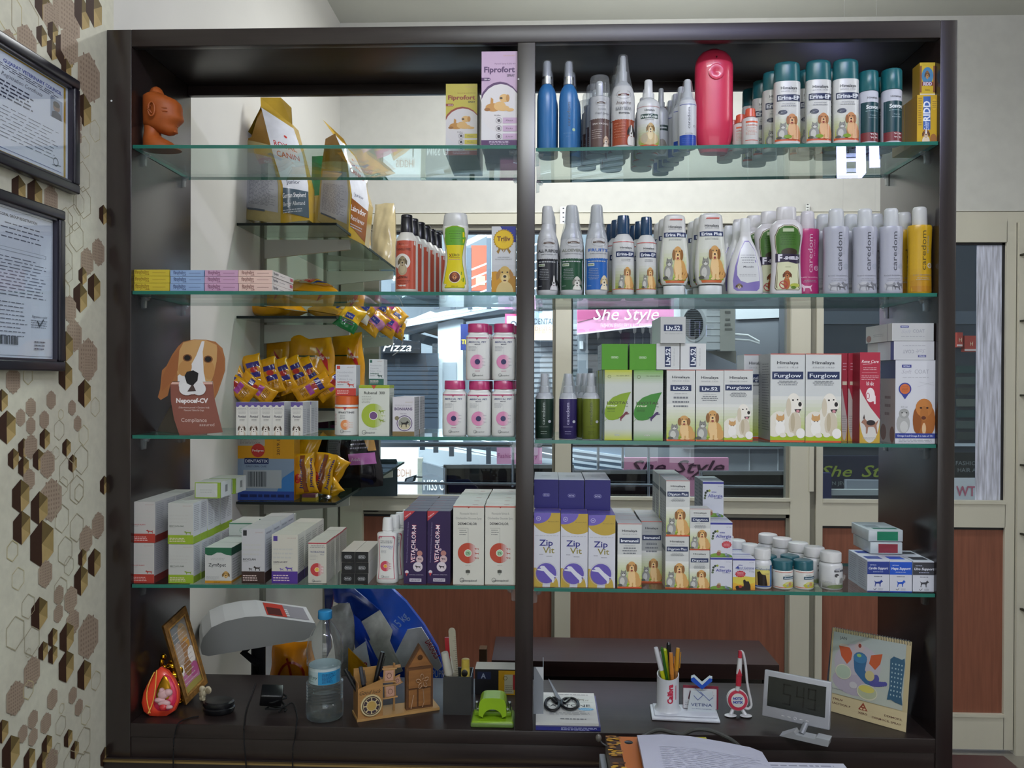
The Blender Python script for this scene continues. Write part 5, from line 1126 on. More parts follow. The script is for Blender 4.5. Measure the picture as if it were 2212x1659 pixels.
carton('tablet_carton','white tablet carton with red band and red dog, standing on the orange lidded tub','carton','3L',725,769,788,safe('#b93a33','#b93a33','5 mg'),'#cbcdd0',yf=.02,dp=.04,zb=o.location.z+o['h']+.0008,ym=822)
def ruben(w,h):
 A = Art(w,h); A.rect(0,.94,1,1,'#93a52c'); A.poly([(.40,1),(.58,1),(.49,.92)],'#b4482f'); A.text('Rubenal',.38,.85,.055,'#3b3f38',w=.42,bold=.02); A.text('300',.76,.85,.055,'#3b3f38',w=.18,bold=.02); A.lines(.1,.45,.64,.79,5,'#8c8f86',.3,5); A.rect(.49,.58,.492,.79,'#9aa08c')
 discs(A,.48,.40,.39,'#9aae38','#6c4a78',None); sil(A,.64,.44,.20,.09,'#7d9436'); sil(A,.64,.27,.20,.08,'#7d9436'); A.text('60 tablets',.47,.14,.02,'#9a9d92',w=.24); vetq(A,.33,.07,.36,.03); return A
o = carton('tablet_carton','big white tablet carton with green half disc and violet centre','carton','3L',775,841,832,ruben,'#ccd0c6',side='#bdc1b8',yf=.013,dp=.055,sideart=lambda w,h:Art(w,h).rect(0,.94,1,1,'#93a52c').lines(.2,.9,.78,.86,2,'#8b8f86'))
carton('tablet_carton','small white carton with dark green band standing on the green disc carton','carton','3L',797,829,776,safe('#2b5d50','#2b4a44','1.25 mg'),'#c9cdce',yf=.02,dp=.04,zb=topz(o)+.0006,ym=804)
def bon(w,h):
 A = Art(w,h); A.text('SAVAVET',.76,.87,.03,'#a79a80',w=.36); A.lines(.1,.9,.76,.81,2,'#9d9aa2'); A.text('BONHANS',.5,.70,.075,'#4a3763',w=.82,bold=.025); A.text('Dogs Chews',.5,.58,.03,'#5a5560',w=.28); A.rect(0,0,1,.12,'#7c6a44')
 A.ell(.55,.33,.36,None,'#4a3763'); A.ell(.55,.33,.325,None,'#d8d3dc'); A.ell(.55,.33,.29,None,'#8f9086'); A.ell(.55,.24,.24,.07,'#c0b79a'); sil(A,.36,.22,.40,.20,'#1f1d1c',True); A.ell(.2,.46,.1,None,'#7b745a'); return A
carton('chews_carton','white chews carton with black dog in a violet ring','carton','3L',848,895,858,bon,'#cdcad0',side='#b3b1b3',yf=.013,dp=.036,n=4,group='chews cartons in a row on the third left shelf',sideart=sidetext('#85848a',12,.1,.9,bar=None),gap=.004)
def meri(w,h):
 A = Art(w,h); A.rect(0,.935,1,.965,'#b04a72'); A.poly([(.38,.965),(.56,.965),(.47,.90)],'#a82f55'); A.text('MERICAL',.36,.855,.04,'#27336e',w=.52,bold=.04,shear=.2); A.text('PET',.78,.855,.034,'#27336e',w=.20,bold=.03); A.text('BISCUIT',.5,.80,.022,'#3c4258',w=.26,bold=.03); A.lines(.1,.48,.64,.76,4,'#9699a2',.3,5); A.rect(.49,.54,.494,.76,'#9699a2')
 discs(A,.50,.39,.32,'#d183ac','#29295f',None,ic='#8b8e98'); A.ell(.5,.39,.12,None,'#232357'); A.lines(.4,.62,.16,.19,1,'#b5658a'); vetq(A,.52,.08,.42,.03); return A
MJ = [(0,.93),(.01,.97),(.03,1),(.74,1),(.775,.97),(.80,.86),(.815,.80),(.84,.78)]
MC = [(.84,.83),(.845,.88),(.99,.86),(1,.82)]
G5 = 'white pet supplement jars with magenta lids'
jz = None
for k,(a,c,yt,lb)in enumerate(((954,1006,822,'bottom left of the pyramid'),(1007.5,1060,823,'bottom middle of the pyramid'),(1061,1113,822,'bottom right of the pyramid, by the centre post'))):
 o = vessel('supplement_jar','white square jar with magenta lid, '+lb,'jar','3L',a,c,yt,MJ,MC,'#d8d9d6','#ad3468',meri,(.03,.78),yf=.012,k=.95,ex=4.2,capex=2.2,group=G5,aw=.92)
 jz = o.location.z+o['h']+.0008
 if k:dup(o,(o.location.x+.003,o.location.y+.058,o.location.z),'white square jar with magenta lid, second row behind the %s one'%['','bottom middle','bottom right'][k])
for k,(a,c,lb)in enumerate(((1005,1058,'upper left of the pyramid'),(1062,1114,'upper right of the pyramid'))):
 o = vessel('supplement_jar','white square jar with magenta lid, '+lb,'jar','3L',a,c,700,MJ,MC,'#d8d9d6','#ad3468',meri,(.03,.78),yf=.013,k=.95,ex=4.2,capex=2.2,zb=jz,group=G5,ym=765,aw=.92)
 dup(o,(o.location.x+.004,o.location.y+.058,o.location.z),'white square jar with magenta lid, behind the %s one'%['upper left','upper right'][k])
 # ---- lowest glass shelf
def sava(col,title,tcol,dogc,sq=None,two=False,lh=.22):
 def f(w,h):
  A = Art(w,h); A.text('SAVAVET',.76,.93,.022,'#a88a80',w=.36)
  if sq:A.rect(.06,.87,.22,.97,sq)
  for i in range(3):A.lines(.06,.88,.68-.085*i,.72-.085*i,1,'#b6b6b2',.8,3+i)
  A.text(title,.06,.44,.035,tcol,w=.55,al='l',bold=.02); A.lines(.06,.3,.385,.41,1,'#8d8d8a')
  sil(A,.62 if not two else .50,lh+.01,.32,.10,dogc)
  if two:sil(A,.30,lh+.01,.16,.065,dogc)
  A.rect(0,0,1,lh,col); A.lines(.06,.8,.04,lh-.06,3,'#e4cfca',.35,6)
  return A
 return f
G6 = 'puppy wormer cartons with a red band'
o = carton('wormer_carton','white carton with red band, lower','carton','4L',281,333,1173,sava('#a8392f','KIWOF PUPPY','#b0585a','#a8392f'),'#b9b6b3',side='#a9a7aa',top='#b5b2ae',yf=.014,dp=.05,n=4,group=G6,sideart=sidetext('#85858c',14,.3,.95,bar=(.18,'#7c2a26')),ym=1215)
o['label'] = 'white wormer carton with red band, lower one at the front by the side panel'
o2 = carton('wormer_carton','white carton with red band, upper','carton','4L',283,335,1084,sava('#a8392f','KIWOF PUPPY','#b0585a','#a8392f'),'#b9b6b3',side='#a9a7aa',top='#b5b2ae',yf=.015,dp=.05,n=4,zb=topz(o)+.0006,group=G6,sideart=sidetext('#85858c',14,.3,.95,bar=(.18,'#7c2a26')),ym=1128)
G7 = 'white cartons with a lime green band'
o = carton('wormer_carton','white carton with lime band, lower','carton','4L',364,418,1176,sava('#8aa52a','METAFLAM','#6c7468','#7f9a34'),'#b9bab6',side='#b9bbc0',top='#b7b8b2',yf=.012,dp=.037,n=6,group=G7,sideart=sidetext('#85858c',14,.3,.95,bar=(.18,'#7d9828')),ym=1220)
o2 = carton('wormer_carton','white carton with lime band, upper','carton','4L',363,417.5,1087,sava('#8aa52a','METAFLAM','#6c7468','#7f9a34'),'#b9bab6',side='#c3c5cb',top='#b7b8b2',yf=.013,dp=.037,n=6,zb=topz(o)+.0006,group=G7,sideart=sidetext('#85858c',14,.3,.95,bar=(.18,'#86a22c')),ym=1130)
zt_ = topz(o2)+.0006
def lidend(w,h):return Art(w,h).rect(0,0,1,.06,'#86a22c').rect(0,.94,1,1,'#86a22c').rect(0,0,.03,1,'#86a22c').rect(.90,0,1,1,'#86a22c').poly([(.9,.06),(.9,.5),(.75,.5)],'#c4c6c0').lines(.2,.7,.3,.6,2,'#a8aaa6')
a1 = at(421,1052,.09); b1 = at(475,1052,.09)
for(x0,x1,yt,yf,lb)in((421,475,1038,.085,'white carton edged in lime lying on the lime banded row'),(452,508,1027,.16,'white carton edged in lime lying behind the other one at the top')):
 mb_ = MB(); a = at(x0,1052,yf); c = at(x1,1052,yf); h_ = at(x0,yt,yf).z-zt_; h_ = .036; w_ = c.x-a.x
 mb_.box(0,w_,0,.07,0,h_,'#bdbfba',side='#c6c8cc',top='#b4b5ae'); lidend(w_,h_).onto(mb_,lambda X,Z,o:(w_/2+X,-o,Z)); Art(.07,h_).rect(.45,.3,.65,.75,'#7d7f84').rect(0,0,.08,1,'#86a22c').onto(mb_,lambda X,Z,o:(w_+o,.035+X,Z))
 tag(mb_.build('wormer_carton',PAPER,loc=(a.x,yf,zt_)),lb,'carton',G7)
def zymo(w,h):
 A = Art(w,h); A.poly([(0,1),(1,1),(1,.78),(.8,.80),(.6,.86),(.45,.86),(.25,.78),(.1,.78),(0,.82)],'#1f5c40'); A.lines(.2,.76,.64,.72,2,'#9a9c9a',.4,4,c=True); A.text('Zymopet',.46,.52,.10,'#33373a',w=.66,bold=.01); A.ell(.5,.54,.03,None,'#2a2d30'); head(A,.62,.08,.34,.28,'#b08a4c','#6e5228','#cfae74'); A.rect(0,0,1,.075,'#b98420'); A.text('250 ml',.45,.035,.03,'#3c2c10',w=.22); A.lines(.05,.55,.1,.2,3,'#8b8d8c',.3); return A
carton('enzyme_carton','low white carton with green wave and dog head','carton','4L',443,500,1183,zymo,'#bcbdbb',side='#c6c6c4',top='#bcbfb8',yf=.014,dp=.06,n=3,group='low green wave cartons',sideart=lambda w,h:Art(w,h).rect(0,.78,1,1,'#1f4a38').lines(.1,.9,.1,.7,8,'#8c8c8a').rect(0,0,1,.075,'#b98420'),ym=1222)
zb_ = None
for k,(x0,x1,y0,yf)in enumerate(((495,551,1125,.15),(560,615,1118,.16))):
 p = at(x0,1150,yf); c = at(x1,1150,yf); zq = at(x0,1152,yf).z; h_ = at(x0,y0,yf).z-zq; w_ = c.x-p.x
 mb_ = MB(); mb_.box(0,w_,0,.09,0,h_,'#b4bab4',top='#bdbfb6'); Art(w_,h_).rect(0,.9,1,1,'#4c7a62').ring(.5,.4,.10,.02,'#7d9a8a').lines(.4,.6,.36,.42,1,'#6d8a7a').onto(mb_,lambda X,Z,o:(w_/2+X,-o,Z))
 zlow = topz([q for q in bpy.data.objects if q.name.startswith('enzyme_carton')][0])+.0008
 tag(mb_.build('folded_carton',PAPER,loc=(p.x,yf,zlow if k==0 else zlow)),['pale green edged carton lying on the low green wave cartons','white carton lying behind the brown banded cartons'][k],'carton')
carton('medicine_carton','tall white carton with dark brown band and two dark pets','carton','4L',522,572,1142,sava('#33201c','BIOCLAN','#3c3a3c','#2c2422','#26262a',True),'#b7b7ba',side='#b9bbc4',top='#b2b2b0',yf=.014,dp=.052,n=4,group='cartons with a dark brown band',sideart=lambda w,h:Art(w,h).rect(0,0,1,.2,'#33201c').text('BIOCLAN',.5,.9,.03,'#50546a',w=.6,bold=.02).lines(.15,.9,.26,.8,12,'#8c8d95'),ym=1200)
carton('medicine_carton','tall white carton with violet band and violet dog and cat','carton','4L',587,643,1155,sava('#4b2f86','CEPHAVET','#55505a','#58429a','#4b3a88',True,.25),'#c3c0b4',side='#c9c7bf',top='#bdbbb0',yf=.014,dp=.052,n=4,group='cartons with a violet band',sideart=lambda w,h:Art(w,h).rect(0,0,1,.2,'#3a2c5e').lines(.15,.9,.26,.9,14,'#8f8d88'),ym=1205)
def wor(w,h):
 A = Art(w,h); A.rect(0,.955,1,.985,'#a83444'); A.poly([(.42,.985),(.58,.985),(.5,.945)],'#a83444'); A.lines(.08,.94,.85,.93,2,'#8f8f8c',.4,5,c=True); A.text('WORAZOLE',.5,.76,.045,'#3a4576',w=.78,bold=.04); A.text('Plus',.76,.70,.035,'#5a617c',w=.22,shear=.3); A.lines(.08,.5,.56,.70,4,'#9b9c98',.3,5); A.rect(.5,.5,.505,.69,'#9b9c98'); discs(A,.48,.33,.36,'#b53a3c','#d9b44a',None); vetq(A,.48,.06,.46,.03); return A
carton('wormer_syrup_carton','narrow white carton with red half disc and yellow centre','carton','4L',666,705,1171,wor,'#c0bdb2',side='#a7a59c',top='#b8b6ac',yf=.018,dp=.036,n=5,group='narrow cartons with a red half disc',sideart=lambda w,h:Art(w,h).rect(0,.96,1,1,'#a84450').lines(.1,.9,.3,.9,12,'#8f8d84'),gap=.001,ym=1215)
# six small black-ended boxes
G8 = 'black ended white boxes stacked two by three'
for r in range(3):
 for c_ in range(2):
  x0 = 737+c_*29.5+(0,1,.5)[r]; z = shz('4L',at(750,1260,.014).x)+.0006+r*.0235
  o = carton('tablet_carton','%s box with black end, %s column of the black stack'%(['bottom','middle','top'][r],['left','right'][c_]),'carton','4L',x0,x0+28.6,1240-r*24,lambda w,h:pill(Art(w,h).rect(0,0,1,1,'#15161a'),.5,.5,.56,.34,'INTAS','#9da0a4',('#15161a','#c6c8cc')),'#1c1c20',side='#c2bfba',top='#b7aea4',yf=.012,dp=.12,zb=z,group=G8,ym=1230)
  o.scale.z = .0228/o['h']
def worb(w,h):
 A = Art(w,h); O = [(.04,.03),(.96,.03),(.92,.25),(.88,.5),(.92,.8),(.96,.95),(.9,.99),(.1,.99),(.04,.95),(.08,.8),(.12,.5),(.08,.25)]
 A.poly(O,'#b0435a'); A.poly([(.5+(x-.5)*.92,.5+(y-.5)*.975)for x,y in O],'#d6d6d2'); A.rect(.08,.93,.92,.95,'#b0435a'); A.lines(.15,.85,.82,.90,2,'#55575c',.4,4,c=True); A.text('WORAZOLE',.5,.755,.04,'#2f4a9c',w=.68,bold=.04); A.text('Plus',.72,.71,.03,'#3f579c',w=.2,shear=.3); A.lines(.2,.5,.6,.68,3,'#8b8d92'); discs(A,.45,.32,.28,'#c0435a','#e0a030',None); vetq(A,.45,.09,.36,.025); return A
vessel('wormer_bottle','white bottle with pink outlined label and round red disc','bottle','4L',811,858,1118,[(0,.9),(.02,1.0),(.1,1.0),(.25,.93),(.5,.89),(.70,.93),(.745,.97),(.765,.92),(.78,.5),(.80,.46)],[(.80,.47),(.805,.52),(.97,.46),(1,.40)],'#d9d9d6','#dcdcda',worb,(.05,.74),k=.72,ex=3,yf=.016,n=6,dx=.008,dy=.036,group='white wormer bottles in a row on the lowest glass shelf',aw=.84)
def veta(w,h):
 A = Art(w,h); A.rect(0,0,1,1,'#2c1a48'); A.poly([(0,1),(.5,1),(0,.86)],'#b3363f'); A.text('NEW',.18,.945,.05,'#e8d8d8',w=.10,bold=.04,rot=35); A.text('VETACHLOR-M',.42,.55,.20,'#d24a4e',w=.52,bold=.09,rot=88); A.text('VETACHLOR-M',.42,.55,.18,'#efe3ea',w=.51,bold=.035,rot=88)
 A.text('Miconazole Nitrate & Chlorhexidine Gluconate Shampoo',.16,.57,.05,'#8d86a8',w=.56,rot=88); A.ell(.56,.47,.06,None,'#b9a4b0'); A.ell(.70,.42,.12,None,'#b07a72'); A.ell(.70,.34,.16,None,'#c9aeb0'); sil(A,.6,.325,.2,.035,'#3c2c3a'); A.ell(.62,.235,.21,None,'#d4c9d0'); sil(A,.48,.21,.28,.05,'#241c26')
 A.ell(.14,.16,.08,None,'#d8cfd6'); A.poly([(.08,.15),(.2,.15),(.13,.10)],'#b3363f'); A.text('ANTIFUNGAL | ANTIBACTERIAL',.56,.125,.012,'#c9bfd0',w=.62); A.rect(.26,.03,.78,.075,'#c3bcc8'); A.text('SAVAVET',.52,.052,.022,'#4a4056',w=.44,bold=.02); return A
for k,(a,c)in enumerate(((872,921.5),(923,973))):carton('shampoo_carton','dark violet carton with red NEW corner, %s row'%['left','right'][k],'carton','4L',a,c,1104,veta,'#2c1a48',side='#241638',top='#4a4150',yf=.016+.002*k,dp=.037,n=6,group='dark violet shampoo cartons',gap=.0015,rz=-.02)
def derm(w,h):
 A = Art(w,h); A.rect(0,.975,1,.99,'#b5493a'); A.poly([(.42,.99),(.58,.99),(.5,.965)],'#a03a30'); A.text('Miconazole Nitrate &',.5,.90,.03,'#8a8c88',w=.58); A.text('Chlorhexidine Gluconate Spray',.5,.84,.03,'#8a8c88',w=.84); A.text('DERMICHLOR',.46,.77,.032,'#26272b',w=.62,bold=.045); A.lines(.2,.45,.62,.70,3,'#7d7f7d',.3,5); A.rect(.48,.52,.487,.715,'#6f716f'); A.rect(.15,.712,.487,.715,'#6f716f')
 discs(A,.48,.40,.33,'#b0442f','#9cc29c','2%'); A.text('100 ml',.48,.245,.012,'#8a8c88',w=.16); A.ell(.48,.165,.07,.025,'#6a6a50'); A.rect(.41,.15,.55,.185,'#4a4a44'); A.poly([(.42,.15),(.54,.15),(.48,.115)],'#a8aaa0'); vetq(A,.5,.06,.5,.025); return A
for k,(a,c)in enumerate(((979,1045.5),(1048,1113.5))):carton('spray_carton','tall white carton with red top line and 2%% disc, %s row'%['left','right'][k],'carton','4L',a,c,1092,derm,'#cbcac0',side='#bcbbb2',top='#c2c1b6',yf=.010+.001*k,dp=.052,n=5,group='white spray cartons with a 2% disc',gap=.001,topart=lambda w,h:Art(w,h).ell(.7,.3,.1,.08,'#a88c80').line(.0,.5,1,.5,.01,'#9a998f'))
# ================================================================ ON THE BASE BOARD, LEFT
def bp(px,py):return atZ(px,py,ZB)  # point on the base board seen at a pixel
GOLDM = mat('gold_paint','#a8791a',.25,metal=.85)
# leaf shaped diya plaque
t = thing('leaf_idol','bright orange and pink leaf shaped idol standing in the corner','idol',bp(330,1558)+Vector((0,.025,.0005)))
sc = .00102*.97
leaf = [(0,0),(.018,.001),(.034,.012),(.041,.032),(.038,.055),(.026,.078),(.010,.096),(-.006,.104),(-.016,.094),(-.028,.074),(-.037,.050),(-.039,.028),(-.032,.010),(-.018,.001)]
M = Matrix.Rotation(math.radians(-14),4,'X')@Matrix.Rotation(math.radians(6),4,'Z')
def puff(mb_,pts,y0,d,col,k=4):
 n = len(pts); cx_ = sum(p[0]for p in pts)/n; cz_ = sum(p[1]for p in pts)/n; vs = []
 for j in range(k+1):
  s_ = math.cos(math.pi/2*j/k*.98); vs+=[M@Vector((cx_+(x-cx_)*s_,y0-d*math.sin(math.pi/2*j/k),cz_+(z-cz_)*s_))for x,z in pts]
 mb_.add(vs,[(j*n+i,j*n+(i+1)%n,(j+1)*n+(i+1)%n,(j+1)*n+i)for j in range(k)for i in range(n)],col,0,True); mb_.add(vs[-n:],[list(range(n))],col)
 b_ = [M@Vector((x,y0+.012,z))for x,z in pts]; mb_.add(b_,[list(range(n))[::-1]],col); mb_.add([M@Vector((x,y0,z))for x,z in pts]+b_,[(i,n+i,n+(i+1)%n,(i+1)%n)for i in range(n)],col)
NEON = mat('lacquered_clay',None,.35,coat=.3)
m = MB(); puff(m,leaf,0,.010,'#e2442a'); m.build('leaf_plaque',NEON,t)
m = MB(); puff(m,[(.012+(x-.0)*.62,.012+z*.74)for x,z in leaf],-.007,.008,'#d42a52'); m.build('inner_petal',NEON,t)
m = MB(); puff(m,[(.010+(x-.0)*.40,.030+z*.55)for x,z in leaf],-.013,.003,'#8f6a16'); m.build('gold_field',GOLDM,t)
m = MB()
for(x,z,rx,rz_)in((.012,.048,.012,.010),(.022,.052,.010,.008),(.006,.036,.012,.006),(.016,.030,.014,.007),(.026,.022,.010,.005),(.008,.056,.006,.006)):m.ell((x,-.019,z),(rx,.006,rz_),'#cfa3a4',M=M)
m.ell((.016,-.021,.022),(.009,.006,.008),'#c2262c',M=M); m.build('figure',NEON,t)
m = MB(); m.tube([M@Vector((-.004+.006*math.cos(a*3)-.02*(abs(a-1))**2,-.0125,.008+.09*a))for a in[i/12 for i in range(13)]],.0013,'#e8b04a'); m.tube([M@Vector((-.014-.012*math.sin(a*3.1),-.0115,.008+.086*a))for a in[i/12 for i in range(13)]],.0012,'#e8b04a'); m.build('beading',NEON,t)
# laughing golden figure with raised arms
t = thing('golden_figurine','shiny gold laughing figurine with round belly behind the leaf idol','figurine',bp(371,1524)+Vector((0,.012,.0005)))
GOLDS = mat('polished_gold','#b8861c',.14,metal=1)
k_ = .00108; m = MB()
for(x,z,y,rx,ry,rz_)in((0,6,0,24,18,6),(0,20,0,21,16,16),(2,38,-4,20,17,18),(-2,58,0,19,15,15),(-4,78,-2,12,11,12),(-4,90,0,8,8,6),(-20,66,0,6,6,16),(-26,84,-2,5,5,14),(-22,99,-2,6,6,7),(14,68,0,6,6,12),(-14,12,-8,10,8,6),(12,12,-8,10,8,6)):
 m.ell((x*k_,y*k_,z*k_),(rx*k_,ry*k_,rz_*k_),'#b8861c')
m.build('figure',GOLDS,t)
m = MB()
for(x,z,y,r)in((2,38,-21,2.2),(-8,80,-12.5,1.6),(0,80,-12.5,1.6)):m.ell((x*k_,y*k_,z*k_),(r*k_,)*3,'#6f4c08')
m.tube([(-9*k_,-13.3*k_,75*k_),(-4*k_,-14*k_,73*k_),(1*k_,-13.3*k_,75*k_)],.001,'#6f4c08'); m.tube([(-16*k_,-8*k_,64*k_),(-6*k_,-15*k_,50*k_),(12*k_,-18*k_,46*k_),(20*k_,-8*k_,56*k_)],.0018,'#b8861c'); m.build('robe_fold',GOLDS,t)
# leaning framed picture
t = thing('framed_picture','small ornate gold framed picture leaning against the side panel','picture frame')
q = [at(422,1505,.10),at(447,1478,.15),at(405,1319,.19),at(351,1352,.14)]
A_,B_,C_,D_ = [Vector(p)for p in q]; A_.z = ZB+.002; B_ = Vector((A_.x+(447-398)*.00106,.15,ZB+.026))
A_ = Vector((at(400,1507,.10).x,.10,ZB+.002)); B_ = Vector((at(447,1474,.145).x,.145,at(447,1474,.145).z)); D_ = at(351,1353,.10); D_ = Vector(D_); C_ = D_+(B_-A_)
nrm = (B_-A_).cross(D_-A_).normalized()
def fq(u,v,o):return A_+(B_-A_)*u+(D_-A_)*v+nrm*o
m = MB()
def slab(mb_,u0,u1,v0,v1,o0,o1,col):
 vs = [fq(u0,v0,o0),fq(u1,v0,o0),fq(u1,v1,o0),fq(u0,v1,o0),fq(u0,v0,o1),fq(u1,v0,o1),fq(u1,v1,o1),fq(u0,v1,o1)]
 mb_.add(vs,[(3,2,1,0),(4,5,6,7),(0,1,5,4),(1,2,6,5),(2,3,7,6),(3,0,4,7)],col)
for u0,u1,v0,v1 in((0,1,0,.07),(0,1,.93,1),(0,.12,.07,.93),(.88,1,.07,.93)):slab(m,u0,u1,v0,v1,-.006,.006,'#7a5524')
for u0,u1,v0,v1 in((.12,.88,.07,.09),(.12,.88,.91,.93),(.12,.16,.09,.91),(.84,.88,.09,.91)):slab(m,u0,u1,v0,v1,-.004,.008,'#a3783a')
m.build('frame',mat('carved_gilt',None,.4,metal=.35,noise=(120,.35,(1,1,1)),bump=1.0),t)
m = MB(); slab(m,.1,.9,.05,.95,-.004,.001,'#8a8078')
Pk = Art((B_-A_).length*.74,(D_-A_).length*.84); Pk.rect(0,0,1,1,'#8d8680'); Pk.ell(.3,.85,.3,.14,'#7a7d7c'); Pk.ell(.65,.78,.25,.16,'#ad8f6c'); Pk.ell(.68,.62,.2,.10,'#c08a3c'); Pk.ell(.5,.5,.3,.2,'#9c7148'); Pk.ell(.25,.55,.2,.18,'#a59384'); Pk.ell(.82,.44,.2,.12,'#e0dad2'); Pk.ell(.16,.30,.16,.12,'#e0dad2'); Pk.ell(.5,.18,.48,.14,'#b0698c'); Pk.ell(.72,.24,.26,.10,'#a8507e'); Pk.ell(.45,.32,.2,.12,'#8a6038'); Pk.ell(.5,.05,.6,.06,'#8f8340'); Pk.lines(.1,.9,.1,.9,12,'#b9aea6',.2,9)
Pk.onto(m,lambda X,Z,o:fq(.5+X/(B_-A_).length,.08+Z/(D_-A_).length,.0015+o)); m.build('picture',PAPER,t)
m = MB(); c0 = fq(.5,.6,-.008); m.tube([c0,Vector((c0.x+.0,c0.y+.05,ZB+.003))],.003,'#3c2a18'); m.build('prop_leg',MATT,t)
# small white elephant figurine
t = thing('elephant_figurine','tiny cream elephant headed figurine with big ears','figurine',bp(433,1518)+Vector((0,.01,.0005)))
IV = mat('ivory_resin',None,.5); m = MB(); k_ = .00104
for(x,z,y,rx,ry,rz_)in((0,6,0,7,6,6),(1,16,0,8,7,10),(0,27,-1,7,6,7),(2,20,-7,2.6,3,8),(4,10,-8,2.6,3,5),(6,5,-7,4,3,3)):m.ell((x*k_,y*k_,z*k_),(rx*k_,ry*k_,rz_*k_),'#b3a88c')
m.build('body',IV,t)
for s_ in(-1,1):m = MB(); m.ell((s_*13*k_,0,24*k_),(8*k_,2*k_,9*k_),'#c2b79a'); m.ell((s_*13*k_,-1.5*k_,23*k_),(5.5*k_,1.5*k_,6*k_),'#8f8369'); m.build('ear',IV,t)
# black puck, adapter, cables
p = bp(463,1548); t = thing('black_puck','low round black puck shaped holder with a cable','holder',(p.x,p.y+.025,ZB+.0005))
m = MB(); m.lathe([(0,.030),(.004,.034),(.012,.036),(.014,.033),(.018,.035),(.024,.034),(.027,.030),(.028,.001)],'#101114',32,.8); m.build('body',PLAS,t)
def cable(lb,pts,r=.0014,nm='cable'):
 m = MB(); P = smooth3(pts); m.tube(P,r,'#141416',8); return single(m,nm,MATT,lb,'cable')
def smooth3(pts,k=6):
 out = []; pts = [Vector(p)for p in pts]; n = len(pts)
 for i in range(n-1):
  p0,p1,p2,p3 = pts[max(i-1,0)],pts[i],pts[i+1],pts[min(i+2,n-1)]
  for j in range(k):
   t_ = j/k; out.append(.5*((2*p1)+(-p0+p2)*t_+(2*p0-5*p1+4*p2-p3)*t_*t_+(-p0+3*p1-3*p2+p3)*t_**3))
 return out+[pts[-1]]
def fr(px,py,y=-.004):return at(px,py,y)
cable('black cable from the puck looping over the front edge of the base board',[bp(430,1549)+Vector((0,0,.002)),bp(405,1554)+Vector((0,0,.002)),bp(385,1566)+Vector((0,-.0,.003)),fr(377,1590),fr(375,1604,-.018),fr(374,1659,-.018),fr(374,1700,-.018)])
p = bp(583,1555); t = thing('power_adapter','black power adapter block lying on its coiled cable','power adapter',(p.x,p.y+.035,ZB+.0005))
m = MB(); M = Matrix.Translation((-.008,.0,.038))@Matrix.Rotation(.5,4,'X')@Matrix.Rotation(.25,4,'Y')@Matrix.Rotation(.2,4,'Z'); m.bbox(-.024,.024,-.017,.017,-.014,.020,.003,'#0f1013',M=M); m.build('plug_block',PLAS,t)
m = MB(); pts = [(.022*math.cos(a*.9)+.004*math.sin(a*2.3),.016*math.sin(a*.9),.004+.0022*a+.001*math.sin(a*3))for a in[i*.5 for i in range(38)]]; m.tube(pts,.0022,'#0d0e10',8); m.build('coiled_cable',MATT,t)
cable('black cable hanging over the base board left of the adapter',[bp(552,1478)+Vector((0,0,.002)),bp(545,1500)+Vector((0,0,.002)),bp(532,1535)+Vector((0,0,.002)),bp(527,1571)+Vector((0,0,.003)),fr(527,1578),fr(528,1610,-.018),fr(532,1659,-.018),fr(535,1710,-.018)])
cable('black cable hanging over the base board beside the water bottle',[bp(602,1540)+Vector((0,0,.002)),bp(630,1522)+Vector((0,0,.004)),bp(641,1545)+Vector((0,0,.002)),bp(640,1572)+Vector((0,0,.003)),fr(636,1600),fr(633,1615,-.018),fr(632,1659,-.018),fr(632,1700,-.018)])
# water bottle
wb0 = bp(690,1573)
WCL = glass_mat('bottle_clear','#f0f5f6',1.5,.03,.04)
def bail(w,h):
 A = Art(w,h); A.rect(0,0,1,1,'#a4b8bc'); A.rect(.0,.8,1,1,'#b8c6c8'); A.rect(.42,0,1.0,.82,'#2c86b4'); A.text('Bailley',.17,.46,.20,'#26483c',w=.46); A.rect(.02,.3,.3,.32,'#4f7a68'); A.lines(.04,.3,.12,.2,1,'#4a6a60'); A.lines(.55,.92,.1,.72,8,'#174a78',.55,8); return A
rr = [(0,.80),(.008,.92),(.02,.98),(.06,1.0),(.14,.99)]
for i in range(6):
 z = .16+i*.028; rr+=[(z,.97),(z+.008,.92),(z+.016,.92),(z+.022,.97)]
rr+=[(.335,.97),(.34,.86),(.50,.86),(.505,.95),(.52,.96),(.53,.93),(.545,.96),(.56,.93),(.58,.96),(.64,.97)]+smoothp([(.66,.95),(.74,.86),(.80,.70),(.86,.47),(.90,.30),(.925,.27)],4)[1:]
def wextra(t,R,H):
 m = MB(); m.lathe([(.012*H,.90*R),(.06*H,.975*R),(.145*H,.965*R)]+[(a*H,b*R*.975)for a,b in rr if .15<a<.27],'#ffffff',32); m.build('water',glass_mat('water','#edf2f3',1.33,0,.0),t)
 m = MB(); m.lathe([(.345*H,.84*R),(.50*H,.84*R)],lambda z:'#a4b8bc',32,cap=False); m.build('label_band',mat('clear_label',None,.3),t)
vessel('water_bottle','clear plastic water bottle with blue cap and pale blue label','bottle','BL',650,732,1318,rr,[(.925,.36),(.93,.38),(.995,.37),(1,.33)],'#ffffff','#2c86bd',bail,(.35,.495),mb_=WCL,yf=max(wb0.y,.012),extra=wextra,aw=.995,ym=1450)
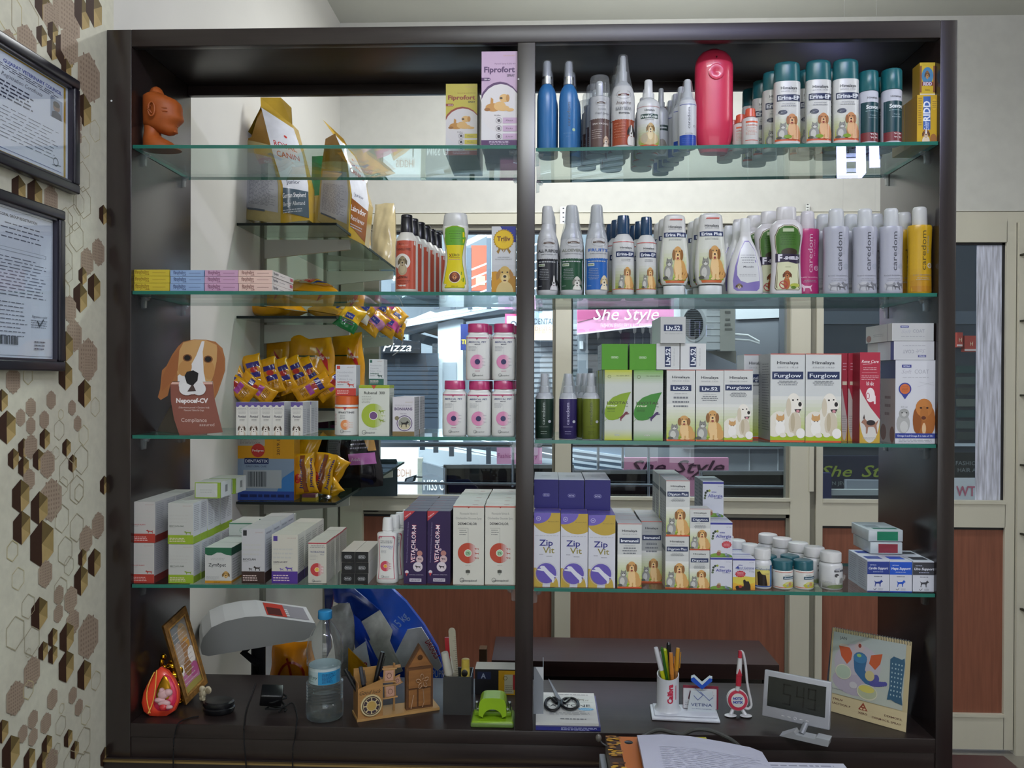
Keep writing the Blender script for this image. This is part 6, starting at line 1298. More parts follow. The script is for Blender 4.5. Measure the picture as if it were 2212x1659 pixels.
# ---- wooden organiser
OW = mat('light_wood',None,.5,noise=(14,.14,(1,1,9)),bump=.08)
p0 = bp(773,1560); p1 = bp(944,1524); dirx = (p1-p0); dirx.z = 0; L_ = dirx.length; ang = math.atan2(dirx.y,dirx.x)
ang = math.radians(24); sc_ = .00099
t = thing('wooden_organiser','wooden desk organiser with pen box, carved hut and little signboards','desk organiser',(p0.x,p0.y,ZB+.0005),ang)
LL = .185; DD = .05
m = MB(); m.box(-.002,LL,-.002,DD+.004,0,.006,'#a8824e'); m.build('base_plank',OW,t)
m = MB(); bw = .055
m.box(0,bw,0,.003,.006,.070,'#9c7240'); m.prism([(0,.070),(bw,.070),(bw,.086)],0,.003,'#9c7240'); m.box(0,.003,.003,DD-.003,.006,.082,'#8a6236'); m.box(bw-.003,bw,.003,DD-.003,.006,.082,'#8a6236'); m.box(0,bw,DD-.003,DD,.006,.10,'#a37a44')
A = Art(bw,.064); A.text('Good luck',.5,.87,.14,'#2e1c10',w=.86,shear=.45); m_ = MB()
A.onto(m,lambda X,Z,o:(bw/2+X,-o,.006+Z)); m.build('pen_box',OW,t)
m = MB(); Mr = Matrix.Translation((.029,-.004,.033))
for r,y,c in((.0235,0,'#c9b88c'),(.0205,-.0006,'#3a2c28'),(.0185,-.001,'#c9b88c'),(.0175,-.0013,'#3d2f36'),(.0115,-.0016,'#c9b88c'),(.010,-.0019,'#b2914c')):
 m.prism([(r*math.cos(a*math.pi/16),r*math.sin(a*math.pi/16))for a in range(32)],y,.0035,c,M=Mr)
for k in range(8):a = k*math.pi/4; m.prism([(.010*math.cos(a-.09),.010*math.sin(a-.09)),(.0178*math.cos(a-.07),.0178*math.sin(a-.07)),(.0178*math.cos(a+.07),.0178*math.sin(a+.07)),(.010*math.cos(a+.09),.010*math.sin(a+.09))],-.0022,0,'#c9b88c',M=Mr)
m.build('life_ring',OW,t)
m = MB(); x0 = .110; hw = .062; O = [(x0,.006),(x0+hw,.006),(x0+hw,.098),(x0+hw/2,.150),(x0,.098)]
m.prism(O,.008,.022,'#5a3a20'); 
def inset(O,k):cx_ = sum(p[0]for p in O)/len(O); cz_ = sum(p[1]for p in O)/len(O); return[(cx_+(x-cx_)*k,cz_+(z-cz_)*k)for x,z in O]
for P_ in([(x0+.005,.102),(x0+hw-.005,.102),(x0+hw/2,.142)],[(x0+.005,.054),(x0+hw-.005,.054),(x0+hw-.005,.094),(x0+.005,.094)],[(x0+.005,.012),(x0+.024,.012),(x0+.024,.05),(x0+.005,.05)],[(x0+.028,.012),(x0+hw-.006,.012),(x0+hw-.006,.05),(x0+.028,.05)]):
 m.prism(P_,.006,.008,'#8a5c30')
m.build('carved_hut',OW,t)
m = MB(); hc = x0+.036
for k in range(5):a = k*2*math.pi/5+.4; m.tube([(hc+.004*math.cos(a),.004,.068+.004*math.sin(a))]+[(hc+(.008+.007*math.sin(s*math.pi))*math.cos(a+(s-.5)*.9),.003,.068+(.008+.009*math.sin(s*math.pi))*math.sin(a+(s-.5)*.9))for s in[i/6 for i in range(7)]],.0008,'#b8977a',6)
m.tube([(hc-.02,.004,.040),(hc-.024,.004,.02),(hc-.026,.004,.010)],.0009,'#b8977a',6); m.tube([(hc+.002,.004,.05),(hc+.004,.004,.02),(hc+.0,.004,.010)],.0009,'#b8977a',6)
m.ell((hc-.005,.005,.122),(.006,.001,.006),'#4a2e18'); m.build('clock_hands',MATT,t)
for k,(x,z,rot)in enumerate(((.072,.088,.06),(.076,.050,-.03),(.094,.070,-.35))):
 m = MB(); M = Matrix.Translation((x,.012+.006*k,z))@Matrix.Rotation(rot,4,'Y'); s_ = .013 if k<2 else .008
 m.bbox(-s_,s_,0,.004,-s_*1.15,s_*1.15,.0008,'#a67d52',M=M); m.box(-s_*.72,s_*.72,-.0006,0,-s_*.85,s_*.85,'#b98f7a',M=M)
 for(a0,a1,b0,b1)in((-1.25,1.25,.92,1.08),(-1.25,1.25,-1.08,-.92)):m.box(a0*s_,a1*s_,-.001,.004,b0*s_*1.1,b1*s_*1.1,'#b48a58',M=M)
 m.ring = None
 for a in range(10):m.tube([M@Vector((s_*.4*math.cos(a*.63),-.001,s_*.45*math.sin(a*.63))),M@Vector((s_*.4*math.cos((a+1)*.63),-.001,s_*.45*math.sin((a+1)*.63)))],.0004,'#5a3426',5)
 m.build('signboard',OW,t)
m = MB(); m.box(.083,.087,.018,.022,.006,.112,'#8f6a3c'); m.box(.06,.10,.020,.024,.1,.106,'#a67d52'); m.build('sign_post',OW,t)
def pen(lb,p0_,p1_,r,col,tipc=None,cat='pen',nm='pen',capc=None,m__=PLAS,grp=None):
 m = MB(); a,c = Vector(p0_),Vector(p1_); d = c-a
 m.tube([a,a+d*.97],r,col,12); m.tube([a+d*.97,a+d*.985,c],r*.95,col,12,taper=.5)
 root = single(m,nm,m__,lb,cat,grp)
 if capc:k = MB(); k.tube([a+d*.62,a+d*.975,c+d*.004],r*1.12,capc,12,taper=.8); k.tube([a+d*.66+Vector((r*1.5,-r*.3,0)),a+d*.94+Vector((r*1.5,-r*.3,0))],r*.22,capc,6); k.build('cap',m__,root)
 return root
def inbox(x,y,z):c,s_ = math.cos(ang),math.sin(ang); return Vector((p0.x+c*x-s_*y,p0.y+s_*x+c*y,ZB+z))
pen('black glossy pen leaning left in the wooden box',inbox(.028,.02,.012),inbox(-.022,.034,.108),.0045,'#111216',capc='#0c0d10')
pen('black pen with silver clip upright in the wooden box',inbox(.026,.015,.012),inbox(.010,.022,.112),.0046,'#16171b',capc='#3a3c42')
pen('thick black marker leaning right in the wooden box',inbox(.03,.03,.012),inbox(.062,.034,.135),.0052,'#121316',capc='#0e0f12',cat='marker',nm='marker')
# ---- mesh pen cup with correction pen, ruler, glue
q0 = bp(957,1544); q1 = bp(1018,1544); wC = q1.x-q0.x
t = thing('pen_cup','dark translucent square pen cup beside the centre post','pen cup',(q0.x+wC/2,q0.y+.03,ZB+.0005))
SMK = glass_mat('smoked_plastic','#3a2f2b',1.45,.1,.05); m = MB(); hC = .085; e = .0015; W2 = wC/2
for(x0_,x1_,y0_,y1_,z0_,z1_)in((-W2,W2,-W2,-W2+e,0,hC),(-W2,W2,W2-e,W2,0,hC),(-W2,-W2+e,-W2+e,W2-e,0,hC),(W2-e,W2,-W2+e,W2-e,0,hC),(-W2+e,W2-e,-W2+e,W2-e,0,e)):m.box(x0_,x1_,y0_,y1_,z0_,z1_)
m.build('cup_wall',SMK,t)
cY = q0.y+.03; cX = q0.x+wC/2
pen('white correction pen leaning left in the dark cup',(cX-.006,cY-.008,ZB+.004),(cX-.03,cY-.018,ZB+.135),.0085,'#a8a294',capc='#b0aea2',cat='correction pen',nm='correction_pen')
m = MB(); Mq = Matrix.Translation((cX-.005,cY+.01,ZB+.01))@Matrix.Rotation(-.07,4,'Y'); m.box(-.008,.008,0,.0015,0,.165,'#a39e8a',M=Mq)
for k in range(28):m.box(.004 if k%5 else .0,.008,-.0002,0,.03+k*.0045,.0306+k*.0045,'#34302a',M=Mq)
m.ell((0,.0008,.165),(.008,.0008,.008),'#a39e8a',M=Mq); single(m,'ruler',PLAS,'cream plastic ruler with round end standing in the dark cup','ruler')
m = MB(); m.box(-.018,-.008,.002,.008,.08,.15,'#9a1e28',M=Mq); single(m,'red_marker',PLAS,'red marker body beside the ruler in the dark cup','marker',None)
m = MB(); m.lathe([(0,.010),(.09,.010),(.092,.009),(.097,.0095),(.112,.009),(.113,.007)],lambda z:'#b3a04a' if z<.09 else '#b09a40',20,cx=cX+.016,cy=cY-.004,z0=ZB+.004); m.ell((cX+.015,cY-.0140,ZB+.088),(.007,.001,.008),'#1c1a18'); single(m,'glue_stick',PLAS,'yellow glue bottle with a dark round print in the cup','glue')
# ---- box behind and green punch
q0 = bp(1022,1518); b_ = MB(); w_ = at(1113,1500,q0.y+.05).x-at(1022,1500,q0.y+.05).x; hB = .060
b_.box(0,w_,0,.05,0,hB,'#17161a',top='#8f8c80'); Art(w_,hB).rect(.06,.6,.38,.9,'#1a2240').text('A',.2,.74,.2,'#8d97ac',w=.12,bold=.03).rect(.56,.0,1,.96,'#b98d18').rect(.70,.05,.92,.8,'#a8a68c').rect(.9,.2,1,.8,'#8c2426').ring(.72,.66,.05,.01,'#3c3412').lines(.72,.9,.1,.4,4,'#5f5c50').onto(b_,lambda X,Z,o:(w_/2+X,-o,Z))
single(b_,'card_box',PAPER,'low dark box with yellow and white print behind the green punch','box',loc=(q0.x,q0.y+.05,ZB+.0005))
q0 = bp(1016,1573); q1 = bp(1110,1575); wP = q1.x-q0.x; cxp = (q0.x+q1.x)/2
t = thing('hole_punch','lime green two hole paper punch at the foot of the centre post','hole punch',(cxp,q0.y+.03,ZB+.0005))
LIME = mat('lime_enamel',None,.3); m = MB(); m.bbox(-wP/2,wP/2,-.03,.04,0,.012,.004,'#5f7a3a'); m.bbox(-wP/2+.002,wP/2-.002,-.029,.039,.006,.014,.003,'#7ba01a'); m.bbox(-wP/2+.006,wP/2-.006,0,.03,.014,.024,.002,'#6f931a'); m.build('base',LIME,t)
m = MB(); n = 14; outer = []; inner = []
for i in range(n+1):
 a = math.pi*i/n; outer.append((.030*math.copysign(abs(math.cos(a))**.45,math.cos(a)),.022+.038*abs(math.sin(a))**.45)); inner.append((.0205*math.cos(a),.018+.018*math.sin(a)))
for i in range(n):
 P_ = [outer[i],outer[i+1],inner[i+1],inner[i]]; m.prism([(x,z)for x,z in P_][::1]if True else P_,-.018,.028,'#86ac1c')
m.build('lever',LIME,t)
m = MB()
for s_ in(-1,1):m.lathe([(0,.003),(.016,.003),(.018,.004),(.02,.003)],'#a8aaa8',10,cx=s_*.036,cy=.01,z0=.022)
m.tube([(-.034,.0,.030),(.034,.0,.030)],.002,'#a8aaa8'); m.build('pin',METAL,t)
# ================================================================ RIGHT HALF OF THE CABINET
SPR = [(0,.90),(.01,.97),(.03,1),(.60,1)]+smoothp([(.62,.99),(.68,.88),(.72,.70),(.75,.50),(.76,.44)],4)[1:]
def spray_cap(z0=.76,r=.42):return[(z0,r*1.02),(z0+.005,r*1.08),(z0+.085,r*1.05),(z0+.09,r*.80),(.985,r*.66),(1,r*.5)]
def blue1(w,h):return Art(w,h).text('caredom',.40,.52,.18,'#1c3a5a',w=.40,rot=90).lines(.62,.70,.35,.7,1,'#7fa2c4')
def blue2(w,h):
 A = Art(w,h); A.text('caredom',.48,.60,.19,'#16324f',w=.46,rot=90); A.ell(.78,.31,.09,None,'#9ab898'); A.text('DRY DEODORANT',.45,.24,.016,'#7da3c6',w=.5); A.text('SPRAY',.45,.18,.014,'#7da3c6',w=.2); return A
def bcap(t,R,H):
 m = MB(); m.lathe([(.755*H,.36*R),(.76*H,.44*R),(.85*H,.42*R)],'#b9bcbf',20); m.build('collar',METAL,t)
GB = 'blue translucent spray bottles on the top right shelf'
BLUEP = mat('blue_pet','#1d5490',.12,spec=.6,trans=.25)
for k,(a,c,yt,art)in enumerate(((1160,1203,134,None),(1208,1250,135,blue2))):
 vessel('spray_bottle',['blue spray bottle with steel collar next to the centre post','blue spray bottle with dark vertical lettering, second from the centre post'][k],'spray bottle','1R',a,c,yt,[(0,.93),(.015,1),(.56,1),(.62,.96),(.66,.88),(.70,.72),(.725,.56),(.735,.5)],[(.735,.46),(.74,.50),(.825,.48),(.83,.42),(.985,.36),(1,.3)],'#3570aa','#9fa3ad',art,(.03,.62),mb_=PLAS,yf=.013,n=1,group=GB,over=[(.735,.56),(.80,.52),(.98,.46),(1.005,.42)],ym=230,extra=lambda t,R,H:(lambda m:(m.lathe([(.738*H,.50*R),(.742*H,.53*R),(.825*H,.52*R)],'#b9bcbf',24),m.build('collar',METAL,t)))(MB()))
for k,(x,dyc)in enumerate(((1165,.055),(1216,.06),(1216,.12))):
 src = [o for o in bpy.data.objects if o.name.startswith('spray_bottle')and o.parent is None][0 if k==0 else 1]; dup(src,(src.location.x+.004*(k+1),src.location.y+dyc,src.location.z),['blue spray bottle standing second behind the one at the post','blue spray bottle second in the lettered row','blue spray bottle third in the lettered row'][k])
def logo(A,x,y,w,c='#5a4a42',c2='#8d8f94'):
 A.ring(x,y,w*.55,.012,c2,ry=w*.34*A.W/A.H*1.0); A.ell(x,y+.0,w*.28,.018,c); A.rect(x-w*.36,y-.022,x+w*.36,y+.004,c); A.ell(x-w*.36,y-.010,w*.07,None,c); A.ell(x+w*.36,y-.010,w*.07,None,c); A.text('Bexx',x,y-.009,.012,'#d8d6d2',w=w*.4,bold=.03); return A
def scallop(A,y,c,n=9,up=True):
 A.rect(0,0,1,y,c)
 for k in range(n):A.ell((k+.5)/n,y,.5/n,.012,c)
def deo(w,h):
 A = Art(w,h); A.rect(0,0,1,1,'#b5b7ba'); scallop(A,.55,'#5f4a46'); logo(A,.55,.88,.5); A.text('INDOOR',.6,.75,.035,'#8a8c90',w=.4); A.text('Fresh Spray',.6,.67,.045,'#6c6e72',w=.7,shear=.4); A.text('SPRAY FOR DOGS',.52,.46,.035,'#d8cfcb',w=.76,bold=.02); A.lines(.1,.6,.16,.36,5,'#bdb0ab',.25); head(A,.62,-.02,.36,.26,'#cdb49e','#a58a74','#e6d8ca',body='#cdb49e'); return A
vessel('aerosol_can','brown and silver aerosol with clear domed overcap','aerosol','1R',1274,1319,213,[(0,.95),(.01,1),(.985,1),(1,.92)],[(1.0,.45),(1.02,.45),(1.02,.35),(1.30,.33),(1.32,.25)],'#a9abae','#bfc2c4',deo,(.02,.98),mb_=PLAS,yf=.014,n=4,dx=-.006,dy=.052,group='brown silver aerosols in a row on the top right shelf',over=[(.99,.99),(1.2,.97),(1.36,.93),(1.40,.86),(1.41,.0)],aw=.99,ym=262)
def insp(w,h):
 A = Art(w,h); scallop(A,.46,'#9b4529'); logo(A,.5,.93,.55,'#5a2a22'); A.text('Inspire',.5,.78,.06,'#5f4a46',w=.60,shear=.25); A.text('BABY BEAR',.5,.67,.055,'#8f9296',w=.66,bold=.03); A.text('Shampoo',.52,.59,.03,'#3a3b40',w=.46,bold=.03); A.lines(.12,.6,.12,.42,6,'#c27a62',.25); head(A,.62,.05,.4,.34,'#2c2c30','#1c1c20','#dcd9d6',white=True,body='#d8d6d3'); return A
vessel('shampoo_spray','tall white and copper shampoo spray bottle in clear wrap','spray bottle','1R',1321,1374,122,[(0,.9),(.01,.97),(.03,1),(.52,1)]+smoothp([(.54,.99),(.60,.93),(.66,.78),(.70,.55),(.72,.42)],4)[1:],[(.72,.32),(.725,.36),(.83,.36),(.835,.28),(.98,.24),(1,.18)],'#c9cacb','#c6c8ca',insp,(.03,.60),mb_=PLAS,yf=.014,n=4,dx=-.004,dy=.056,group='copper labelled shampoo sprays in a row on the top right shelf',over=[(.66,.80),(.80,.56),(.97,.42),(1.005,.38)],aw=.99,ym=262)
def fresh(w,h):
 A = Art(w,h); A.grad(0,.02,1,.55,'#9aa832','#d4d6d2',8); A.rect(0,0,1,.03,'#c8553a'); A.rect(0,.985,1,.995,'#b86a6a'); A.text('Himalaya',.5,.90,.05,'#4a4d52',w=.44,bold=.02); A.rect(.12,.69,.88,.80,'#26423f'); A.text('FreshCoat',.5,.745,.07,'#dfe4e2',w=.7,bold=.03); A.lines(.3,.7,.64,.67,1,'#8a8d8a'); A.ell(.5,.18,.4,.16,'#c9b48c'); head(A,.32,.22,.44,.38,'#bfa168','#7c5f34','#e2d2a8',body='#cdb88c'); A.ell(.28,.2,.14,.12,'#b9ad95'); return A
def trig(t,R,H):pass
FB = [(0,.92),(.015,.98),(.04,1),(.60,1)]+smoothp([(.62,.99),(.67,.90),(.70,.72),(.725,.46)],4)[1:]
FC = [(.725,.46),(.73,.50),(.80,.50),(.805,.38),(.85,.37),(.985,.34),(1,.28)]
vessel('coat_spray','white round shouldered spray bottle with green label and spotted dog','spray bottle','1R',1378,1429,174,FB,FC,'#d3d5d6','#d6d8da',fresh,(.02,.585),yf=.013,n=4,dx=.002,dy=.056,group='green labelled coat sprays on the top right shelf',aw=.97,ym=262)
vessel('coat_spray','grey shaded spray bottle peeking out right of the green labelled spray','spray bottle','1R',1414,1446,192,FB,FC,'#a9adb0','#9da1a4',lambda w,h:Art(w,h).rect(0,.62,1,.76,'#30403f').lines(.1,.9,.64,.74,1,'#c3c8c8').ell(.5,.2,.4,.2,'#77736a'),(.02,.585),yf=.085,ym=262)  # bottle set back in shade; the shade is put into its greys
def cds(w,h):
 A = Art(w,h); A.rect(0,0,1,.26,'#2147a4'); A.rect(0,.975,1,.99,'#4a56a4'); A.text('caredom',.50,.66,.17,'#55585f',w=.50,rot=90); A.ring(.84,.47,.07,.02,'#8d9098'); A.lines(.3,.75,.28,.31,1,'#8d9098'); A.lines(.1,.9,.06,.2,3,'#3a62bc',.3); return A
vessel('spray_bottle','small white spray bottle with bright blue bottom band','spray bottle','1R',1468,1508,173,[(0,.96),(.01,1),(.62,1),(.66,.94),(.70,.80),(.72,.72)],[(.72,.62),(.80,.54),(.82,.42),(.985,.36),(1,.3)],'#cfd2d8','#d3d6da',cds,(.01,.62),yf=.013,n=6,dx=-.005,dy=.044,group='small white and blue spray bottles in a row',over=[(.68,.88),(.84,.62),(.985,.45)],ym=262)
# pink automatic dispenser
t = thing('pink_dispenser','tall pill shaped pink dispenser with a round dimple','dispenser')
Yd = .075; pc = at(1550,225,Yd); wD = (at(1593,240,Yd-.045).x-at(1509,240,Yd-.045).x); z0 = shz('1R',pc.x)+.0005; z1 = at(1550,106,Yd).z; xc = (at(1593,240,Yd-.045).x+at(1509,240,Yd-.045).x)/2
PINK = mat('pink_plastic','#d63658',.32,spec=.5,coat=.3); m = MB(); n = 40; R = wD/2; H = z1-z0; secs = []
for i in range(25):
 f = i/24; z = f*H; 
 if z>H-R:q_ = (z-(H-R))/R; a = R*math.sqrt(max(1-q_**2,.0004))
 elif z<.055:q_ = 1-z/.055; a = R*(1-.30*q_**2)
 else:a = R
 secs.append((z,a))
secs+=[(H-R+R*math.sin(b_),R*math.cos(b_))for b_ in(1.35,1.45,1.53)]; secs = sorted(set([(round(z,5),round(a,5))for z,a in secs]))
m.lathe(secs,'#cc2a4c',40,.62,2.3); o = m.build('shell',PINK,t,loc=(xc,Yd,z0),sharp=60)
m = MB(); m.lathe([(-.001,.016),(.002,.017),(.003,.013),(.0005,.004),(.0,.001)],'#a81f3e',24,M=Matrix.Translation((0,-R*.62*1.01,H*.745))@Matrix.Rotation(math.pi/2,4,'X')); m.build('dimple',PINK,t,loc=(xc,Yd,z0))
m = MB(); m.ell((0.001,-R*.60,H*.885),(.0016,.0035,.0022),'#5a0f22'); m.build('sensor',PLAS,t,loc=(xc,Yd,z0))
def orc(w,h):return Art(w,h).rect(.1,.86,.9,.93,'#d9613f').text('DRESSING',.5,.76,.06,'#d06a50',w=.76,bold=.02).lines(.1,.9,.35,.68,6,'#cf8f7c',.25,4).rect(.08,.14,.92,.17,'#c34a38')
vessel('antiseptic_bottle','little white bottle with orange cap and orange print','bottle','1R',1607,1643,236,[(0,.93),(.02,1),(.66,1),(.73,.92),(.76,.62),(.77,.58)],[(.77,.62),(.775,.66),(.985,.58),(1,.5)],'#d3d0ce','#cf5a3f',orc,(.03,.68),yf=.010,n=4,dx=-.009,dy=.040,group='little orange capped bottles in a row',ym=272)
def erp(w,h):
 A = Art(w,h); A.grad(0,.05,1,.48,'#a9b42c','#d6d7d4',10); A.rect(0,0,1,.035,'#d9d9d6'); A.rect(0,.035,1,.07,'#cc5a38'); himal(A,.90,.045,.64,gap=.055); A.rect(.05,.685,.95,.79,'#26304f'); A.text('Erina-EP',.5,.738,.065,'#dfe3ea',w=.84,bold=.03); A.text('POWDER',.5,.64,.018,'#8a8c92',w=.5); A.lines(.2,.8,.59,.62,1,'#8a8c92')
 A.ell(.26,.50,.17,.04,'#2f3548'); A.text('NEW',.26,.50,.02,'#b9bfcc',w=.2,rot=15); golden(A,.05,.06,1.0,.44,t='#c58c60',l='#e0b48a',d='#9a6238'); A.ell(.45,.1,.16,.03,'#7c9a2c'); return A
PB = [(0,.93),(.01,.97),(.03,.98),(.035,1),(.745,1),(.76,.98)]
PC = [(.76,.99),(.765,1.0),(.95,.98),(.985,.93),(.997,.80),(1,.4)]
GP = 'powder bottles with teal caps on the top right shelf'
for k,(a,c,yt)in enumerate(((1676,1733,137),(1745,1800,133),(1804,1860,131))):
 vessel('powder_bottle','oval powder bottle with teal cap and golden dog, %s of three'%['left','middle','right'][k],'powder bottle','1R',a,c,yt,PB,PC,'#d4d5d3','#1f6068',erp,(.02,.75),k=.62,ex=2.6,yf=.013,n=4 if k==0 else 3,dx=-.010 if k==0 else-.002,dy=.052,group=GP,aw=.97,ym=250)
def scav(w,h):
 A = Art(w,h); A.rect(.02,.18,.98,.80,'#123f48'); A.rect(.02,.0,.98,.18,'#7a2f36'); himal(A,.89,.04,.56,x=.55,gap=.2); A.text('Scavon',.56,.70,.08,'#dfe6ea',w=.68,bold=.035); A.lines(.2,.9,.60,.63,1,'#8fb0b6'); A.text('Topical',.58,.53,.025,'#a9c2c8',w=.34); A.text('Wound Healer',.58,.48,.02,'#a9c2c8',w=.5)
 for(x,y)in((.42,.12),(.66,.12),(.42,.05),(.66,.05)):sil(A,x,y,.2,.05,'#e3dcdc')
 return A
SB = [(0,.97),(.008,1),(.03,.97),(.70,.97),(.715,.90)]
for k,(a,c,yt)in enumerate(((1862,1905,156),(1912,1957,152))):
 vessel('aerosol_can','teal and white wound spray can, %s of the two'%['left','right'][k],'aerosol','1R',a,c,yt,SB,[(.715,.97),(.72,.99),(.97,.97),(.99,.9),(1,.7)],'#c9cbd6','#176068',scav,(.03,.69),yf=.012,n=3,dx=-.001,dy=.05,group='teal wound spray cans',aw=.97,ym=250)
def ridb(w,h):
 A = Art(w,h); A.rect(.30,.27,.66,.97,'#3a5fa8'); A.text('RIDD',.46,.66,.34,'#e6ebf4',w=.42,rot=90,bold=.03); A.text('Erina',.46,.34,.26,'#c9d6f0',w=.16,rot=90,shear=.3); A.text('Soap',.40,.40,.1,'#c9d6f0',w=.1,rot=90); A.lines(.06,.24,.35,.95,12,'#9a7420',.5); A.ell(.84,.8,.14,.12,'#d8b030'); A.lines(.74,.96,.72,.88,4,'#8a6a1c'); head(A,.22,.02,.44,.28,'#8f5f34','#5c3a20','#dcc9ae',white=True,body='#d8d0c8'); A.ell(.8,.08,.16,.10,'#a06a34'); return A
def rids(w,h):
 A = Art(w,h); A.rect(0,.9,1,1,'#c9ae28'); A.rect(.0,.1,.12,.9,'#7c4a28'); A.rect(.88,.1,1,.9,'#7c4a28'); A.ell(.5,.60,.38,.26,'#4b86b0'); head(A,.28,.42,.4,.36,'#8a6034','#5e3f20','#c89a5c'); A.rect(.14,.30,.86,.42,'#7c2c2c'); A.text('RIDD',.5,.36,.10,'#dcd4e4',w=.56,bold=.05); A.text('Oint',.5,.18,.06,'#6a5616',w=.3); A.rect(0,0,1,.06,'#d8d4c4'); return A
o = carton('soap_carton','yellow carton with blue stripe and beagle, front right of the top shelf','carton','1R',1981,2025,205,ridb,'#c9a21c',side='#a47c16',yf=.013,dp=.06,n=2,ym=255)
carton('soap_carton','small yellow carton with blue oval, standing on the blue striped carton','carton','1R',1987,2020,135,rids,'#d0b028',side='#b08c1c',yf=.02,dp=.035,zb=topz(o)+.0005,ym=170)
b_ = MB(); p = at(1968,250,.10); z_ = shz('1R',p.x)
# ---- second shelf
def allp(c1,title,tc,dogf):
 def f(w,h):
  A = Art(w,h); A.rect(0,0,1,1,'#b9bbbe'); scallop(A,.56,c1); logo(A,.58,.87,.62); A.text(title,.55,.72,.055,tc,w=.86 if len(title)<8 else .96,bold=.02); A.text('SHAMPOO FOR DOGS & CATS',.55,.655,.016,'#5c5e64',w=.72,bold=.02); A.lines(.1,.9,.50,.53,1,'#b9bcc0',.6); A.rect(.1,.43,.38,.48,'#c9cbc8'); A.lines(.12,.36,.44,.47,1,'#5a7a3a',.8); A.lines(.1,.6,.18,.39,7,'#a4a8ae',.25,6,c=True); A.lines(.1,.25,.06,.08,1,'#b9bcc0')
  dogf(A); return A
 return f
d1 = lambda A:head(A,.60,-.02,.42,.30,'#24262c','#18191d','#d8d6d8',white=True,body='#cfcdd0')
d2 = lambda A:head(A,.50,-.02,.46,.28,'#c9c7be','#7c7a70','#dedcd4',body='#cfccc4')
d3 = lambda A:head(A,.62,-.02,.40,.30,'#d8c9a8','#b59c6c','#e8dcc4',body='#e0d4ba')
BB = [(0,.86),(.01,.94),(.04,.97),(.055,1),(.52,1)]+smoothp([(.54,.995),(.62,.93),(.68,.82),(.74,.62),(.79,.54),(.80,.52)],4)[1:]
BC = [(.80,.53),(.81,.55),(.96,.50),(.985,.47),(1,.40)]
for k,(a,c,yt,c1,ti,tc,df)in enumerate(((1159,1206,446,'#24262e','ALL PURPOSE','#24262e',d1),(1210,1261,444,'#1c4a33','ALOEVERA','#7f8278',d2),(1265,1315,443,'#1b5cab','FRUITS','#2a5fae',d3))):
 vessel('shampoo_bottle','silver shampoo bottle with scalloped %s label'%['black','dark green','bright blue'][k],'bottle','2R',a,c,yt,BB,BC,'#bdbfc2','#c2c4c6',allp(c1,ti,tc,df),(.06,.66),k=.8,mb_=PLAS,yf=.013,n=3,dx=.004,dy=.048,group='silver shampoo bottles with scalloped labels',aw=.985,ym=540,over=[(.62,.96),(.80,.66),(.985,.50)]if k else None)
def ersh(w,h):
 A = Art(w,h); A.rect(0,0,1,1,'#cfd0cf'); A.rect(.12,.03,.97,.45,'#b3bb96'); A.grad(.12,.03,.97,.50,'#93a032','#cfd0cc',8); A.rect(0,.96,1,.975,'#b8504c'); A.rect(0,.015,1,.03,'#c8583a'); himal(A,.85,.04,.54,x=.58,gap=.05); A.rect(.14,.665,.96,.775,'#22305a'); A.text('Erina-EP',.55,.72,.06,'#dfe3ea',w=.72,bold=.03); A.lines(.36,.80,.57,.63,2,'#7a7c80',.3,4,c=True); golden(A,.24,.03,.72,.46); return A
for k,(a,c,yt)in enumerate(((1324,1373,467),(1376,1421,470))):
 vessel('shampoo_bottle','white shampoo bottle with foil wrapped navy cap, %s of two'%['left','right'][k],'bottle','2R',a,c,yt,[(0,.88),(.012,.96),(.03,1),(.60,1)]+smoothp([(.62,.99),(.68,.93),(.73,.74),(.76,.58),(.77,.52)],4)[1:],[(.765,.52),(.77,.58),(.955,.56),(.97,.53),(1,.50)],'#cfd0cf','#1c3c5c',ersh,(.06,.68),yf=.013,n=3,dx=-.008 if k==0 else-.006,dy=.05,group='white shampoo bottles with navy caps',aw=.985,mc=SHINY,ym=552)
def erpl(w,h):
 A = Art(w,h); I = [(.18,.02),(.82,.02),(.9,.10),(.96,.35),(.92,.60),(.86,.72),(.14,.72),(.08,.60),(.04,.35),(.10,.10)]
 A.poly(I,'#d0d2c8'); A.grad(.10,.08,.90,.50,'#b4c042','#d0d2c8',8); A.poly([(.19,.02),(.81,.02),(.85,.055),(.15,.055)],'#c8663a'); A.rect(.11,.055,.89,.10,'#86a01c'); A.poly([(.30,.935),(.74,.935),(.76,.955),(.34,.955)],'#c25a50'); himal(A,.84,.035,.46,gap=.035)
 A.rect(.12,.685,.88,.755,'#22305a'); A.text('Erina Plus',.5,.72,.045,'#dfe3ea',w=.66,bold=.03); A.lines(.26,.74,.635,.665,2,'#7a7c80',.3,4,c=True); golden(A,.10,.06,.86,.52); return A
EP = smoothp([(0,.80),(.02,.84),(.13,.82),(.16,.90),(.30,1.0),(.42,.99),(.60,.90),(.80,.78),(.93,.74),(.98,.68),(1.0,.52)],4)
for k,(a,c,yt)in enumerate(((1427,1491,465),(1504,1573,462))):
 vessel('conditioner_bottle','upside down white conditioner bottle with golden dog and cat, %s of two'%['left','right'][k],'bottle','2R',a,c,yt,[(z,r)for z,r in EP if z>=.115],[(0,.70),(.004,.74),(.11,.74),(.115,.72)],'#cfcfcc','#cdd0d0',erpl,(.13,.98),k=.55,ex=2.5,yf=.014,n=3,dx=-.004,dy=.042,group='upside down white conditioner bottles',aw=.96,ym=550)
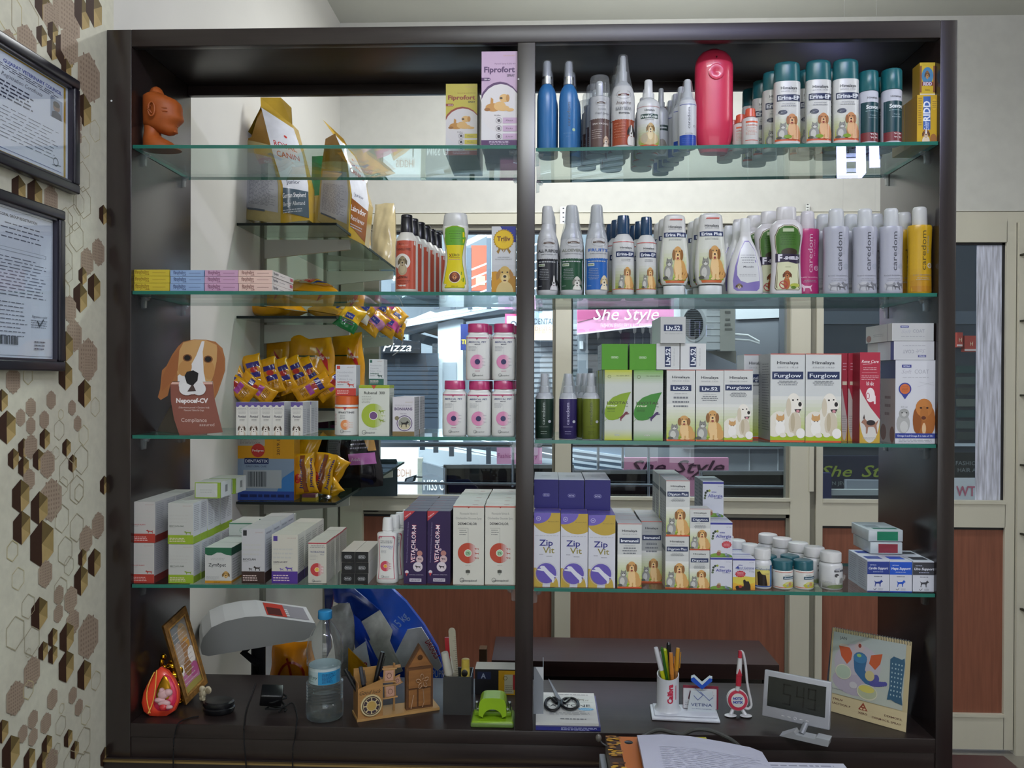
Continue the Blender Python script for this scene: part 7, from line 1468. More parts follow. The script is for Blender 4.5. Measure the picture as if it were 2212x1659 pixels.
def mico(w,h):
 A = Art(w,h); O = [(.5+.47*math.cos(a*math.pi/16),.44+.46*math.sin(a*math.pi/16))for a in range(32)]; O = [(.10,.06),(.2,.02),(.8,.02),(.88,.06),(.90,.12),(.90,.16),(.86,.45),(.76,.75),(.58,.92),(.45,.92),(.3,.75),(.14,.45),(.08,.2)]
 A.poly(O,'#7d6fae'); A.poly([(.30,.20),(.5,.16),(.88,.20),(.85,.45),(.75,.74),(.58,.90),(.46,.90),(.32,.75),(.2,.45),(.2,.3)],'#cfd1d2'); A.lines(.3,.78,.50,.68,4,'#85888e',.3,4,c=True); A.text('Micodin',.54,.45,.035,'#4a4d55',w=.32,bold=.02,shear=.2); A.lines(.25,.82,.27,.32,2,'#9a9ca0',.3,3,c=True); head(A,.14,.03,.24,.13,'#7c6848','#4a3c28','#cfc4b0'); return A
vessel('shampoo_bottle','white teardrop shampoo bottle with violet bottom label','bottle','2R',1576,1653,472,smoothp([(0,.92),(.02,.98),(.06,1),(.20,1),(.34,.94),(.50,.78),(.64,.54),(.74,.34),(.80,.30),(.83,.29)],5),[(.82,.30),(.83,.31),(.98,.29),(1,.24)],'#cfcfcf','#cfd0d0',mico,(.03,.76),k=.5,ex=2.4,yf=.014,n=4,dx=-.008,dy=.042,group='white teardrop shampoo bottles',aw=.92,ym=555)
def fsh(w,h):
 A = Art(w,h); O = [(.08,.02),(.92,.02),(.97,.05),(.93,.25),(.88,.48),(.96,.70),(.98,.82),(.86,.94),(.66,.985),(.34,.985),(.14,.94),(.02,.82),(.04,.70),(.12,.48),(.07,.25),(.03,.05)]
 A.poly(O,'#4d4426'); A.poly([(.5+(x-.5)*.95,.5+(y-.5)*.985)for x,y in O],'#cfcdb4'); A.poly([(.5+(x-.5)*.89,.5+(y-.5)*.965)for x,y in O],'#5b4c28'); A.poly([(.5+(x-.5)*.86,.5+(y-.5)*.955)for x,y in O if y>.45]+[(.15,.48)],'#3f6a26'); A.poly([(.12,.04),(.88,.04),(.86,.46),(.14,.46)],'#cfd0ae'); A.poly([(.16,.48),(.86,.48),(.94,.70),(.95,.82),(.84,.92),(.66,.96),(.34,.96),(.16,.92),(.06,.82),(.07,.70)],'#3f6a26')
 A.lines(.2,.8,.68,.88,6,'#2c4f1a',.3,5,c=True); A.rect(.3,.88,.7,.93,'#b3bfa0'); A.ell(.55,.58,.3,.06,'#332a1c'); A.poly([(.06,.56),(.94,.55),(.94,.42),(.8,.41),(.5,.44),(.06,.43)],'#291f3c'); A.text('F',.22,.50,.10,'#e3e0ea',w=.15,bold=.05); A.text('-SHIELD',.62,.495,.045,'#e3e0ea',w=.56,bold=.05); A.lines(.4,.6,.35,.37,1,'#8a8a6c')
 A.ell(.45,.12,.12,.09,'#a45c2c'); head(A,.28,.14,.38,.18,'#8a4a24','#5c2e14','#b87848'); A.ring(.33,.10,.15,.03,'#a8323c'); A.line(.22,.13,.44,.07,.03,'#a8323c'); A.ell(.75,.09,.18,.03,'#a9b04a'); A.ell(.7,.06,.1,.02,'#5c7a2c'); return A
FS = smoothp([(0,.90),(.02,.96),(.20,.90),(.40,.86),(.52,.88),(.66,.97),(.74,.98),(.80,.88),(.84,.66),(.85,.60)],4)
vessel('shampoo_bottle','waisted white shampoo bottle with green and cream tick label','bottle','2R',1667,1739,448,FS,[(.85,.58),(.855,.62),(.98,.60),(1,.54)],'#d0cccf','#cfcdce',fsh,(.03,.80),k=.5,ex=2.5,yf=.012,n=4,dx=-.020,dy=.045,group='waisted white tick shampoo bottles',aw=.84,ym=550)
def cdm(lc,sub='DOG SHAMPOO',fig=True,pink=False,badge='#9aa2ae'):
 def f(w,h):
  A = Art(w,h); A.text('caredom',.52,.63,.24,lc,w=.60,rot=90); A.text('PET CARE',.74,.72,.07,'#9b9ea6' if not pink else '#d7a0b8',w=.26,rot=90); A.ring(.84,.40,.12,.03,badge); A.lines(.74,.94,.38,.42,2,badge)
  A.text(sub,.52,.255,.022,'#7c7e86' if not pink else '#e8c3d2',w=.86); A.lines(.2,.85,.17,.22,2,'#9a9ca4',.3,5,c=True)
  if fig:
   A.ell(.38,.09,.3,.07,'#b3b4ba'); sil(A,.10,.02,.5,.15,'#8a8b92',True); sil(A,.40,.03,.45,.09,'#5c5d64'); sil(A,.62,.05,.36,.13,'#6f7078')
  if pink:sil(A,.05,.03,.6,.14,'#e6c8d4')
  return A
 return f
CB = [(0,.90),(.01,.96),(.03,.98),(.25,.94),(.45,.93),(.70,.98),(.76,1.0),(.785,.94),(.79,.55)]
CC = [(.79,.60),(.795,.62),(.96,.58),(.985,.55),(1,.45)]
GC = 'caps up shampoo bottles with vertical lettering'
vessel('shampoo_bottle','magenta shampoo bottle with pale vertical lettering half behind the tick bottle','bottle','2R',1724,1775,457,CB,CC,'#ad2f6c','#cfcbcf',cdm('#d9b7c6','PUPPY SHAMPOO',False,True,'#d9b9c9'),(.02,.77),k=.7,yf=.040,n=3,dx=.004,dy=.052,group=GC,ym=555)
for k,(a,c,yt)in enumerate(((1784,1841,452),(1848,1902,452),(1906,1958,451))):
 vessel('shampoo_bottle','silver grey shampoo bottle with dog silhouettes, %s of three'%['left','middle','right'][k],'bottle','2R',a,c,yt,CB,CC,'#a9abb8','#c6c9cc',cdm('#45474f'),(.02,.77),k=.7,yf=.012,n=3,dx=-.008,dy=.055,group=GC,ym=545)
def yel(w,h):
 A = Art(w,h); A.grad(0,0,1,.35,'#a8701a','#c0991c',4); return A.sub(cdm('#4c4224','CAT SHAMPOO',False,False,'#e3e0d8')(w,h),0,0,1,1)
vessel('shampoo_bottle','golden yellow shampoo bottle with vertical lettering by the right panel','bottle','2R',1968,2021,448,CB,CC,'#c0981a','#cbccca',yel,(.02,.77),k=.7,yf=.012,n=3,dx=-.008,dy=.055,group=GC,ym=540)
# ---- third shelf
for k,(a,c,yt,col,lc,nm)in enumerate(((1156,1194,807,'#1d3229','#a9b5ae','dark green'),(1208,1247,807,'#2b2256','#b5b0d2','deep violet'),(1258,1297,806,'#667226','#343c14','olive green'))):
 vessel('spray_bottle','spray bottle with %s sleeve and clear cone cap'%nm,'spray bottle','3R',a,c,yt,[(0,.94),(.01,1),(.615,1),(.64,.95),(.67,.84),(.70,.64),(.705,.58)],[(.705,.50),(.71,.54),(.80,.52),(.81,.42),(.985,.38),(1,.30)],(lambda z,col=col:col if .02<z<.62 else '#c3c5ca'),'#bdc0c4',(lambda w,h,lc=lc:Art(w,h).text('caredom',.46,.62,.20,lc,w=.56,rot=90).ell(.86,.42,.09,None,'#b9bcc4').lines(.2,.8,.27,.31,2,lc,.2).lines(.3,.7,.08,.2,2,lc,.15)),(.02,.615),yf=.016,n=3 if k==2 else 2,dx=.004 if k<2 else-.010,dy=.045,group='spray bottles with vertical lettering on the third right shelf',over=[(.63,.98),(.80,.72),(1.0,.46)],ym=880)
def liv(g1,leaf_,dogc):
 def f(w,h):
  A = Art(w,h); A.grad(0,.80,1,1,'#c4c9c2',g1,8); A.grad(0,0,1,.16,g1,'#c4c9c2',8); L_ = [(.02,.44),(0,.38),(.03,.33),(.14,.29),(.30,.285),(.5,.30),(.66,.36),(.74,.45),(.80,.54),(.90,.64),(.97,.69),(.6,.66),(.3,.61),(.12,.54)]
  A.poly(L_,leaf_); A.line(.0,.27,.12,.32,.012,leaf_); A.text('LIVOTAS',.47,.535,.040,'#3c3a2c',w=.76,bold=.01); A.text('SYRUP',.28,.49,.022,'#dfe6c8',w=.36,bold=.03); A.text('Pet',.80,.485,.02,'#3c3a2c',w=.12); A.lines(.1,.4,.40,.46,3,'#2c4a18',.3)
  A.sub(Art(1,1).poly([(1-a,b)for a,b in LEAP[::-1]],dogc),.5,.27,.92,.41); A.ring(.17,.905,.06,.012,'#5c6a3c'); A.text('Net volume: 200 ml',.66,.92,.016,'#3c4420',w=.46); pill(A,.46,.075,.2,.024,'INTAS','#8a9a78',('#cdd4c4','#55604a')); return A
 return f
GL2 = 'liver syrup cartons with a big leaf'
o1 = carton('syrup_carton','white and lime carton with yellow green leaf','carton','3R',1306,1365,799,liv('#b3bb1c','#7d9c1e','#6c2c38'),'#c4c9c2',side='#8a8f78',top='#9fae2c',yf=.014,dp=.06,n=4,group=GL2,sideart=lambda w,h:Art(w,h).rect(0,.8,1,1,'#7c8a34').lines(.1,.9,.2,.75,16,'#7a7d72'))
o2 = carton('syrup_carton','white and green carton with dark green leaf','carton','3R',1369,1432,800,liv('#6ea044','#39802c','#3c2458'),'#c4c9c2',side='#a9ae9c',top='#6ea044',yf=.014,dp=.06,n=4,group=GL2)
def gend(w,h):return pill(Art(w,h),.5,.48,.28,.09,'INTAS','#cfe0c4',('#4c8a1c','#d8e8cc'))
for k,(a,c)in enumerate(((1300,1356),(1360,1417))):
 carton('syrup_carton',['green ended carton lying on the yellow green leaf carton','green ended carton lying on the dark green leaf carton'][k],'carton','3R',a,c,743,gend,'#4a8f18',side='#a4a9a6',top='#3c7814',yf=.022,dp=.13,zb=topz(o1 if k==0 else o2)+.0006,group=GL2,ym=770,sideart=lambda w,h:Art(w,h).rect(.9,0,1,1,'#3c7814').lines(.2,.8,.2,.8,5,'#85898c'))
GH = 'white syrup cartons with a navy title bar on the third right shelf'
livx = hb('Liv.52',.80-.055,.052,(.0),True,.9,(.45,.56),.5,.72)
l1 = carton('syrup_carton','first white liver syrup carton, small dog print and bullet list','carton','3R',1440,1501,799,hb('Liv.52',.745,.045,'gold',True,.90,(.46,.64),.54,.74,px=(.06,.02,1.0,.36)),'#cfd1ce',side='#9da0a2',top='#c3c5c4',yf=.013,dp=.06,n=3,group=GH,sideart=sidetext(strip='#c8553a'))
l2 = carton('syrup_carton','second white liver syrup carton with a larger dog print','carton','3R',1503,1563,799,hb('Liv.52',.735,.045,'gold',True,.895,(.56,.64),.56,.74,px=(.02,.02,1.04,.44)),'#cfd1ce',side='#9da0a2',top='#c3c5c4',yf=.013,dp=.06,n=3,group=GH)
fw1 = carton('coat_syrup_carton','small white coat syrup carton with cream dog and kitten','carton','3R',1564,1626,799,hb('Furglow',.755,.042,'white',True,.895,(.62,.68),.82,.92,px=(-.02,.04,1.02,.50)),'#cfd1ce',side='#a9abad',top='#c3c5c4',yf=.013,dp=.06,n=3,group=GH)
o = carton('syrup_carton','tall white carton set back between the small and large coat syrup cartons','carton','3R',1607,1662,766,hb('Furglow',.72,.05,0,True),'#c3c5c6',side='#b9bbbd',top='#c3c5c4',yf=.11,dp=.07,group=GH,ym=860)
for k,(a,c)in enumerate(((1664,1738.5),(1740,1817))):
 carton('coat_syrup_carton','large white coat syrup carton with cream dog and kitten, %s of two'%['left','right'][k],'carton','3R',a,c,764,hb('Furglow',.755,.045,'white',True,.90,(.64,.70),.78,.90,px=(-.02,.05,1.02,.52)),'#cdd0cf',side='#a9abad',top='#c9c4c0',yf=.012,dp=.075,n=3,group=GH,sideart=sidetext('#6a6c72',26,.12,.9,strip='#b8604c'),ym=865)
def livend(w,h,rot=0):
 A = Art(w,h)
 if rot:A.rect(.36,.10,.62,.88,NAVY); A.text('Liv.52',.49,.49,.2,'#dfe3ea',w=.64,rot=90,bold=.03); A.text('PET LIQUID 200 ml',.76,.48,.04,'#8d9096',w=.66,rot=90)
 else:A.rect(.13,.45,.87,.70,NAVY); A.text('Liv.52',.5,.575,.17,'#dfe3ea',w=.56,bold=.03); A.text('PET LIQUID 200 ml',.52,.36,.04,'#8d9096',w=.7)
 return A
GE = 'liver syrup cartons lying with their ends to the front'
z_ = max(topz(l1),topz(l2))+.0006
e1 = carton('syrup_carton','white carton end with vertical navy title, left of the lying pair','carton','3R',1418,1468,742,lambda w,h:livend(w,h,1),'#c9cbcb',yf=.020,dp=.13,zb=z_,group=GE,ym=770)
e2 = carton('syrup_carton','white carton end with vertical navy title, right of the lying pair','carton','3R',1470,1525,742,lambda w,h:livend(w,h,1),'#cfd1d1',yf=.020,dp=.13,zb=z_,group=GE,ym=770)
carton('syrup_carton','topmost white carton lying on the two vertical titled ends','carton','3R',1427,1481,684,livend,'#b9bbba',side='#cfd2d6',yf=.012,dp=.14,zb=topz(e1)+.0006,group=GE,ym=712)
def rene(w,h):
 A = Art(w,h); A.rect(0,0,1,.3,'#bd9a38'); A.ell(.5,.30,.5,.295,'#d2cfca',24,180,360); A.rect(0,.3,1,.62,'#d2cfca'); A.poly([(0,.60),(.15,.53),(.5,.40),(1,.26),(1,.94),(.88,.99),(.12,.99),(0,.94)],'#ab2c42'); A.text('Rene Care',.5,.90,.035,'#ecdadd',w=.84,shear=.25,bold=.01); A.line(.14,.865,.6,.875,.02,'#e2c9cd')
 A.lines(.15,.85,.80,.84,2,'#d9a9b2',.4,4,c=True); A.rect(.1,.775,.85,.778,'#d29aa4'); A.lines(.08,.95,.69,.75,3,'#d9a9b2'); A.text('रेने केर',.5,.65,.035,'#ecdadd',w=.38,bold=.02); A.ell(.52,.53,.22,.08,'#ecdfe0'); A.ell(.40,.52,.09,.035,'#ab2c42'); A.ell(.40,.52,.06,.028,'#ecdfe0'); A.rect(.70,.43,.78,.52,'#ecdfe0'); A.ell(.66,.50,.12,.04,'#ecdfe0')
 sil(A,.06,.10,.9,.20,'#9a6f5c'); A.ell(.55,.225,.22,.03,'#2c2528'); A.poly([(.16,.27),(.22,.32),(.26,.27)],'#3c2c2a'); A.lines(.15,.85,.04,.07,2,'#a9a8a6'); return A
r1 = carton('kidney_syrup_carton','narrow red and white kidney syrup carton with shepherd dog','carton','3R',1857,1901,761,rene,'#ab2c42',side='#9c2b3c',top='#a83a4a',yf=.012,dp=.045,ym=865,group='red kidney syrup cartons',rz=.02)
for k,(a,c,yf,lb)in enumerate(((1832,1856,.050,'red kidney syrup carton turned side on behind the front one'),(1817.5,1831,.055,'sliver of a red kidney syrup carton beside the large coat syrup carton'))):
 carton('kidney_syrup_carton',lb,'carton','3R',a,c,763,(lambda w,h:Art(w,h).rect(0,0,1,.3,'#bd9a38').ell(.5,.3,.5,.29,'#b5a9a4').rect(0,.3,1,.6,'#b5a9a4').poly([(0,.64),(.9,.26),(1,.24),(1,1),(0,1)],'#9c2236').rect(.15,.64,.85,.68,'#c9c0a8').lines(.1,.9,.1,.3,8,'#8f8a86').lines(.2,.8,.8,.9,3,'#c98a96')),'#9c2236',yf=yf,dp=.06,ym=865,group='red kidney syrup cartons')
def soft(w,h):
 A = Art(w,h); A.rect(.16,.91,.40,.945,'#3a3f86'); A.text('VETINA',.28,.928,.018,'#d0d4ea',w=.18,bold=.03); A.text('Soft',.28,.865,.05,'#b0aeb8',w=.26,shear=.45); A.text('COAT',.66,.865,.05,'#a3a5ae',w=.36); A.lines(.18,.86,.785,.80,1,'#9a9ca4'); A.line(.55,.68,.95,.74,.006,'#b5b6bc'); A.line(.6,.74,.98,.70,.006,'#b5b6bc')
 A.ell(.24,.655,.16,None,'#34408f',28); A.poly([(.14,.60),(.34,.60),(.24,.53)],'#34408f'); A.ell(.24,.655,.13,None,'#c56a3c'); A.lines(.15,.33,.62,.69,4,'#a04e28',.35,4,c=True); A.text('225 ml',.22,.44,.018,'#7c7e86',w=.16)
 A.ell(.2,.24,.17,.12,'#a9a9a8'); A.ell(.22,.36,.13,.06,'#9c9d9b'); A.ell(.22,.20,.10,.07,'#c4c4c2'); A.ell(.22,.35,.06,.025,'#bdbdbb'); A.ell(.17,.37,.02,.008,'#3c3c3a'); A.ell(.28,.37,.02,.008,'#3c3c3a'); A.ell(.72,.22,.27,.14,'#a05f28'); A.ell(.55,.28,.11,.16,'#8a4c1c'); A.ell(.90,.28,.10,.16,'#a5622a'); A.ell(.72,.43,.21,.11,'#b9763a'); A.ell(.72,.36,.10,.09,'#a8682f'); A.ell(.71,.31,.06,.022,'#5c2c1c'); A.ell(.64,.43,.03,.012,'#3c2012'); A.ell(.80,.43,.03,.012,'#3c2012'); A.ell(.72,.18,.05,.07,'#d6b48c')
 A.rect(0,.065,1,.125,'#2c3c8c'); A.text('Omega 6 and Omega 3 in ratio of 10:1',.5,.095,.022,'#dfe3f2',w=.9,bold=.02); A.lines(.06,.94,.015,.055,2,'#9a9ca4',.3,4,c=True); return A
sc_ = carton('supplement_carton','white coat supplement carton with grey cat and brown spaniel','carton','3R',1934,2020,778,soft,'#cfd0d6',side='#8a7c78',top='#c6c7cc',yf=.012,dp=.075,ym=868,sideart=lambda w,h:Art(w,h).rect(0,.78,1,1,'#26245c').rect(0,0,1,.78,'#9a8a86').ell(.2,.12,.2,.1,'#6f3c20').ell(.8,.1,.16,.1,'#6f3c20').lines(.3,.7,.3,.6,3,'#6a4c4c'))
def softend(w,h,flip=False):
 A = Art(w,h); S_ = Art(w,h); S_.rect(.20,.74,.40,.86,'#4a4e86'); S_.text('VETINA',.30,.80,.07,'#c9cce0',w=.16,bold=.03); S_.text('Soft',.34,.54,.22,'#a9aab4',w=.24,shear=.45); S_.text('COAT',.64,.56,.20,'#8f919c',w=.28); S_.lines(.22,.8,.2,.28,1,'#9a9ca4')
 if flip:S_.ops = [([(w-a,h-b)for a,b in vs],fs,c)for vs,fs,c in S_.ops]
 A.ops+=S_.ops; return A
s2_ = carton('supplement_carton','white supplement carton lying upside down, lower of the two','carton','3R',1931,2018,737,lambda w,h:softend(w,h,True),'#c3c4c8',side='#d6d8e2',yf=.013,dp=.14,zb=topz(sc_)+.0006,ym=757,sideart=lambda w,h:Art(w,h).rect(.88,0,1,1,'#3a3a8c').rect(0,0,.4,1,'#c9c6c4'))
carton('supplement_carton','white supplement carton lying on top of the stack','carton','3R',1927,2017,698,softend,'#b9babb',side='#c3c2c0',yf=.013,dp=.14,zb=topz(s2_)+.0006,ym=717,sideart=lambda w,h:Art(w,h).rect(.82,0,.84,1,'#8d8a90').ell(.12,.25,.1,.2,'#9a6a5c').lines(.3,.7,.3,.5,2,'#9a9a9c'))
# ================================================================ LOWEST GLASS SHELF, RIGHT
def zip_(w,h):
 A = Art(w,h); A.ell(.62,1.02,.78,.30,'#b59a3e',40); A.ell(.10,1.01,.56,.155,'#6a5cae',32); A.ring(.17,.925,.085,.012,'#d9d6e6'); A.text('W',.17,.925,.02,'#d9d6e6',w=.08,bold=.03); A.text('Net Volume: 200 ml',.74,.885,.012,'#4c4430',w=.40); A.lines(.04,.96,.685,.70,1,'#b9bac2',.7)
 A.text('Zip',.46,.60,.085,'#2a2a7c',w=.52,bold=.015); A.text('Vit',.56,.50,.085,'#8a8038',w=.44,bold=.01); A.lines(.2,.36,.43,.45,1,'#6c6e78'); A.lines(.48,.70,.405,.425,1,'#6c6e78')
 A.ell(.04,.06,.3,.20,'#b59a3e'); A.ell(.78,.0,.16,.14,'#b59a3e'); A.ring(.47,.185,.43,.012,'#b9b9c6',32); A.ell(.47,.185,.39,None,'#5f51a6',32)
 A.sub(Art(1,1).poly(LEAP,'#d6d7e2'),.10,.05,.92,.29); return A
GZ = 'vitamin cartons with a leaping white dog'
zo = []
for k,(a,c,yt)in enumerate(((1153.5,1210,1108),(1211.5,1269.5,1110),(1271,1329,1113))):
 zo.append(carton('vitamin_carton','white, gold and violet carton with leaping dog, %s of three'%['left','middle','right'][k],'carton','4R',a,c,yt,zip_,'#cdced6',side='#a9a9b4',top='#514893',yf=.011,dp=.056,n=4,group=GZ,topart=lambda w,h:Art(w,h).line(0,.05,1,.05,.01,'#d9d9e2').rect(.4,.4,.7,.5,'#7268a8')))
for k,(a,c,yt)in enumerate(((1154,1206.5,1036),(1207.5,1262,1037),(1264,1318.5,1037))):
 carton('vitamin_carton','dark blue carton end lying on the %s leaping dog carton'%['left','middle','right'][k],'carton','4R',a,c,yt,lambda w,h:pill(Art(w,h),.5,.46,.30,.12,'INTAS','#8d8cc0',('#221d68','#b9b8da')),'#221d68',side='#b5b4c2',top='#b3b3be',yf=.075,dp=.15,zb=topz(zo[k])+.0006,group=GZ,ym=1062,topart=lambda w,h:Art(w,h).lines(.3,.7,.4,.6,2,'#7d7d90'))
GI = 'white cartons with a navy bar and golden dog on the lowest right shelf'
carton('immunity_carton','front white immunity syrup carton with golden dog','carton','4R',1334,1386,1131,hb('Immunol',.735,.045,'gold',True,.89,(.52,.64),.72,.84,px=(.03,.02,1.0,.42)),'#c9cbc9',side='#a5a8a8',top='#b3b5b3',yf=.012,dp=.052,n=4,group=GI)
carton('immunity_carton','shaded immunity syrup carton standing back beside the front one','carton','4R',1385,1430,1126,hb('Immunol',.735,.045,'gold',True,.89,(.48,.66),.76,.90,px=(.03,.02,1.0,.40)),'#a9acab',side='#8f9292',top='#aeb0ae',yf=.062,dp=.052,n=3,group=GI)  # darker card than the front carton: its shade is put into the colour
dp_ = hb('Digyton Plus',.755,.048,'gold',True,.90,(.62,.66),.80,.90,px=(.02,.02,1.02,.50))
o = carton('digestive_carton','lower tall digestive syrup carton with golden dog and cat','carton','4R',1437.5,1488,1158,dp_,'#c9cbc8',side='#aeb1b2',top='#b3b5b3',yf=.013,dp=.052,n=4,group=GI,sideart=lambda w,h:Art(w,h).rect(0,.70,1,.78,'#4b565e').lines(.2,.8,.1,.6,10,'#8a8c8e'))
carton('digestive_carton','upper tall digestive syrup carton with golden dog and cat','carton','4R',1439,1490,1038,dp_,'#c9cbc8',side='#b9bcbd',top='#b9bbb9',yf=.013,dp=.052,n=4,zb=topz(o)+.0006,ym=1098,group=GI,sideart=lambda w,h:Art(w,h).rect(0,.70,1,.78,'#4b565e').lines(.2,.8,.1,.6,10,'#8a8c8e'))
dg = hb('Digyton',.735,.055,'gold',True,.90,(.52,.60),.72,.86,px=(.02,.02,1.02,.50))
o = carton('digestive_carton','lower small digestive syrup carton with golden dog and cat','carton','4R',1489,1533,1188,dg,'#c9cbc8',side='#aeb1b2',yf=.013,dp=.042,n=3,group=GI)
carton('digestive_carton','upper small digestive syrup carton with golden dog and cat','carton','4R',1490.5,1534.5,1099,dg,'#c9cbc8',side='#aeb1b2',yf=.013,dp=.042,n=1,zb=topz(o)+.0006,ym=1142,group=GI)
def alle(w,h,red=False):
 A = Art(w,h); A.rect(0,.93,1,.985,'#32348a'); A.text('30 Tabs',.84,.86,.03,'#8587a0',w=.22); 
 for k,(x,y,c)in enumerate(((.12,.60,'#3c4a34'),(.14,.68,'#2c3a2c'),(.22,.73,'#2c3a2c'),(.32,.74,'#8d9a3c'),(.10,.53,'#5c6a52'))):A.ell(x,y,.055,.035,c)
 A.text('VETINA',.54,.70,.03,'#4a4fa0',w=.24,bold=.04,shear=.2); A.text('Allergia',.60,.60,.09,'#3a3c96',w=.70,bold=.02); A.lines(.55,.92,.50,.54,1,'#7f82a0',.5)
 A.ell(.5,.02,.5,.09,'#5f8434'); A.ell(.3,.05,.3,.06,'#6f9438'); A.ell(.40,.15,.09,.055,'#b7a48a'); A.ell(.38,.10,.10,.06,'#8a5a40'); A.ell(.72,.08,.06,.04,'#8d93a2'); A.ell(.8,.03,.08,.04,'#5a6a7a')
 if red:starb(A,.74,.36,.22,'#b4313f')
 return A
def starb(A,x,y,r,c):
 pts = [(x+r*(1+.10*math.sin(a*1.0*12*math.pi/18))*math.cos(a*math.pi/18),y+r*.45*(1+.10*math.sin(a*12*math.pi/18))*math.sin(a*math.pi/18))for a in range(36)]; A.poly(pts,c); A.lines(x-r*.7,x+r*.7,y-r*.25,y+r*.28,3,'#e0b0b4',.35,3,c=True)
GA = 'white allergy tablet cartons with a dark blue top line'
o = carton('allergy_carton','bottom allergy tablet carton with leaf logo, no red star','carton','4R',1534.5,1581.5,1204,lambda w,h:alle(w,h),'#cbccd6',side='#c3c4cc',top='#c9cad2',yf=.012,dp=.045,n=4,group=GA)
o2 = carton('allergy_carton','middle allergy tablet carton with a red star burst','carton','4R',1534.5,1582,1128,lambda w,h:alle(w,h,True),'#cbccd6',side='#c3c4cc',top='#cdced6',yf=.012,dp=.045,n=3,zb=topz(o)+.0006,ym=1166,group=GA,topart=lambda w,h:Art(w,h).rect(0,.85,1,1,'#3a3c8e').lines(.1,.9,.4,.5,1,'#8d8fa8'))
carton('allergy_carton','topmost shrink wrapped allergy tablet carton','carton','4R',1518,1563,1040,lambda w,h:alle(w,h),'#c3c6d0',side='#b3b8c0',top='#a9b0b8',yf=.075,dp=.05,n=2,zb=topz(o2)+.0006,ym=1075,group=GA,sideart=sidetext('#7c8a98',8))
def mind(w,h):
 A = Art(w,h); A.rect(0,.93,1,.985,'#32348a'); A.text('30 Tabs',.84,.87,.03,'#8587a0',w=.2); A.grad(0,0,1,.40,'#cf8a2c','#d6c33a',6); A.ell(.5,.30,.56,.13,'#cdbc4a'); A.poly([(.10,.68),(.24,.76),(.30,.66)],'#2f3f92'); A.text('VETINA',.34,.78,.03,'#4a4fa0',w=.2,bold=.03); A.text('Mind Calming',.56,.70,.065,'#3a4a96',w=.78); A.lines(.2,.9,.62,.65,1,'#7f82a0',.5); A.text('For Dogs',.84,.58,.03,'#6a6c80',w=.22)
 starb(A,.34,.50,.23,'#b4313f'); A.ell(.64,.10,.16,.14,'#1f1512'); A.poly([(.50,.12),(.46,.30),(.54,.33),(.60,.27),(.72,.27),(.80,.10),(.80,0),(.52,0)],'#1f1512'); A.ell(.36,.04,.22,.08,'#2a1410'); A.ell(.22,.08,.10,.05,'#1f1512'); A.ell(.34,.10,.08,.04,'#a03a2c'); return A
carton('calming_carton','calming tablet carton with red star and black dog on orange glow','carton','4R',1583,1631,1206,mind,'#cbccd6',side='#bfc0c8',top='#c9cad2',yf=.012,dp=.045,n=4,group='calming tablet cartons in a row',topart=lambda w,h:Art(w,h).rect(0,.85,1,1,'#3a3c8e').lines(.1,.9,.4,.5,1,'#8d8fa8'))
TJ = [(0,.90),(.015,.96),(.04,1),(.62,1),(.68,.94),(.72,.80),(.735,.76)]
TC = [(.735,.84),(.745,.90),(.97,.90),(.99,.86),(1,.80)]
def ribcap(cap,n=24):return cap
def calmj(w,h):
 A = Art(w,h); A.rect(0,0,1,1,'#c9ccc6'); A.rect(.82,0,1,1,'#3d6ea0'); A.grad(0,.06,.80,.8,'#c79a58','#cdc56a',5); A.rect(0,0,1,.05,'#2f4f9a'); A.text('Calming',.44,.84,.11,'#46608c',w=.80); A.poly([(.16,.06),(.12,.68),(.24,.74),(.34,.6),(.56,.56),(.66,.06)],'#201512'); A.text('For Dogs',.62,.62,.04,'#57606c',w=.2); return A
vessel('tablet_jar','white ribbed cap jar with yellow label and dark dog','jar','4R',1632,1672,1184,TJ,TC,'#cfd0d2','#cfcfce',calmj,(.06,.60),yf=.016,n=4,dx=-.016,dy=.046,group='white capped calming jars',aw=.98,ym=1232)
def hj(w,h):
 A = Art(w,h); A.rect(0,0,1,1,'#cfcfc9'); A.rect(0,.95,1,.98,'#c06a58'); A.rect(0,.04,1,.08,'#c8603c'); A.text('Himalaya',.62,.80,.08,'#8a8c8e',w=.3); A.rect(.38,.55,.98,.72,'#264a5c'); A.text('Anxocare',.68,.635,.09,'#cfd8de',w=.5,bold=.03); A.ell(.7,.2,.34,.16,'#b3b23c'); A.ell(.7,.3,.24,.12,'#c9c47a'); A.ell(.74,.26,.09,.12,'#b98a5c'); A.ell(.60,.18,.06,.08,'#9a9a90'); return A
for k,(a,c,yt)in enumerate(((1675,1719,1209),(1720,1764,1209))):
 vessel('tablet_jar','small white jar with teal cap, %s of two'%['left','right'][k],'jar','4R',a,c,yt,TJ,[(.66,.90),(.67,.95),(.96,.95),(.985,.92),(1,.84)],'#cfcfca','#1d5560',hj,(.05,.64),yf=.014,n=4 if k==0 else 2,dx=-.020 if k==0 else-.014,dy=.047,group='white jars with teal caps',aw=.98,ym=1245)
def fec(w,h):
 A = Art(w,h); A.grad(0,0,1,.25,'#55584c','#b9bab4',4); A.text('VETINA',.64,.93,.04,'#55568a',w=.26,bold=.03); A.text('FECAL',.60,.83,.09,'#3a3a44',w=.24,bold=.05); A.text('DETER',.86,.83,.09,'#3a3a44',w=.24,bold=.05); A.ell(.62,.42,.10,.22,'#d3d4d2'); A.ell(.60,.62,.10,.09,'#4a4a4c'); A.ell(.66,.56,.05,.05,'#d8d8d6'); A.ell(.84,.36,.1,.14,'#8a8a86'); A.ell(.6,.08,.4,.10,'#6a7a50'); A.lines(.05,.4,.24,.34,2,'#8a8c8e',.3); return A
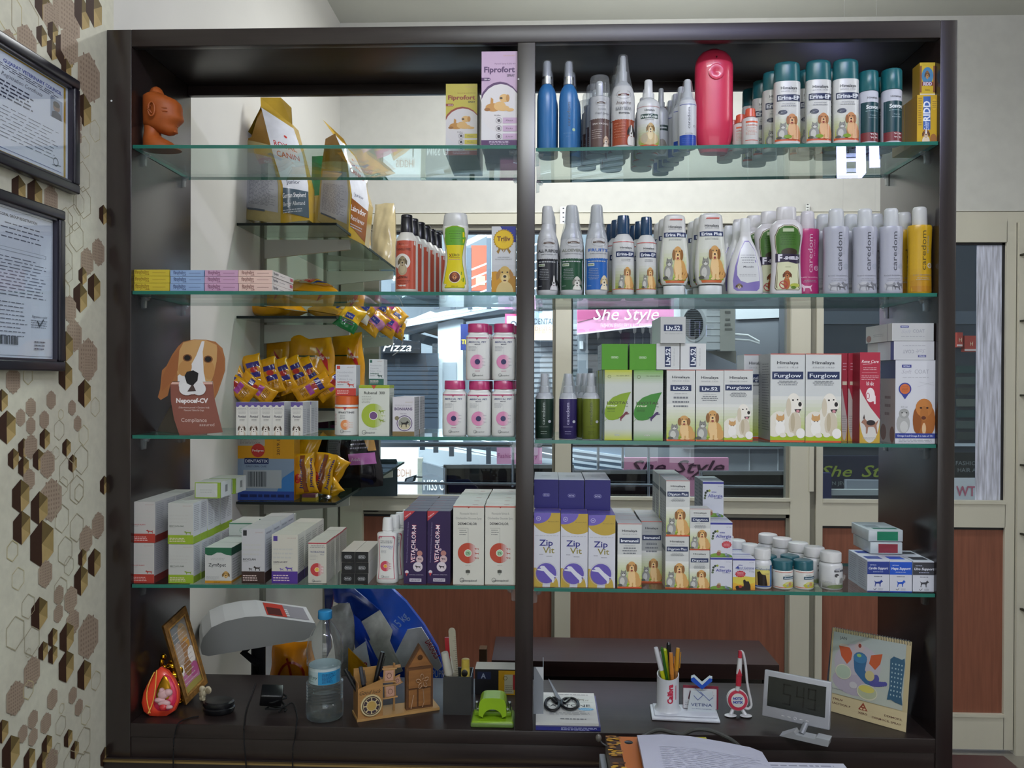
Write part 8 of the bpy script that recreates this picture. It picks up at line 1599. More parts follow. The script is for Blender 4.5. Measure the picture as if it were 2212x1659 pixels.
vessel('tablet_jar','pearly white jar with white cap and grey dog print','jar','4R',1778,1828,1191,TJ,TC,'#c9cacb','#cdcccb',fec,(.05,.62),yf=.016,n=5,dx=-.020,dy=.049,group='pearly white jars with white caps',aw=.98,ym=1236)
def supp(c1,ti):
 def f(w,h):
  A = Art(w,h); A.rect(0,.56,1,.97,c1); A.text('VETINA',.26,.86,.03,'#b9c0da',w=.3,bold=.03,shear=.2); A.text(ti,.5,.76,.08,'#d9dce6',w=.88,bold=.03,shear=.25); A.lines(.25,.75,.62,.66,1,'#a9b0cc',.5,3,c=True); A.lines(.3,.7,.47,.52,1,'#5c5f6c',.5,3,c=True)
  sil(A,.30,.16,.42,.26,c1,True); A.line(.28,.10,.34,.06,.02,'#33353c'); A.line(.34,.06,.42,.12,.02,'#33353c'); A.lines(.5,.72,.05,.12,2,'#8a8c94',.4); A.rect(0,0,1,.03,c1); return A
 return f
so = []
for k,(a,c,c1,ti,nm)in enumerate(((1873.5,1921,'#263a86','Cardio Support','dark blue heart'),(1922,1970,'#1f50b8','Hepa Support','bright blue liver'),(1972,2021,'#3a3b42','Uro Support','charcoal kidney'))):
 so.append(carton('support_carton','white tablet carton with %s panel'%nm,'carton','4R',a,c,1211+k,supp(c1,ti),'#c9cbd4',side='#b9bfcc',top='#c6cad4',yf=.012,dp=.055,n=2,ym=1246,group='white support tablet cartons',sideart=sidetext('#8a8fa2',12)if k==0 else None,topart=lambda w,h,c1=c1:Art(w,h).rect(.15,.3,.85,.8,c1)))
zt2 = max(topz(q)for q in so)+.0008
for k,(x0,x1,y0,col,lb,yf,dz)in enumerate(((1880,1950,1172,'#8a3440','clear wrapped dark red carton under the green one',.075,0),(1862,1900,1170,'#a8b4bc','wrapped white carton end behind the red one',.12,0),(1876,1951,1148,'#1f7a5c','clear wrapped green carton on top of the support cartons',.075,.027))):
 a = at(x0,1165,yf); c = at(x1,1165,yf); w_ = c.x-a.x; b_ = MB(); h_ = .026
 b_.bbox(0,w_,0,.10,0,h_,.002,'#b9c2c6'); Art(w_,h_).rect(.25,.1,.85,.85,col).onto(b_,lambda X,Z,o:(w_/2+X,-o,Z)); Art(w_,.10).rect(.1,.3,.5,.6,'#9aa3a8').rect(.2,.1,.9,.25,col).onto(b_,lambda X,Z,o:(w_/2+X,Z,h_+o))
 if k==1:continue
 single(b_,'wrapped_carton',SHINY,lb,'carton','clear wrapped cartons on the support cartons',loc=(a.x,yf,zt2+dz))
 # ================================================================ ON THE BASE BOARD, RIGHT
q0 = at(1150,1565,.06)
b_ = MB(); x0 = XPR+.0015; x1 = at(1174,1500,.05).x; zt3 = at(1162,1441,.05).z
b_.box(x0,x1,.05,.0515,ZB+.0165,zt3,'#8b9096'); b_.box(x1-.0015,x1,.0515,.12,ZB+.0165,zt3-.002,'#9a9fa5'); b_.prism([(x0,zt3+.0),(x0+.004,zt3),(x1,zt3-.03),(x1,zt3)],.0492,.05,'#cfd2d4'); 
single(b_,'metal_bookend',mat('painted_steel',None,.4,metal=.3),'grey metal bookend plate standing on the books by the post','bookend')
bk0 = bp(1175,1578); bk1 = bp(1297,1578); wk = bk1.x-bk0.x
for k,(h0,h1,col,lb,pc_)in enumerate(((0,.008,'#2a2d78','dark blue booklet at the bottom of the pile',0),(.0085,.0105,'#5f5f86','thin violet grey booklet in the middle of the pile',1),(.011,.0165,'#c9cac6','white prescription pad with animal silhouettes on top of the pile',2))):
 b_ = MB(); X0 = bk0.x+.0005+(.000 if k else 0); x1_ = bk1.x-(.004 if k==2 else 0)
 b_.box(X0-.018,x1_,.0,.17,h0,h1,col,side='#b9b9b4' if k==2 else col)
 w_ = x1_-X0
 if k==0:Art(w_,.008).lines(.3,.95,.1,.9,3,'#a9b0d0',.5).onto(b_,lambda X,Z,o:(X0+w_/2+X,-o,Z))
 if k==2:
  A = Art(w_,.17); A.text('CAVITONE',.44,.56,.08,'#34363c',w=.90,bold=.02); A.line(0,.67,.96,.67,.004,'#6c6e74')
  for(x,y,s_,f)in((.30,.70,.12,False),(.42,.70,.2,True),(.64,.70,.16,False),(.80,.71,.08,True),(.20,.84,.08,True),(.10,.76,.09,False)):sil(A,x,y,s_,s_*.7,['#8d8a80','#5c5a58','#9a958a'][int(x*10)%3],f)
  A.ell(.80,.44,.15,.045,'#5fa6cf'); A.lines(.68,.92,.41,.47,2,'#b9dcf0',.4); A.text('New!',.72,.36,.03,'#55575c',w=.12,shear=.3); A.lines(.1,.9,.25,.33,2,'#8a8c90',.4,4); A.lines(.3,.8,.1,.14,1,'#55575c',.6); A.lines(.3,.9,.9,.95,1,'#8a8c90')
  A.onto(b_,lambda X,Z,o:(X0+w_/2+X,Z,h1+o))
 single(b_,'booklet',PAPER,lb,'booklet','books piled by the centre post',loc=(0,bk0.y,ZB+.0005))
 # scissors
t = thing('scissors','black handled scissors lying on the white pad','scissors',(0,0,0)); zS = ZB+.0178
def sp_(px,py):return atZ(px,py,zS)
m = MB(); piv = sp_(1210,1518)
for(tx_,ty_,w_)in((1185,1465,.0055),(1187,1467,.0045)):
 tip = sp_(tx_,ty_+3); d = (tip-piv); n_ = Vector((-d.y,d.x,0)).normalized()
 m.add([piv+n_*w_+Vector((0,0,.004)),piv-n_*w_+Vector((0,0,.004)),tip-n_*.0006+Vector((0,0,.002)),tip+n_*.0006+Vector((0,0,.002)),piv+n_*w_+Vector((0,0,.0015)),piv-n_*w_+Vector((0,0,.0015)),tip-n_*.0006+Vector((0,0,.001)),tip+n_*.0006+Vector((0,0,.001))],[(0,1,2,3),(7,6,5,4),(1,5,6,2),(3,7,4,0)],'#8a8d92')
m.build('blade',METAL,t)
for(c_,rx,ry,ro)in(((1193,1525),15,19,.3),((1231,1524),18,17,-.5)):
 m = MB(); cc = sp_(*c_); kx = .00104; ky = .0031
 P_ = [Vector((cc.x+rx*kx*math.cos(a),cc.y+ry*ky*.62*math.sin(a),zS+.0045))for a in[i*math.pi/12 for i in range(25)]]; m.tube(P_,.0034,'#141519',8); m.tube([piv+Vector((0,0,.004)),(piv+cc)/2+Vector((0,0,.003)),Vector((cc.x,cc.y+ry*ky*.5,zS+.0045))],.0036,'#141519',8); m.build('handle',PLAS,t)
 # white pen and card holder
h0 = bp(1408,1556); h1 = bp(1557,1568); t = thing('pen_and_card_holder','white desk stand with round pen cup and business card holder','desk stand',(0,0,0))
ang = math.atan2(-.006,.1); W_ = (h1-h0).length
Mh = Matrix.Translation((h0.x,h0.y-.002,ZB+.0005))@Matrix.Rotation(math.radians(-4),4,'Z')
WHP = mat('white_plastic',None,.3)
m = MB(); m.bbox(0,W_,0,.078,0,.006,.002,'#cdd0d8',M=Mh); m.bbox(.006,W_-.004,.01,.074,.006,.010,.0015,'#c6c9d2',M=Mh); m.build('base',WHP,t)
m = MB(); cc = (.038,.046)
R0 = .0245
nn = 32; vs = []
for(rr_,zt_)in((R0,None),):
 for i in range(nn):a = 2*math.pi*i/nn; vs.append(Mh@Vector((cc[0]+R0*1.25*math.cos(a),cc[1]+R0*1.25*math.sin(a),.0095)))
 for i in range(nn):a = 2*math.pi*i/nn; vs.append(Mh@Vector((cc[0]+R0*math.cos(a),cc[1]+R0*math.sin(a),.018)))
 for i in range(nn):a = 2*math.pi*i/nn; vs.append(Mh@Vector((cc[0]+R0*math.cos(a),cc[1]+R0*math.sin(a),.088+.008*math.sin(a+.6)+.004*(-math.cos(a)))))
 for i in range(nn):a = 2*math.pi*i/nn; vs.append(Mh@Vector((cc[0]+(R0-.002)*math.cos(a),cc[1]+(R0-.002)*math.sin(a),.088+.008*math.sin(a+.6)+.004*(-math.cos(a)))))
 for i in range(nn):a = 2*math.pi*i/nn; vs.append(Mh@Vector((cc[0]+(R0-.002)*math.cos(a),cc[1]+(R0-.002)*math.sin(a),.012)))
m.add(vs,[(j*nn+i,j*nn+(i+1)%nn,(j+1)*nn+(i+1)%nn,(j+1)*nn+i)for j in range(4)for i in range(nn)],'#c9ccd2',0,True); m.add(vs[-nn:],[list(range(nn))],'#9a9ca2')
A = Art(.04,.05); A.text('Calibra',.42,.5,.30,'#bf2c48',w=.86,rot=90,bold=.05); A.lines(.72,.78,.2,.9,1,'#c96a7c',.9)
A.onto(m,lambda X,Z,o:Mh@Vector((cc[0]+.006+X,cc[1]-math.sqrt(max(R0**2-(X+.006)**2,1e-8))-o-.0001,.026+Z)),cutx=.004); m.build('pen_cup',WHP,t,sharp=50)
m = MB(); m.box(.072,.150,.052,.0535,.010,.062,'#7c2438',M=Mh); m.box(.0725,.1455,.048,.0515,.012,.056,'#cfcfd2',M=Mh)
Art(.073,.044).poly([(.14,.5),(.20,.95),(.27,.65),(.34,.9),(.30,.45),(.2,.4)],'#5c2c3c').lines(.4,.95,.3,.92,7,'#8a8a92',.25,3).lines(.05,.35,.15,.4,3,'#8a8a92',.3).onto(m,lambda X,Z,o:Mh@Vector((.109+X,.048-o,.012+Z))); m.build('business_cards',PAPER,t)
m = MB(); Mp = Mh@Matrix.Translation((.112,.036,.010)); m.prism([(-.032,0),(.030,0),(.022,.045),(-.024,.045)],0,.002,'#c3cbd0',M=Mp)
m.prism([(-.024,.076),(-.017,.080),(0,.063),(.015,.079),(.022,.077),(.022,.069),(0,.050),(-.024,.068)],-.001,.002,'#2450b4',M=Mp); m.prism([(-.024,.074),(-.024,.079),(-.017,.082),(0,.067),(.016,.081),(.022,.080),(.022,.075),(.016,.076),(0,.060),(-.018,.077)],-.0016,.001,'#c9d6dc',M=Mp)
for(a,c)in(((-.016,.052),(.002,.037)),((.002,.037),(-.009,.026)),((-.009,.026),(-.018,.036)),((-.004,.045),(.016,.026)),((.016,.026),(.024,.033))):m.tube([Mp@Vector((a[0],-.0006,a[1])),Mp@Vector((c[0],-.0006,c[1]))],.0005,'#3450a4',5)
A = Art(.05,.018); A.text('VETINA',.5,.70,.40,'#34457c',w=.92); A.text('Your Fitness Companion',.5,.2,.16,'#6c7a9c',w=.86); A.onto(m,lambda X,Z,o:Mp@Vector((X-.001,-.0003-o,.003+Z))); m.build('logo_plate',WHP,t)
pc3 = Mh@Vector((cc[0],cc[1],0))
def hp(dx,dy,z):return Vector((pc3.x+dx,pc3.y+dy,ZB+z))
GPN = 'pens in the white cup'
pen('white and yellow highlighter leaning left in the white cup',hp(.006,.0,.016),hp(-.028,-.004,.148),.0052,'#b4b81c',capc='#c9cace',cat='highlighter',nm='highlighter')
pen('slim green pencil in the white cup',hp(.008,-.002,.016),hp(-.016,-.01,.152),.0032,'#2c5c1c',capc=None,cat='pencil',nm='pencil')
pen('yellow marker behind the green pencil in the white cup',hp(.008,.012,.016),hp(-.006,.012,.142),.0052,'#aab81a',cat='marker',nm='marker')
pen('ochre pen in the middle of the white cup',hp(.012,-.008,.016),hp(.004,-.014,.140),.0045,'#b4702c',capc='#c27c30',grp=GPN)
pen('ochre pen at the right rim of the white cup',hp(.014,.006,.016),hp(.022,.0,.146),.0045,'#9a6a3c',capc='#c28c2c',grp=GPN)
pen('black capped pen at the back of the white cup',hp(.006,.016,.016),hp(.004,.018,.154),.0052,'#1b1a1c',grp=GPN)
# round based red and white desk pen
n0 = bp(1597,1552); t = thing('desk_pen_stand','red and white pen standing in a round button holder with two feet','pen stand',(n0.x,n0.y+.016,ZB+.0005))
m = MB(); Mr = Matrix.Translation((0,0,.034))@Matrix.Rotation(math.radians(-8),4,'X')
def disc(mb_,r,y0,y1,c):mb_.prism([(r*math.cos(a*math.pi/18),r*math.sin(a*math.pi/18))for a in range(36)],y0,y1,c,M=Mr)
disc(m,.0235,.0,.010,'#cfd0d0'); disc(m,.0215,-.003,0,'#b52a44'); disc(m,.0150,-.0036,-.003,'#cfcfc9')
A = Art(.026,.016); A.text('NOTIX',.5,.76,.34,'#2c3f9c',w=.84,bold=.06); A.text('NOTIX',.5,.26,.34,'#2c3f9c',w=.84,bold=.06); A.onto(m,lambda X,Z,o:Mr@Vector((X,-.0037-o,Z-.008))); m.build('button',WHP,t)
for s_ in(-1,1):
 m = MB(); m.ell((s_*.017,-.006,.002),(.0135,.010,.0028),'#cfd0d2'); m.tube([(s_*.009,.002,.016),(s_*.013,-.002,.008),(s_*.017,-.006,.003)],.004,'#cfd0d2',10); m.build('foot',WHP,t)
m = MB(); m.tube([(-.001,.002,.055),(.002,.002,.066)],.0048,'#cfd0d0',12); m.tube([(.002,.002,.066),(.003,.002,.092)],.0062,'#b52a3c',14); m.tube([(.003,.002,.092),(.005,.002,.128)],.0062,'#d0d0d0',14,taper=.75); m.tube([(.005,.002,.128),(.0055,.002,.144)],.0046,'#b52a3c',14,taper=.9)
m.prism([(-.003,.090),(.009,.090),(.003,.106)],-.0046,-.004,'#b52a3c'); m.build('pen',WHP,t)
m = MB(); m.tube(smooth3([(.006,.002,.143),(.012,.002,.138),(.018,.004,.11),(.022,.004,.07),(.029,.002,.035),(.030,0,.022),(.024,0,.015),(.014,.002,.017)]),.0028,'#d0d0d2',10); m.build('cord',WHP,t)
# digital clock
c0 = bp(1652,1558); c1 = at(1783,1575,.10)
t = thing('digital_clock','silver desk clock with dark display reading 5:49','clock',(0,0,0))
pL_ = at(1646,1480,.045); pR_ = at(1783,1500,.012); zt4 = at(1646,1440,.045).z; zb4 = at(1646,1527,.045).z; 
Wc = math.hypot(pR_.x-pL_.x,pR_.y-pL_.y); angc = math.atan2(pR_.y-pL_.y,pR_.x-pL_.x); Hc = (zt4-zb4)
dropz = at(1783,1472,.012).z-zt4
# the clock stands level; its far end is simply farther away
Mc = Matrix.Translation((pL_.x,pL_.y,ZB+.024))@Matrix.Rotation(math.radians(-30),4,'Z')@Matrix.Rotation(math.radians(-12),4,'X')
Wc = (at(1783,1500,-.0).x-pL_.x)/math.cos(math.radians(30)); Hc = .096
SIL_ = mat('silver_plastic',None,.35,metal=.25)
m = MB(); m.bbox(0,Wc,0,.012,0,Hc,.002,'#a9abb2',M=Mc)
for k in range(5):
 x = Wc*(.32+.09*k); 
 if k==2:
  m.tube([Mc@Vector((x+.0028*math.cos(a),-.0004,.009+.0028*math.sin(a)))for a in[i*math.pi/5 for i in range(11)]],.0004,'#e3e4e6',5)
 else:m.box(x-.003,x+.003,-.001,0,.0085,.0098,'#d8dadc',M=Mc)
m.build('case',SIL_,t)
m = MB(); m.box(Wc*.07,Wc*.93,-.0008,.0,Hc*.24,Hc*.88,'#1d211f',M=Mc)
def seg(mb_,x,z,w,h,ch):
 T = {'5':'afgcd','4':'fgbc','9':'abcdfg'}[ch]; th = w*.17
 S_ = {'a':(0,w,h-th,h),'g':(0,w,h/2-th/2,h/2+th/2),'d':(0,w,0,th),'f':(0,th,h/2,h),'e':(0,th,0,h/2),'b':(w-th,w,h/2,h),'c':(w-th,w,0,h/2)}
 for s_ in T:a = S_[s_]; mb_.box(x+a[0],x+a[1],-.0013,-.0008,z+a[2],z+a[3],'#060807',M=Mc)
for k,ch in enumerate('549'):seg(m,Wc*(.30+.17*k+(.03 if k else 0)),Hc*.34,Wc*.12,Hc*.44,ch)
m.build('display',mat('lcd',None,.15),t)
m = MB(); Mf = Matrix.Translation((pL_.x+.035,pL_.y-.052,ZB+.0005))@Matrix.Rotation(math.radians(-30),4,'Z'); m.prism([(-.012,.0),(.085,.0),(.088,.014),(.062,.014),(.058,.010),(.022,.010),(.018,.016)],.0,.026,'#b3b6ba',M=Mf@Matrix.Rotation(math.radians(0),4,'X')); m.tube([Mf@Vector((.03,.012,.010)),Mf@Vector((.035,.03,.026))],.006,'#8d9094',10); m.build('foot',SIL_,t)
# calendar
t = thing('desk_calendar','spiral bound tent calendar showing a blue elephant headed figure for January','calendar',(0,0,0))
k0 = at(1787,1534,.10); k1 = at(1957,1583,.025)
bl = atZ(1787,1534,ZB+.0006); br = atZ(1957,1582,ZB+.0006); tl = at(1799,1356,bl.y+.04); tr = at(1970,1387,br.y+.045)
tl = Vector(tl); tr = Vector(tr); hz_ = (tl.z+tr.z)/2
nrm = (br-bl).cross(tl-bl).normalized()*-1
def cq(u,v,o=0):
 p = bl.lerp(br,u).lerp(tl.lerp(tr,u),v); return p+(-nrm if nrm.y>0 else nrm)*o
m = MB(); th_ = .002
vs = [cq(0,0,0),cq(1,0,0),cq(1,1,0),cq(0,1,0)]; m.add(vs,[(0,1,2,3)],'#b3a47e'); bk = [v+Vector((0,th_,0))for v in vs]; m.add(bk,[(3,2,1,0)],'#b3a47e'); m.add(vs+bk,[(0,4,5,1),(1,5,6,2),(2,6,7,3),(3,7,4,0)],'#c2b48c')
Wk = (br-bl).length; Hk = (tl-bl).length
A = Art(Wk,Hk); A.rect(0,0,1,.21,'#bfb08a'); A.text('TRILIV',.13,.16,.022,'#5c3a30',w=.14,bold=.03); A.text('LACTOCAL P',.18,.11,.022,'#5c3a30',w=.24,bold=.03); A.poly([(.40,.11),(.52,.11),(.46,.20)],'#8a3f2c'); A.ell(.44,.125,.015,.01,'#c9b48c'); A.ell(.48,.125,.015,.01,'#c9b48c'); A.ell(.46,.155,.01,.008,'#c9b48c'); A.text('XERO',.46,.075,.022,'#5c3a30',w=.12,bold=.03); A.text('DERMOKIL',.84,.12,.022,'#5c3a30',w=.22,bold=.03); A.text('DERMOCIL SPRAY',.76,.065,.022,'#5c3a30',w=.36,bold=.03)
A.grad(.02,.22,.94,.96,'#a9ada0','#9fa8a6',5); A.ell(.35,.62,.3,.24,'#aaa3ab'); A.ell(.32,.40,.28,.15,'#a39aa6')
A.text('JAN',.15,.90,.035,'#34383c',w=.09); A.poly([(.30,.83),(.36,.90),(.44,.81),(.40,.78),(.32,.78)],'#b3a2a0'); A.ell(.37,.845,.02,.025,'#7a2c1c')
A.poly([(.10,.80),(.24,.80),(.28,.74),(.27,.66),(.22,.60),(.14,.68)],'#b3502c'); A.poly([(.52,.76),(.66,.80),(.64,.68),(.58,.60),(.50,.66)],'#b05028'); A.poly([(.10,.80),(.24,.80),(.20,.83),(.12,.83)],'#b9aea2')
for k in range(22):
 f = k/21; x_ = .385+.27*max(0,f-.32)**1.15*1.9-.0*f; y_ = .70-.42*f+.36*max(0,f-.55)**1.4*1.6; A.ell(x_,y_,.088-.060*f,.07-.045*f,'#2c5c84' if f<.7 else '#46468a',14)
A.ell(.385,.70,.085,.06,'#346c94'); A.ell(.37,.73,.03,.02,'#8ab060'); A.ell(.60,.50,.04,.05,'#4a4a8c')
A.ell(.18,.50,.105,.09,'#c2bfa8'); A.ell(.18,.50,.095,.08,'#9fae9a'); A.ell(.50,.325,.13,.09,'#c2bfa8'); A.ell(.50,.33,.12,.08,'#a3a88a'); A.ell(.49,.36,.10,.04,'#bfb45a'); A.ell(.52,.52,.06,.06,'#b5a878'); A.ell(.32,.37,.05,.04,'#b5b2b4')
A.poly([(.76,.76),(.80,.80),(.9,.78),(.93,.80),(.94,.74),(.92,.40),(.94,.28),(.86,.29),(.80,.31),(.75,.30),(.77,.45)],'#27506a'); 
for c_ in range(4):A.lines(.785+c_*.038,.81+c_*.038,.34,.74,8,'#a9bcc0',.35,c_+2)
A.lines(.05,.2,.27,.29,1,'#7d8286'); A.onto(m,lambda X,Z,o:cq(.5+X/Wk,Z/Hk,o+.0004)); m.build('front_page',PAPER,t)
m = MB(); bb0 = bl+Vector((.03,.10,0)); bb1 = br+Vector((.045,.095,0)); 
m.add([bb0,bb1,tr+Vector((0,.004,0)),tl+Vector((0,.004,0))],[(0,1,2,3),(3,2,1,0)],'#7f8698'); m.add([br+Vector((0,.002,0)),bb1,tr+Vector((0,.004,0))],[(0,1,2),(2,1,0)],'#77777c'); m.build('back_board',PAPER,t)
m = MB()
for k in range(30):
 u = .04+k*.93/29; c_ = cq(u,1,0); m.tube([c_+Vector((0,.002+.006*math.cos(a),-.004+.006*math.sin(a)))for a in[i*math.pi/5 for i in range(10)]],.0006,'#a9acae',5)
m.build('spiral_binding',METAL,t)
# ================================================================ LEFT WALL: the two framed certificates
def certificate(lb,c_tr,c_br,ztl_at0,zbl_at0,draw,inner):
 """frame on the papered wall: right hand corners given in the photograph, left part runs out of the picture"""
 X = XLW+.002; TR = atX(*c_tr,X); BR = atX(*c_br,X); TL = atX(0,ztl_at0,X); BL = atX(0,zbl_at0,X)
 y1 = (TR.y+BR.y)/2; z1,z0 = TR.z,BR.z; W = (z1-z0)*inner; y0 = y1-W
 t = thing('framed_certificate',lb,'framed certificate',(X,y1,z0))
 fw = .0185; H = z1-z0; m = MB()
 for(a,b_,c,d)in((0,-W,0,fw),(0,-W,H-fw,H),(0,-fw,fw,H-fw),(-W+fw,-W,fw,H-fw)):
  m.bbox(0,.018,min(a,b_),max(a,b_),min(c,d),max(c,d),.003,'#1c1a24')
 for(a,b_,c,d)in((-fw,-W+fw,fw,fw+.004),(-fw,-W+fw,H-fw-.004,H-fw),(-fw,-fw-.004,fw,H-fw)):m.box(0,.014,min(a,b_),max(a,b_),c,d,'#2c2a36')
 m.build('frame',mat('black_lacquer',None,.3),t)
 A = Art(W-2*fw,H-2*fw); draw(A); m = MB(); m.box(.001,.005,-W+fw,-fw,fw,H-fw,'#dfe6f2'); A.onto(m,lambda Xx,Z,o:(.005+o,-W/2+Xx,fw+Z)); m.build('certificate_sheet',MATT,t)
 m = MB(); m.box(.008,.0095,-W+fw,-fw,fw,H-fw); m.build('glass_front',glass_mat('picture_glass','#fbfcfd',1.35),t); return t
def cert1(A):
 A.rect(.04,.03,.96,.97,'#b5922e'); A.rect(.065,.045,.935,.955,'#dfe5f0'); A.text('GUJARAT VETERINARY COUNCIL',.60,.885,.034,'#3a4a9c',w=.62,bold=.03); A.lines(.12,.88,.80,.855,3,'#4a4d60',.4,5,c=True); A.text('Registration Certificate',.48,.76,.04,'#3c3f52',w=.42,shear=.35); A.rect(.78,.60,.92,.80,'#8f9bb2'); A.ell(.85,.715,.04,.045,'#7c5c4c'); A.ell(.85,.745,.04,.03,'#2c2422'); A.poly([(.79,.60),(.80,.66),(.85,.68),(.90,.66),(.91,.60)],'#2a2f44')
 for k in range(5):A.lines(.12+.0*k,.6,.68-.035*k,.70-.035*k,1,'#4a4d60',.7,k,c=True)
 for k in range(9):A.lines(.10,.92,.46-.035*k,.47-.035*k,1,'#6a6e82',.6,k+4)
 A.ring(.84,.16,.03,.006,'#3a3c50'); A.line(.80,.12,.9,.14,.004,'#3a3c50'); A.line(.1,.075,.9,.075,.003,'#5a62a0')
def cert2(A):
 A.line(.03,.03,.97,.03,.004,'#5c6270'); A.line(.97,.03,.97,.97,.004,'#5c6270'); A.line(.03,.97,.97,.97,.004,'#5c6270'); A.text('GOPAL GROUP REGISTRATION',.5,.93,.018,'#3a3d4c',w=.5,bold=.03)
 for k in range(4):A.lines(.25,.85,.875-.03*k,.885-.03*k,1,'#6a6e7e',.7,k,c=True)
 A.rect(.2,.70,.88,.725,'#a3abb9'); A.rect(.21,.703,.87,.722,'#dfe6f2')
 for k in range(12):A.lines(.08,.93,.66-.022*k,.667-.022*k,1,'#7a7e8e',.8,k+2)
 for k in range(9):A.lines(.18,.62,.37-.027*k,.376-.027*k,1,'#6f7382',.8,k+9)
 A.text('Signature valid',.78,.30,.016,'#4a4d5c',w=.22,shear=.2); A.lines(.66,.9,.22,.28,4,'#7a7e8c',.3); A.line(.75,.27,.78,.235,.014,'#34373f'); A.line(.78,.235,.84,.285,.014,'#34373f')
 rnd = random.Random(4); x = .12
 while x<.48:A.rect(x,.10,x+.008,.155,'#2c2f38'); x+=rnd.choice([.012,.016,.022])
 A.lines(.7,.86,.07,.14,3,'#6a6e7e',.4)
certificate('black framed council certificate with gold border and small portrait',(160,179),(150,419),82,372,cert1,1.40)
certificate('black framed registration sheet with barcode hanging below the gold bordered one',(127,458),(119,802),411,798,cert2,.80)
# ================================================================ THE FRONT DESK WITH PAPERS
t = thing('front_desk','dark desk in front of the cabinet at the bottom of the picture','desk')
ZD = ZB-.17
panel('desk_top',-.25,.84,-.75,-.085,ZD-.03,ZD,mat('desk_laminate','#201a1a',.4),parent=t); panel('side_panel',-.23,-.20,-.73,-.1,0,ZD-.03,WOOD,parent=t); panel('side_panel',.79,.82,-.73,-.1,0,ZD-.03,WOOD,parent=t)
Yf = -.22
def fp(x,y,Y=Yf):return at(x,y,Y)
a = fp(1306,1590,-.14); zbk = a.z
# orange book
bw0 = fp(1308,1590,-.14); bw1 = fp(1525,1594,-.14)
b_ = MB(); b_.box(0,bw1.x-bw0.x,-.24,0,0,zbk-ZD-.0006,'#b9692a',side='#6f675c')
A = Art(bw1.x-bw0.x,.24); A.rect(0,0,.13,1,'#3c2210'); 
rnd = random.Random(5)
for k in range(60):A.ell(.01+rnd.random()*.11,rnd.random(),.02+rnd.random()*.015,.012,['#b3821c','#8a5a14','#c99a2c','#5a3412'][k%4])
A.rect(.82,.9,1,1,'#b3ac2c'); A.onto(b_,lambda X,Z,o:((bw1.x-bw0.x)/2+X,-.24+Z,zbk-ZD-.0006+o))
single(b_,'orange_book',PAPER,'thick orange book with floral brown spine border under the papers','book',loc=(bw0.x,-.14,ZD+.0003))
b_ = MB(); gx = fp(1296,1620,-.17); b_.bbox(-.012,.0,-.2,0,0,zbk-ZD-.03,.002,'#8d9298'); single(b_,'grey_folder',PAPER,'grey folder edge left of the orange book','folder',loc=(bw0.x-.001,-.15,ZD+.0003))
# stack of curled papers
t = thing('paper_stack','curling white printed papers on the orange book','paper stack')
pts = [(1376,1588,0),(1430,1586,1),(1490,1590,1),(1560,1602,1),(1620,1614,1),(1646,1624,0)]
m = MB(); top_ = [fp(x,y,-.16-.03*i/5)for i,(x,y,q)in enumerate(pts)]; n = len(top_)
near = [fp(1400+i*62,1712+i*8,-.42)for i in range(n)]
rows = 8; vs = []
for j in range(rows+1):
 f = j/rows
 for i in range(n):p = top_[i].lerp(near[i],f); vs.append(p+Vector((0,0,.006*math.sin(math.pi*f))))
fs = [(j*n+i,(j+1)*n+i,(j+1)*n+i+1,j*n+i+1)for j in range(rows)for i in range(n-1)]
m.add(vs,fs,'#c3c4d6',0,True); lo = [v-Vector((0,0,.010))for v in vs]; m.add(lo,[f[::-1]for f in fs],'#a9aabb',0,True)
m.add([vs[i]for i in range(n)]+[lo[i]for i in range(n)],[(i,i+1,n+i+1,n+i)for i in range(n-1)],'#b9bacb')
L_ = [vs[j*n]for j in range(rows+1)]+[lo[j*n]for j in range(rows+1)]; m.add(L_,[(j,rows+1+j,rows+2+j,j+1)for j in range(rows)],'#9a9bb0')
R2 = [vs[j*n+n-1]for j in range(rows+1)]+[lo[j*n+n-1]for j in range(rows+1)]; m.add(R2,[(j,j+1,rows+2+j,rows+1+j)for j in range(rows)],'#a9aabb')
A = Art(1,1); A.lines(.15,.95,.02,.74,22,'#a6a7b8',.16,8)
def pmap(X,Z,o):
 u = min(max(X+.5,0),1); f = min(max(1-Z,0),1); a_ = u*(n-1); i = min(int(a_),n-2); q = a_-i
 p = top_[i].lerp(top_[i+1],q).lerp(near[i].lerp(near[i+1],q),f); return p+Vector((0,0,.006*math.sin(math.pi*f)+.0012+o))
A.onto(m,pmap,cutx=.1,cutz=.08,clip=False); m.build('sheets',PAPER,t,sharp=60)
b_ = MB(); e0 = fp(1652,1646,-.24); e1 = fp(1822,1652,-.24); b_.box(e0.x-.02,e1.x,-.55,-.24,e0.z-.012,e0.z,'#b9bacb',top='#c3c4d3')
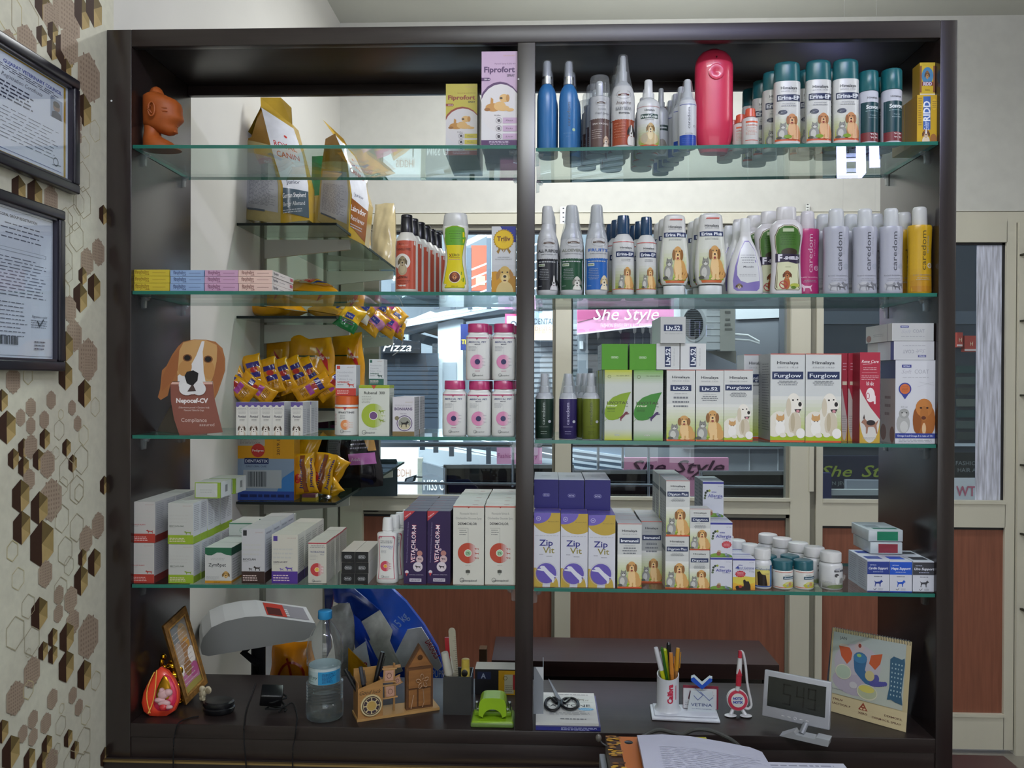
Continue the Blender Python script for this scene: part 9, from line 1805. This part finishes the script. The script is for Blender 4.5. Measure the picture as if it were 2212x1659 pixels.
A = Art(e1.x-e0.x,.3); A.lines(.05,.9,.86,.98,3,'#8a8ba0',.4,3).onto(b_,lambda X,Z,o:((e0.x+e1.x)/2+X,-.54+Z,e0.z+o)); single(b_,'paper_pad',PAPER,'second white paper pad at the lower right of the papers','paper pad')
b_ = MB(); b_.box(e0.x-.02,e1.x-.01,-.54,-.25,ZD+.0003,e0.z-.0125,'#2c2a30'); single(b_,'dark_box',MATT,'dark box file under the second paper pad','box file')
pp = pen('black pen lying on the curled papers at the bottom edge',fp(1480,1638,-.23)+Vector((0,0,.006)),fp(1560,1690,-.33)+Vector((0,0,.010)),.0045,'#16161c')
# stethoscope / spectacles on the book, and the grey tube arching behind the papers
t = thing('stethoscope','stethoscope with grey tube arching behind the papers and steel ear pieces','stethoscope')
m = MB(); P = smooth3([fp(1345,1625,-.17),fp(1375,1602,-.12),fp(1400,1584,-.10),fp(1425,1577,-.09),fp(1455,1583,-.09),fp(1475,1586,-.09),fp(1500,1576,-.09),fp(1530,1577,-.09),fp(1560,1588,-.10),fp(1590,1606,-.12),fp(1620,1640,-.16)]); m.tube(P,.0042,'#3e3f3c',10); m.build('rubber_tube',mat('rubber',None,.45),t)
m = MB(); m.tube(smooth3([fp(1294,1596,-.17),fp(1302,1606,-.17),fp(1318,1613,-.17),fp(1345,1616,-.17),fp(1372,1614,-.17),fp(1386,1622,-.18)]),.0016,'#8d9094',8); m.tube(smooth3([fp(1370,1618,-.175),fp(1360,1632,-.18),fp(1354,1650,-.19),fp(1352,1680,-.2)]),.0018,'#6a5a44',8); m.build('steel_tube',METAL,t)
m = MB(); p = fp(1293,1594,-.17); m.ell((p.x,p.y,p.z),(.006,.005,.0075),'#5a5650'); m.build('ear_tip',PLAS,t)
m = MB(); p = fp(1358,1610,-.165); m.lathe([(0,.012),(.004,.015),(.008,.014),(.012,.008)],'#55565a',24,cx=p.x,cy=p.y,z0=p.z-.006); m.build('chest_piece',METAL,t)
m = MB(); m.tube(smooth3([fp(1335,1622,-.18),fp(1360,1634,-.19),fp(1395,1652,-.20),fp(1410,1670,-.21)]),.004,'#2c2d30',8); m.build('tube_end',PLAS,t)
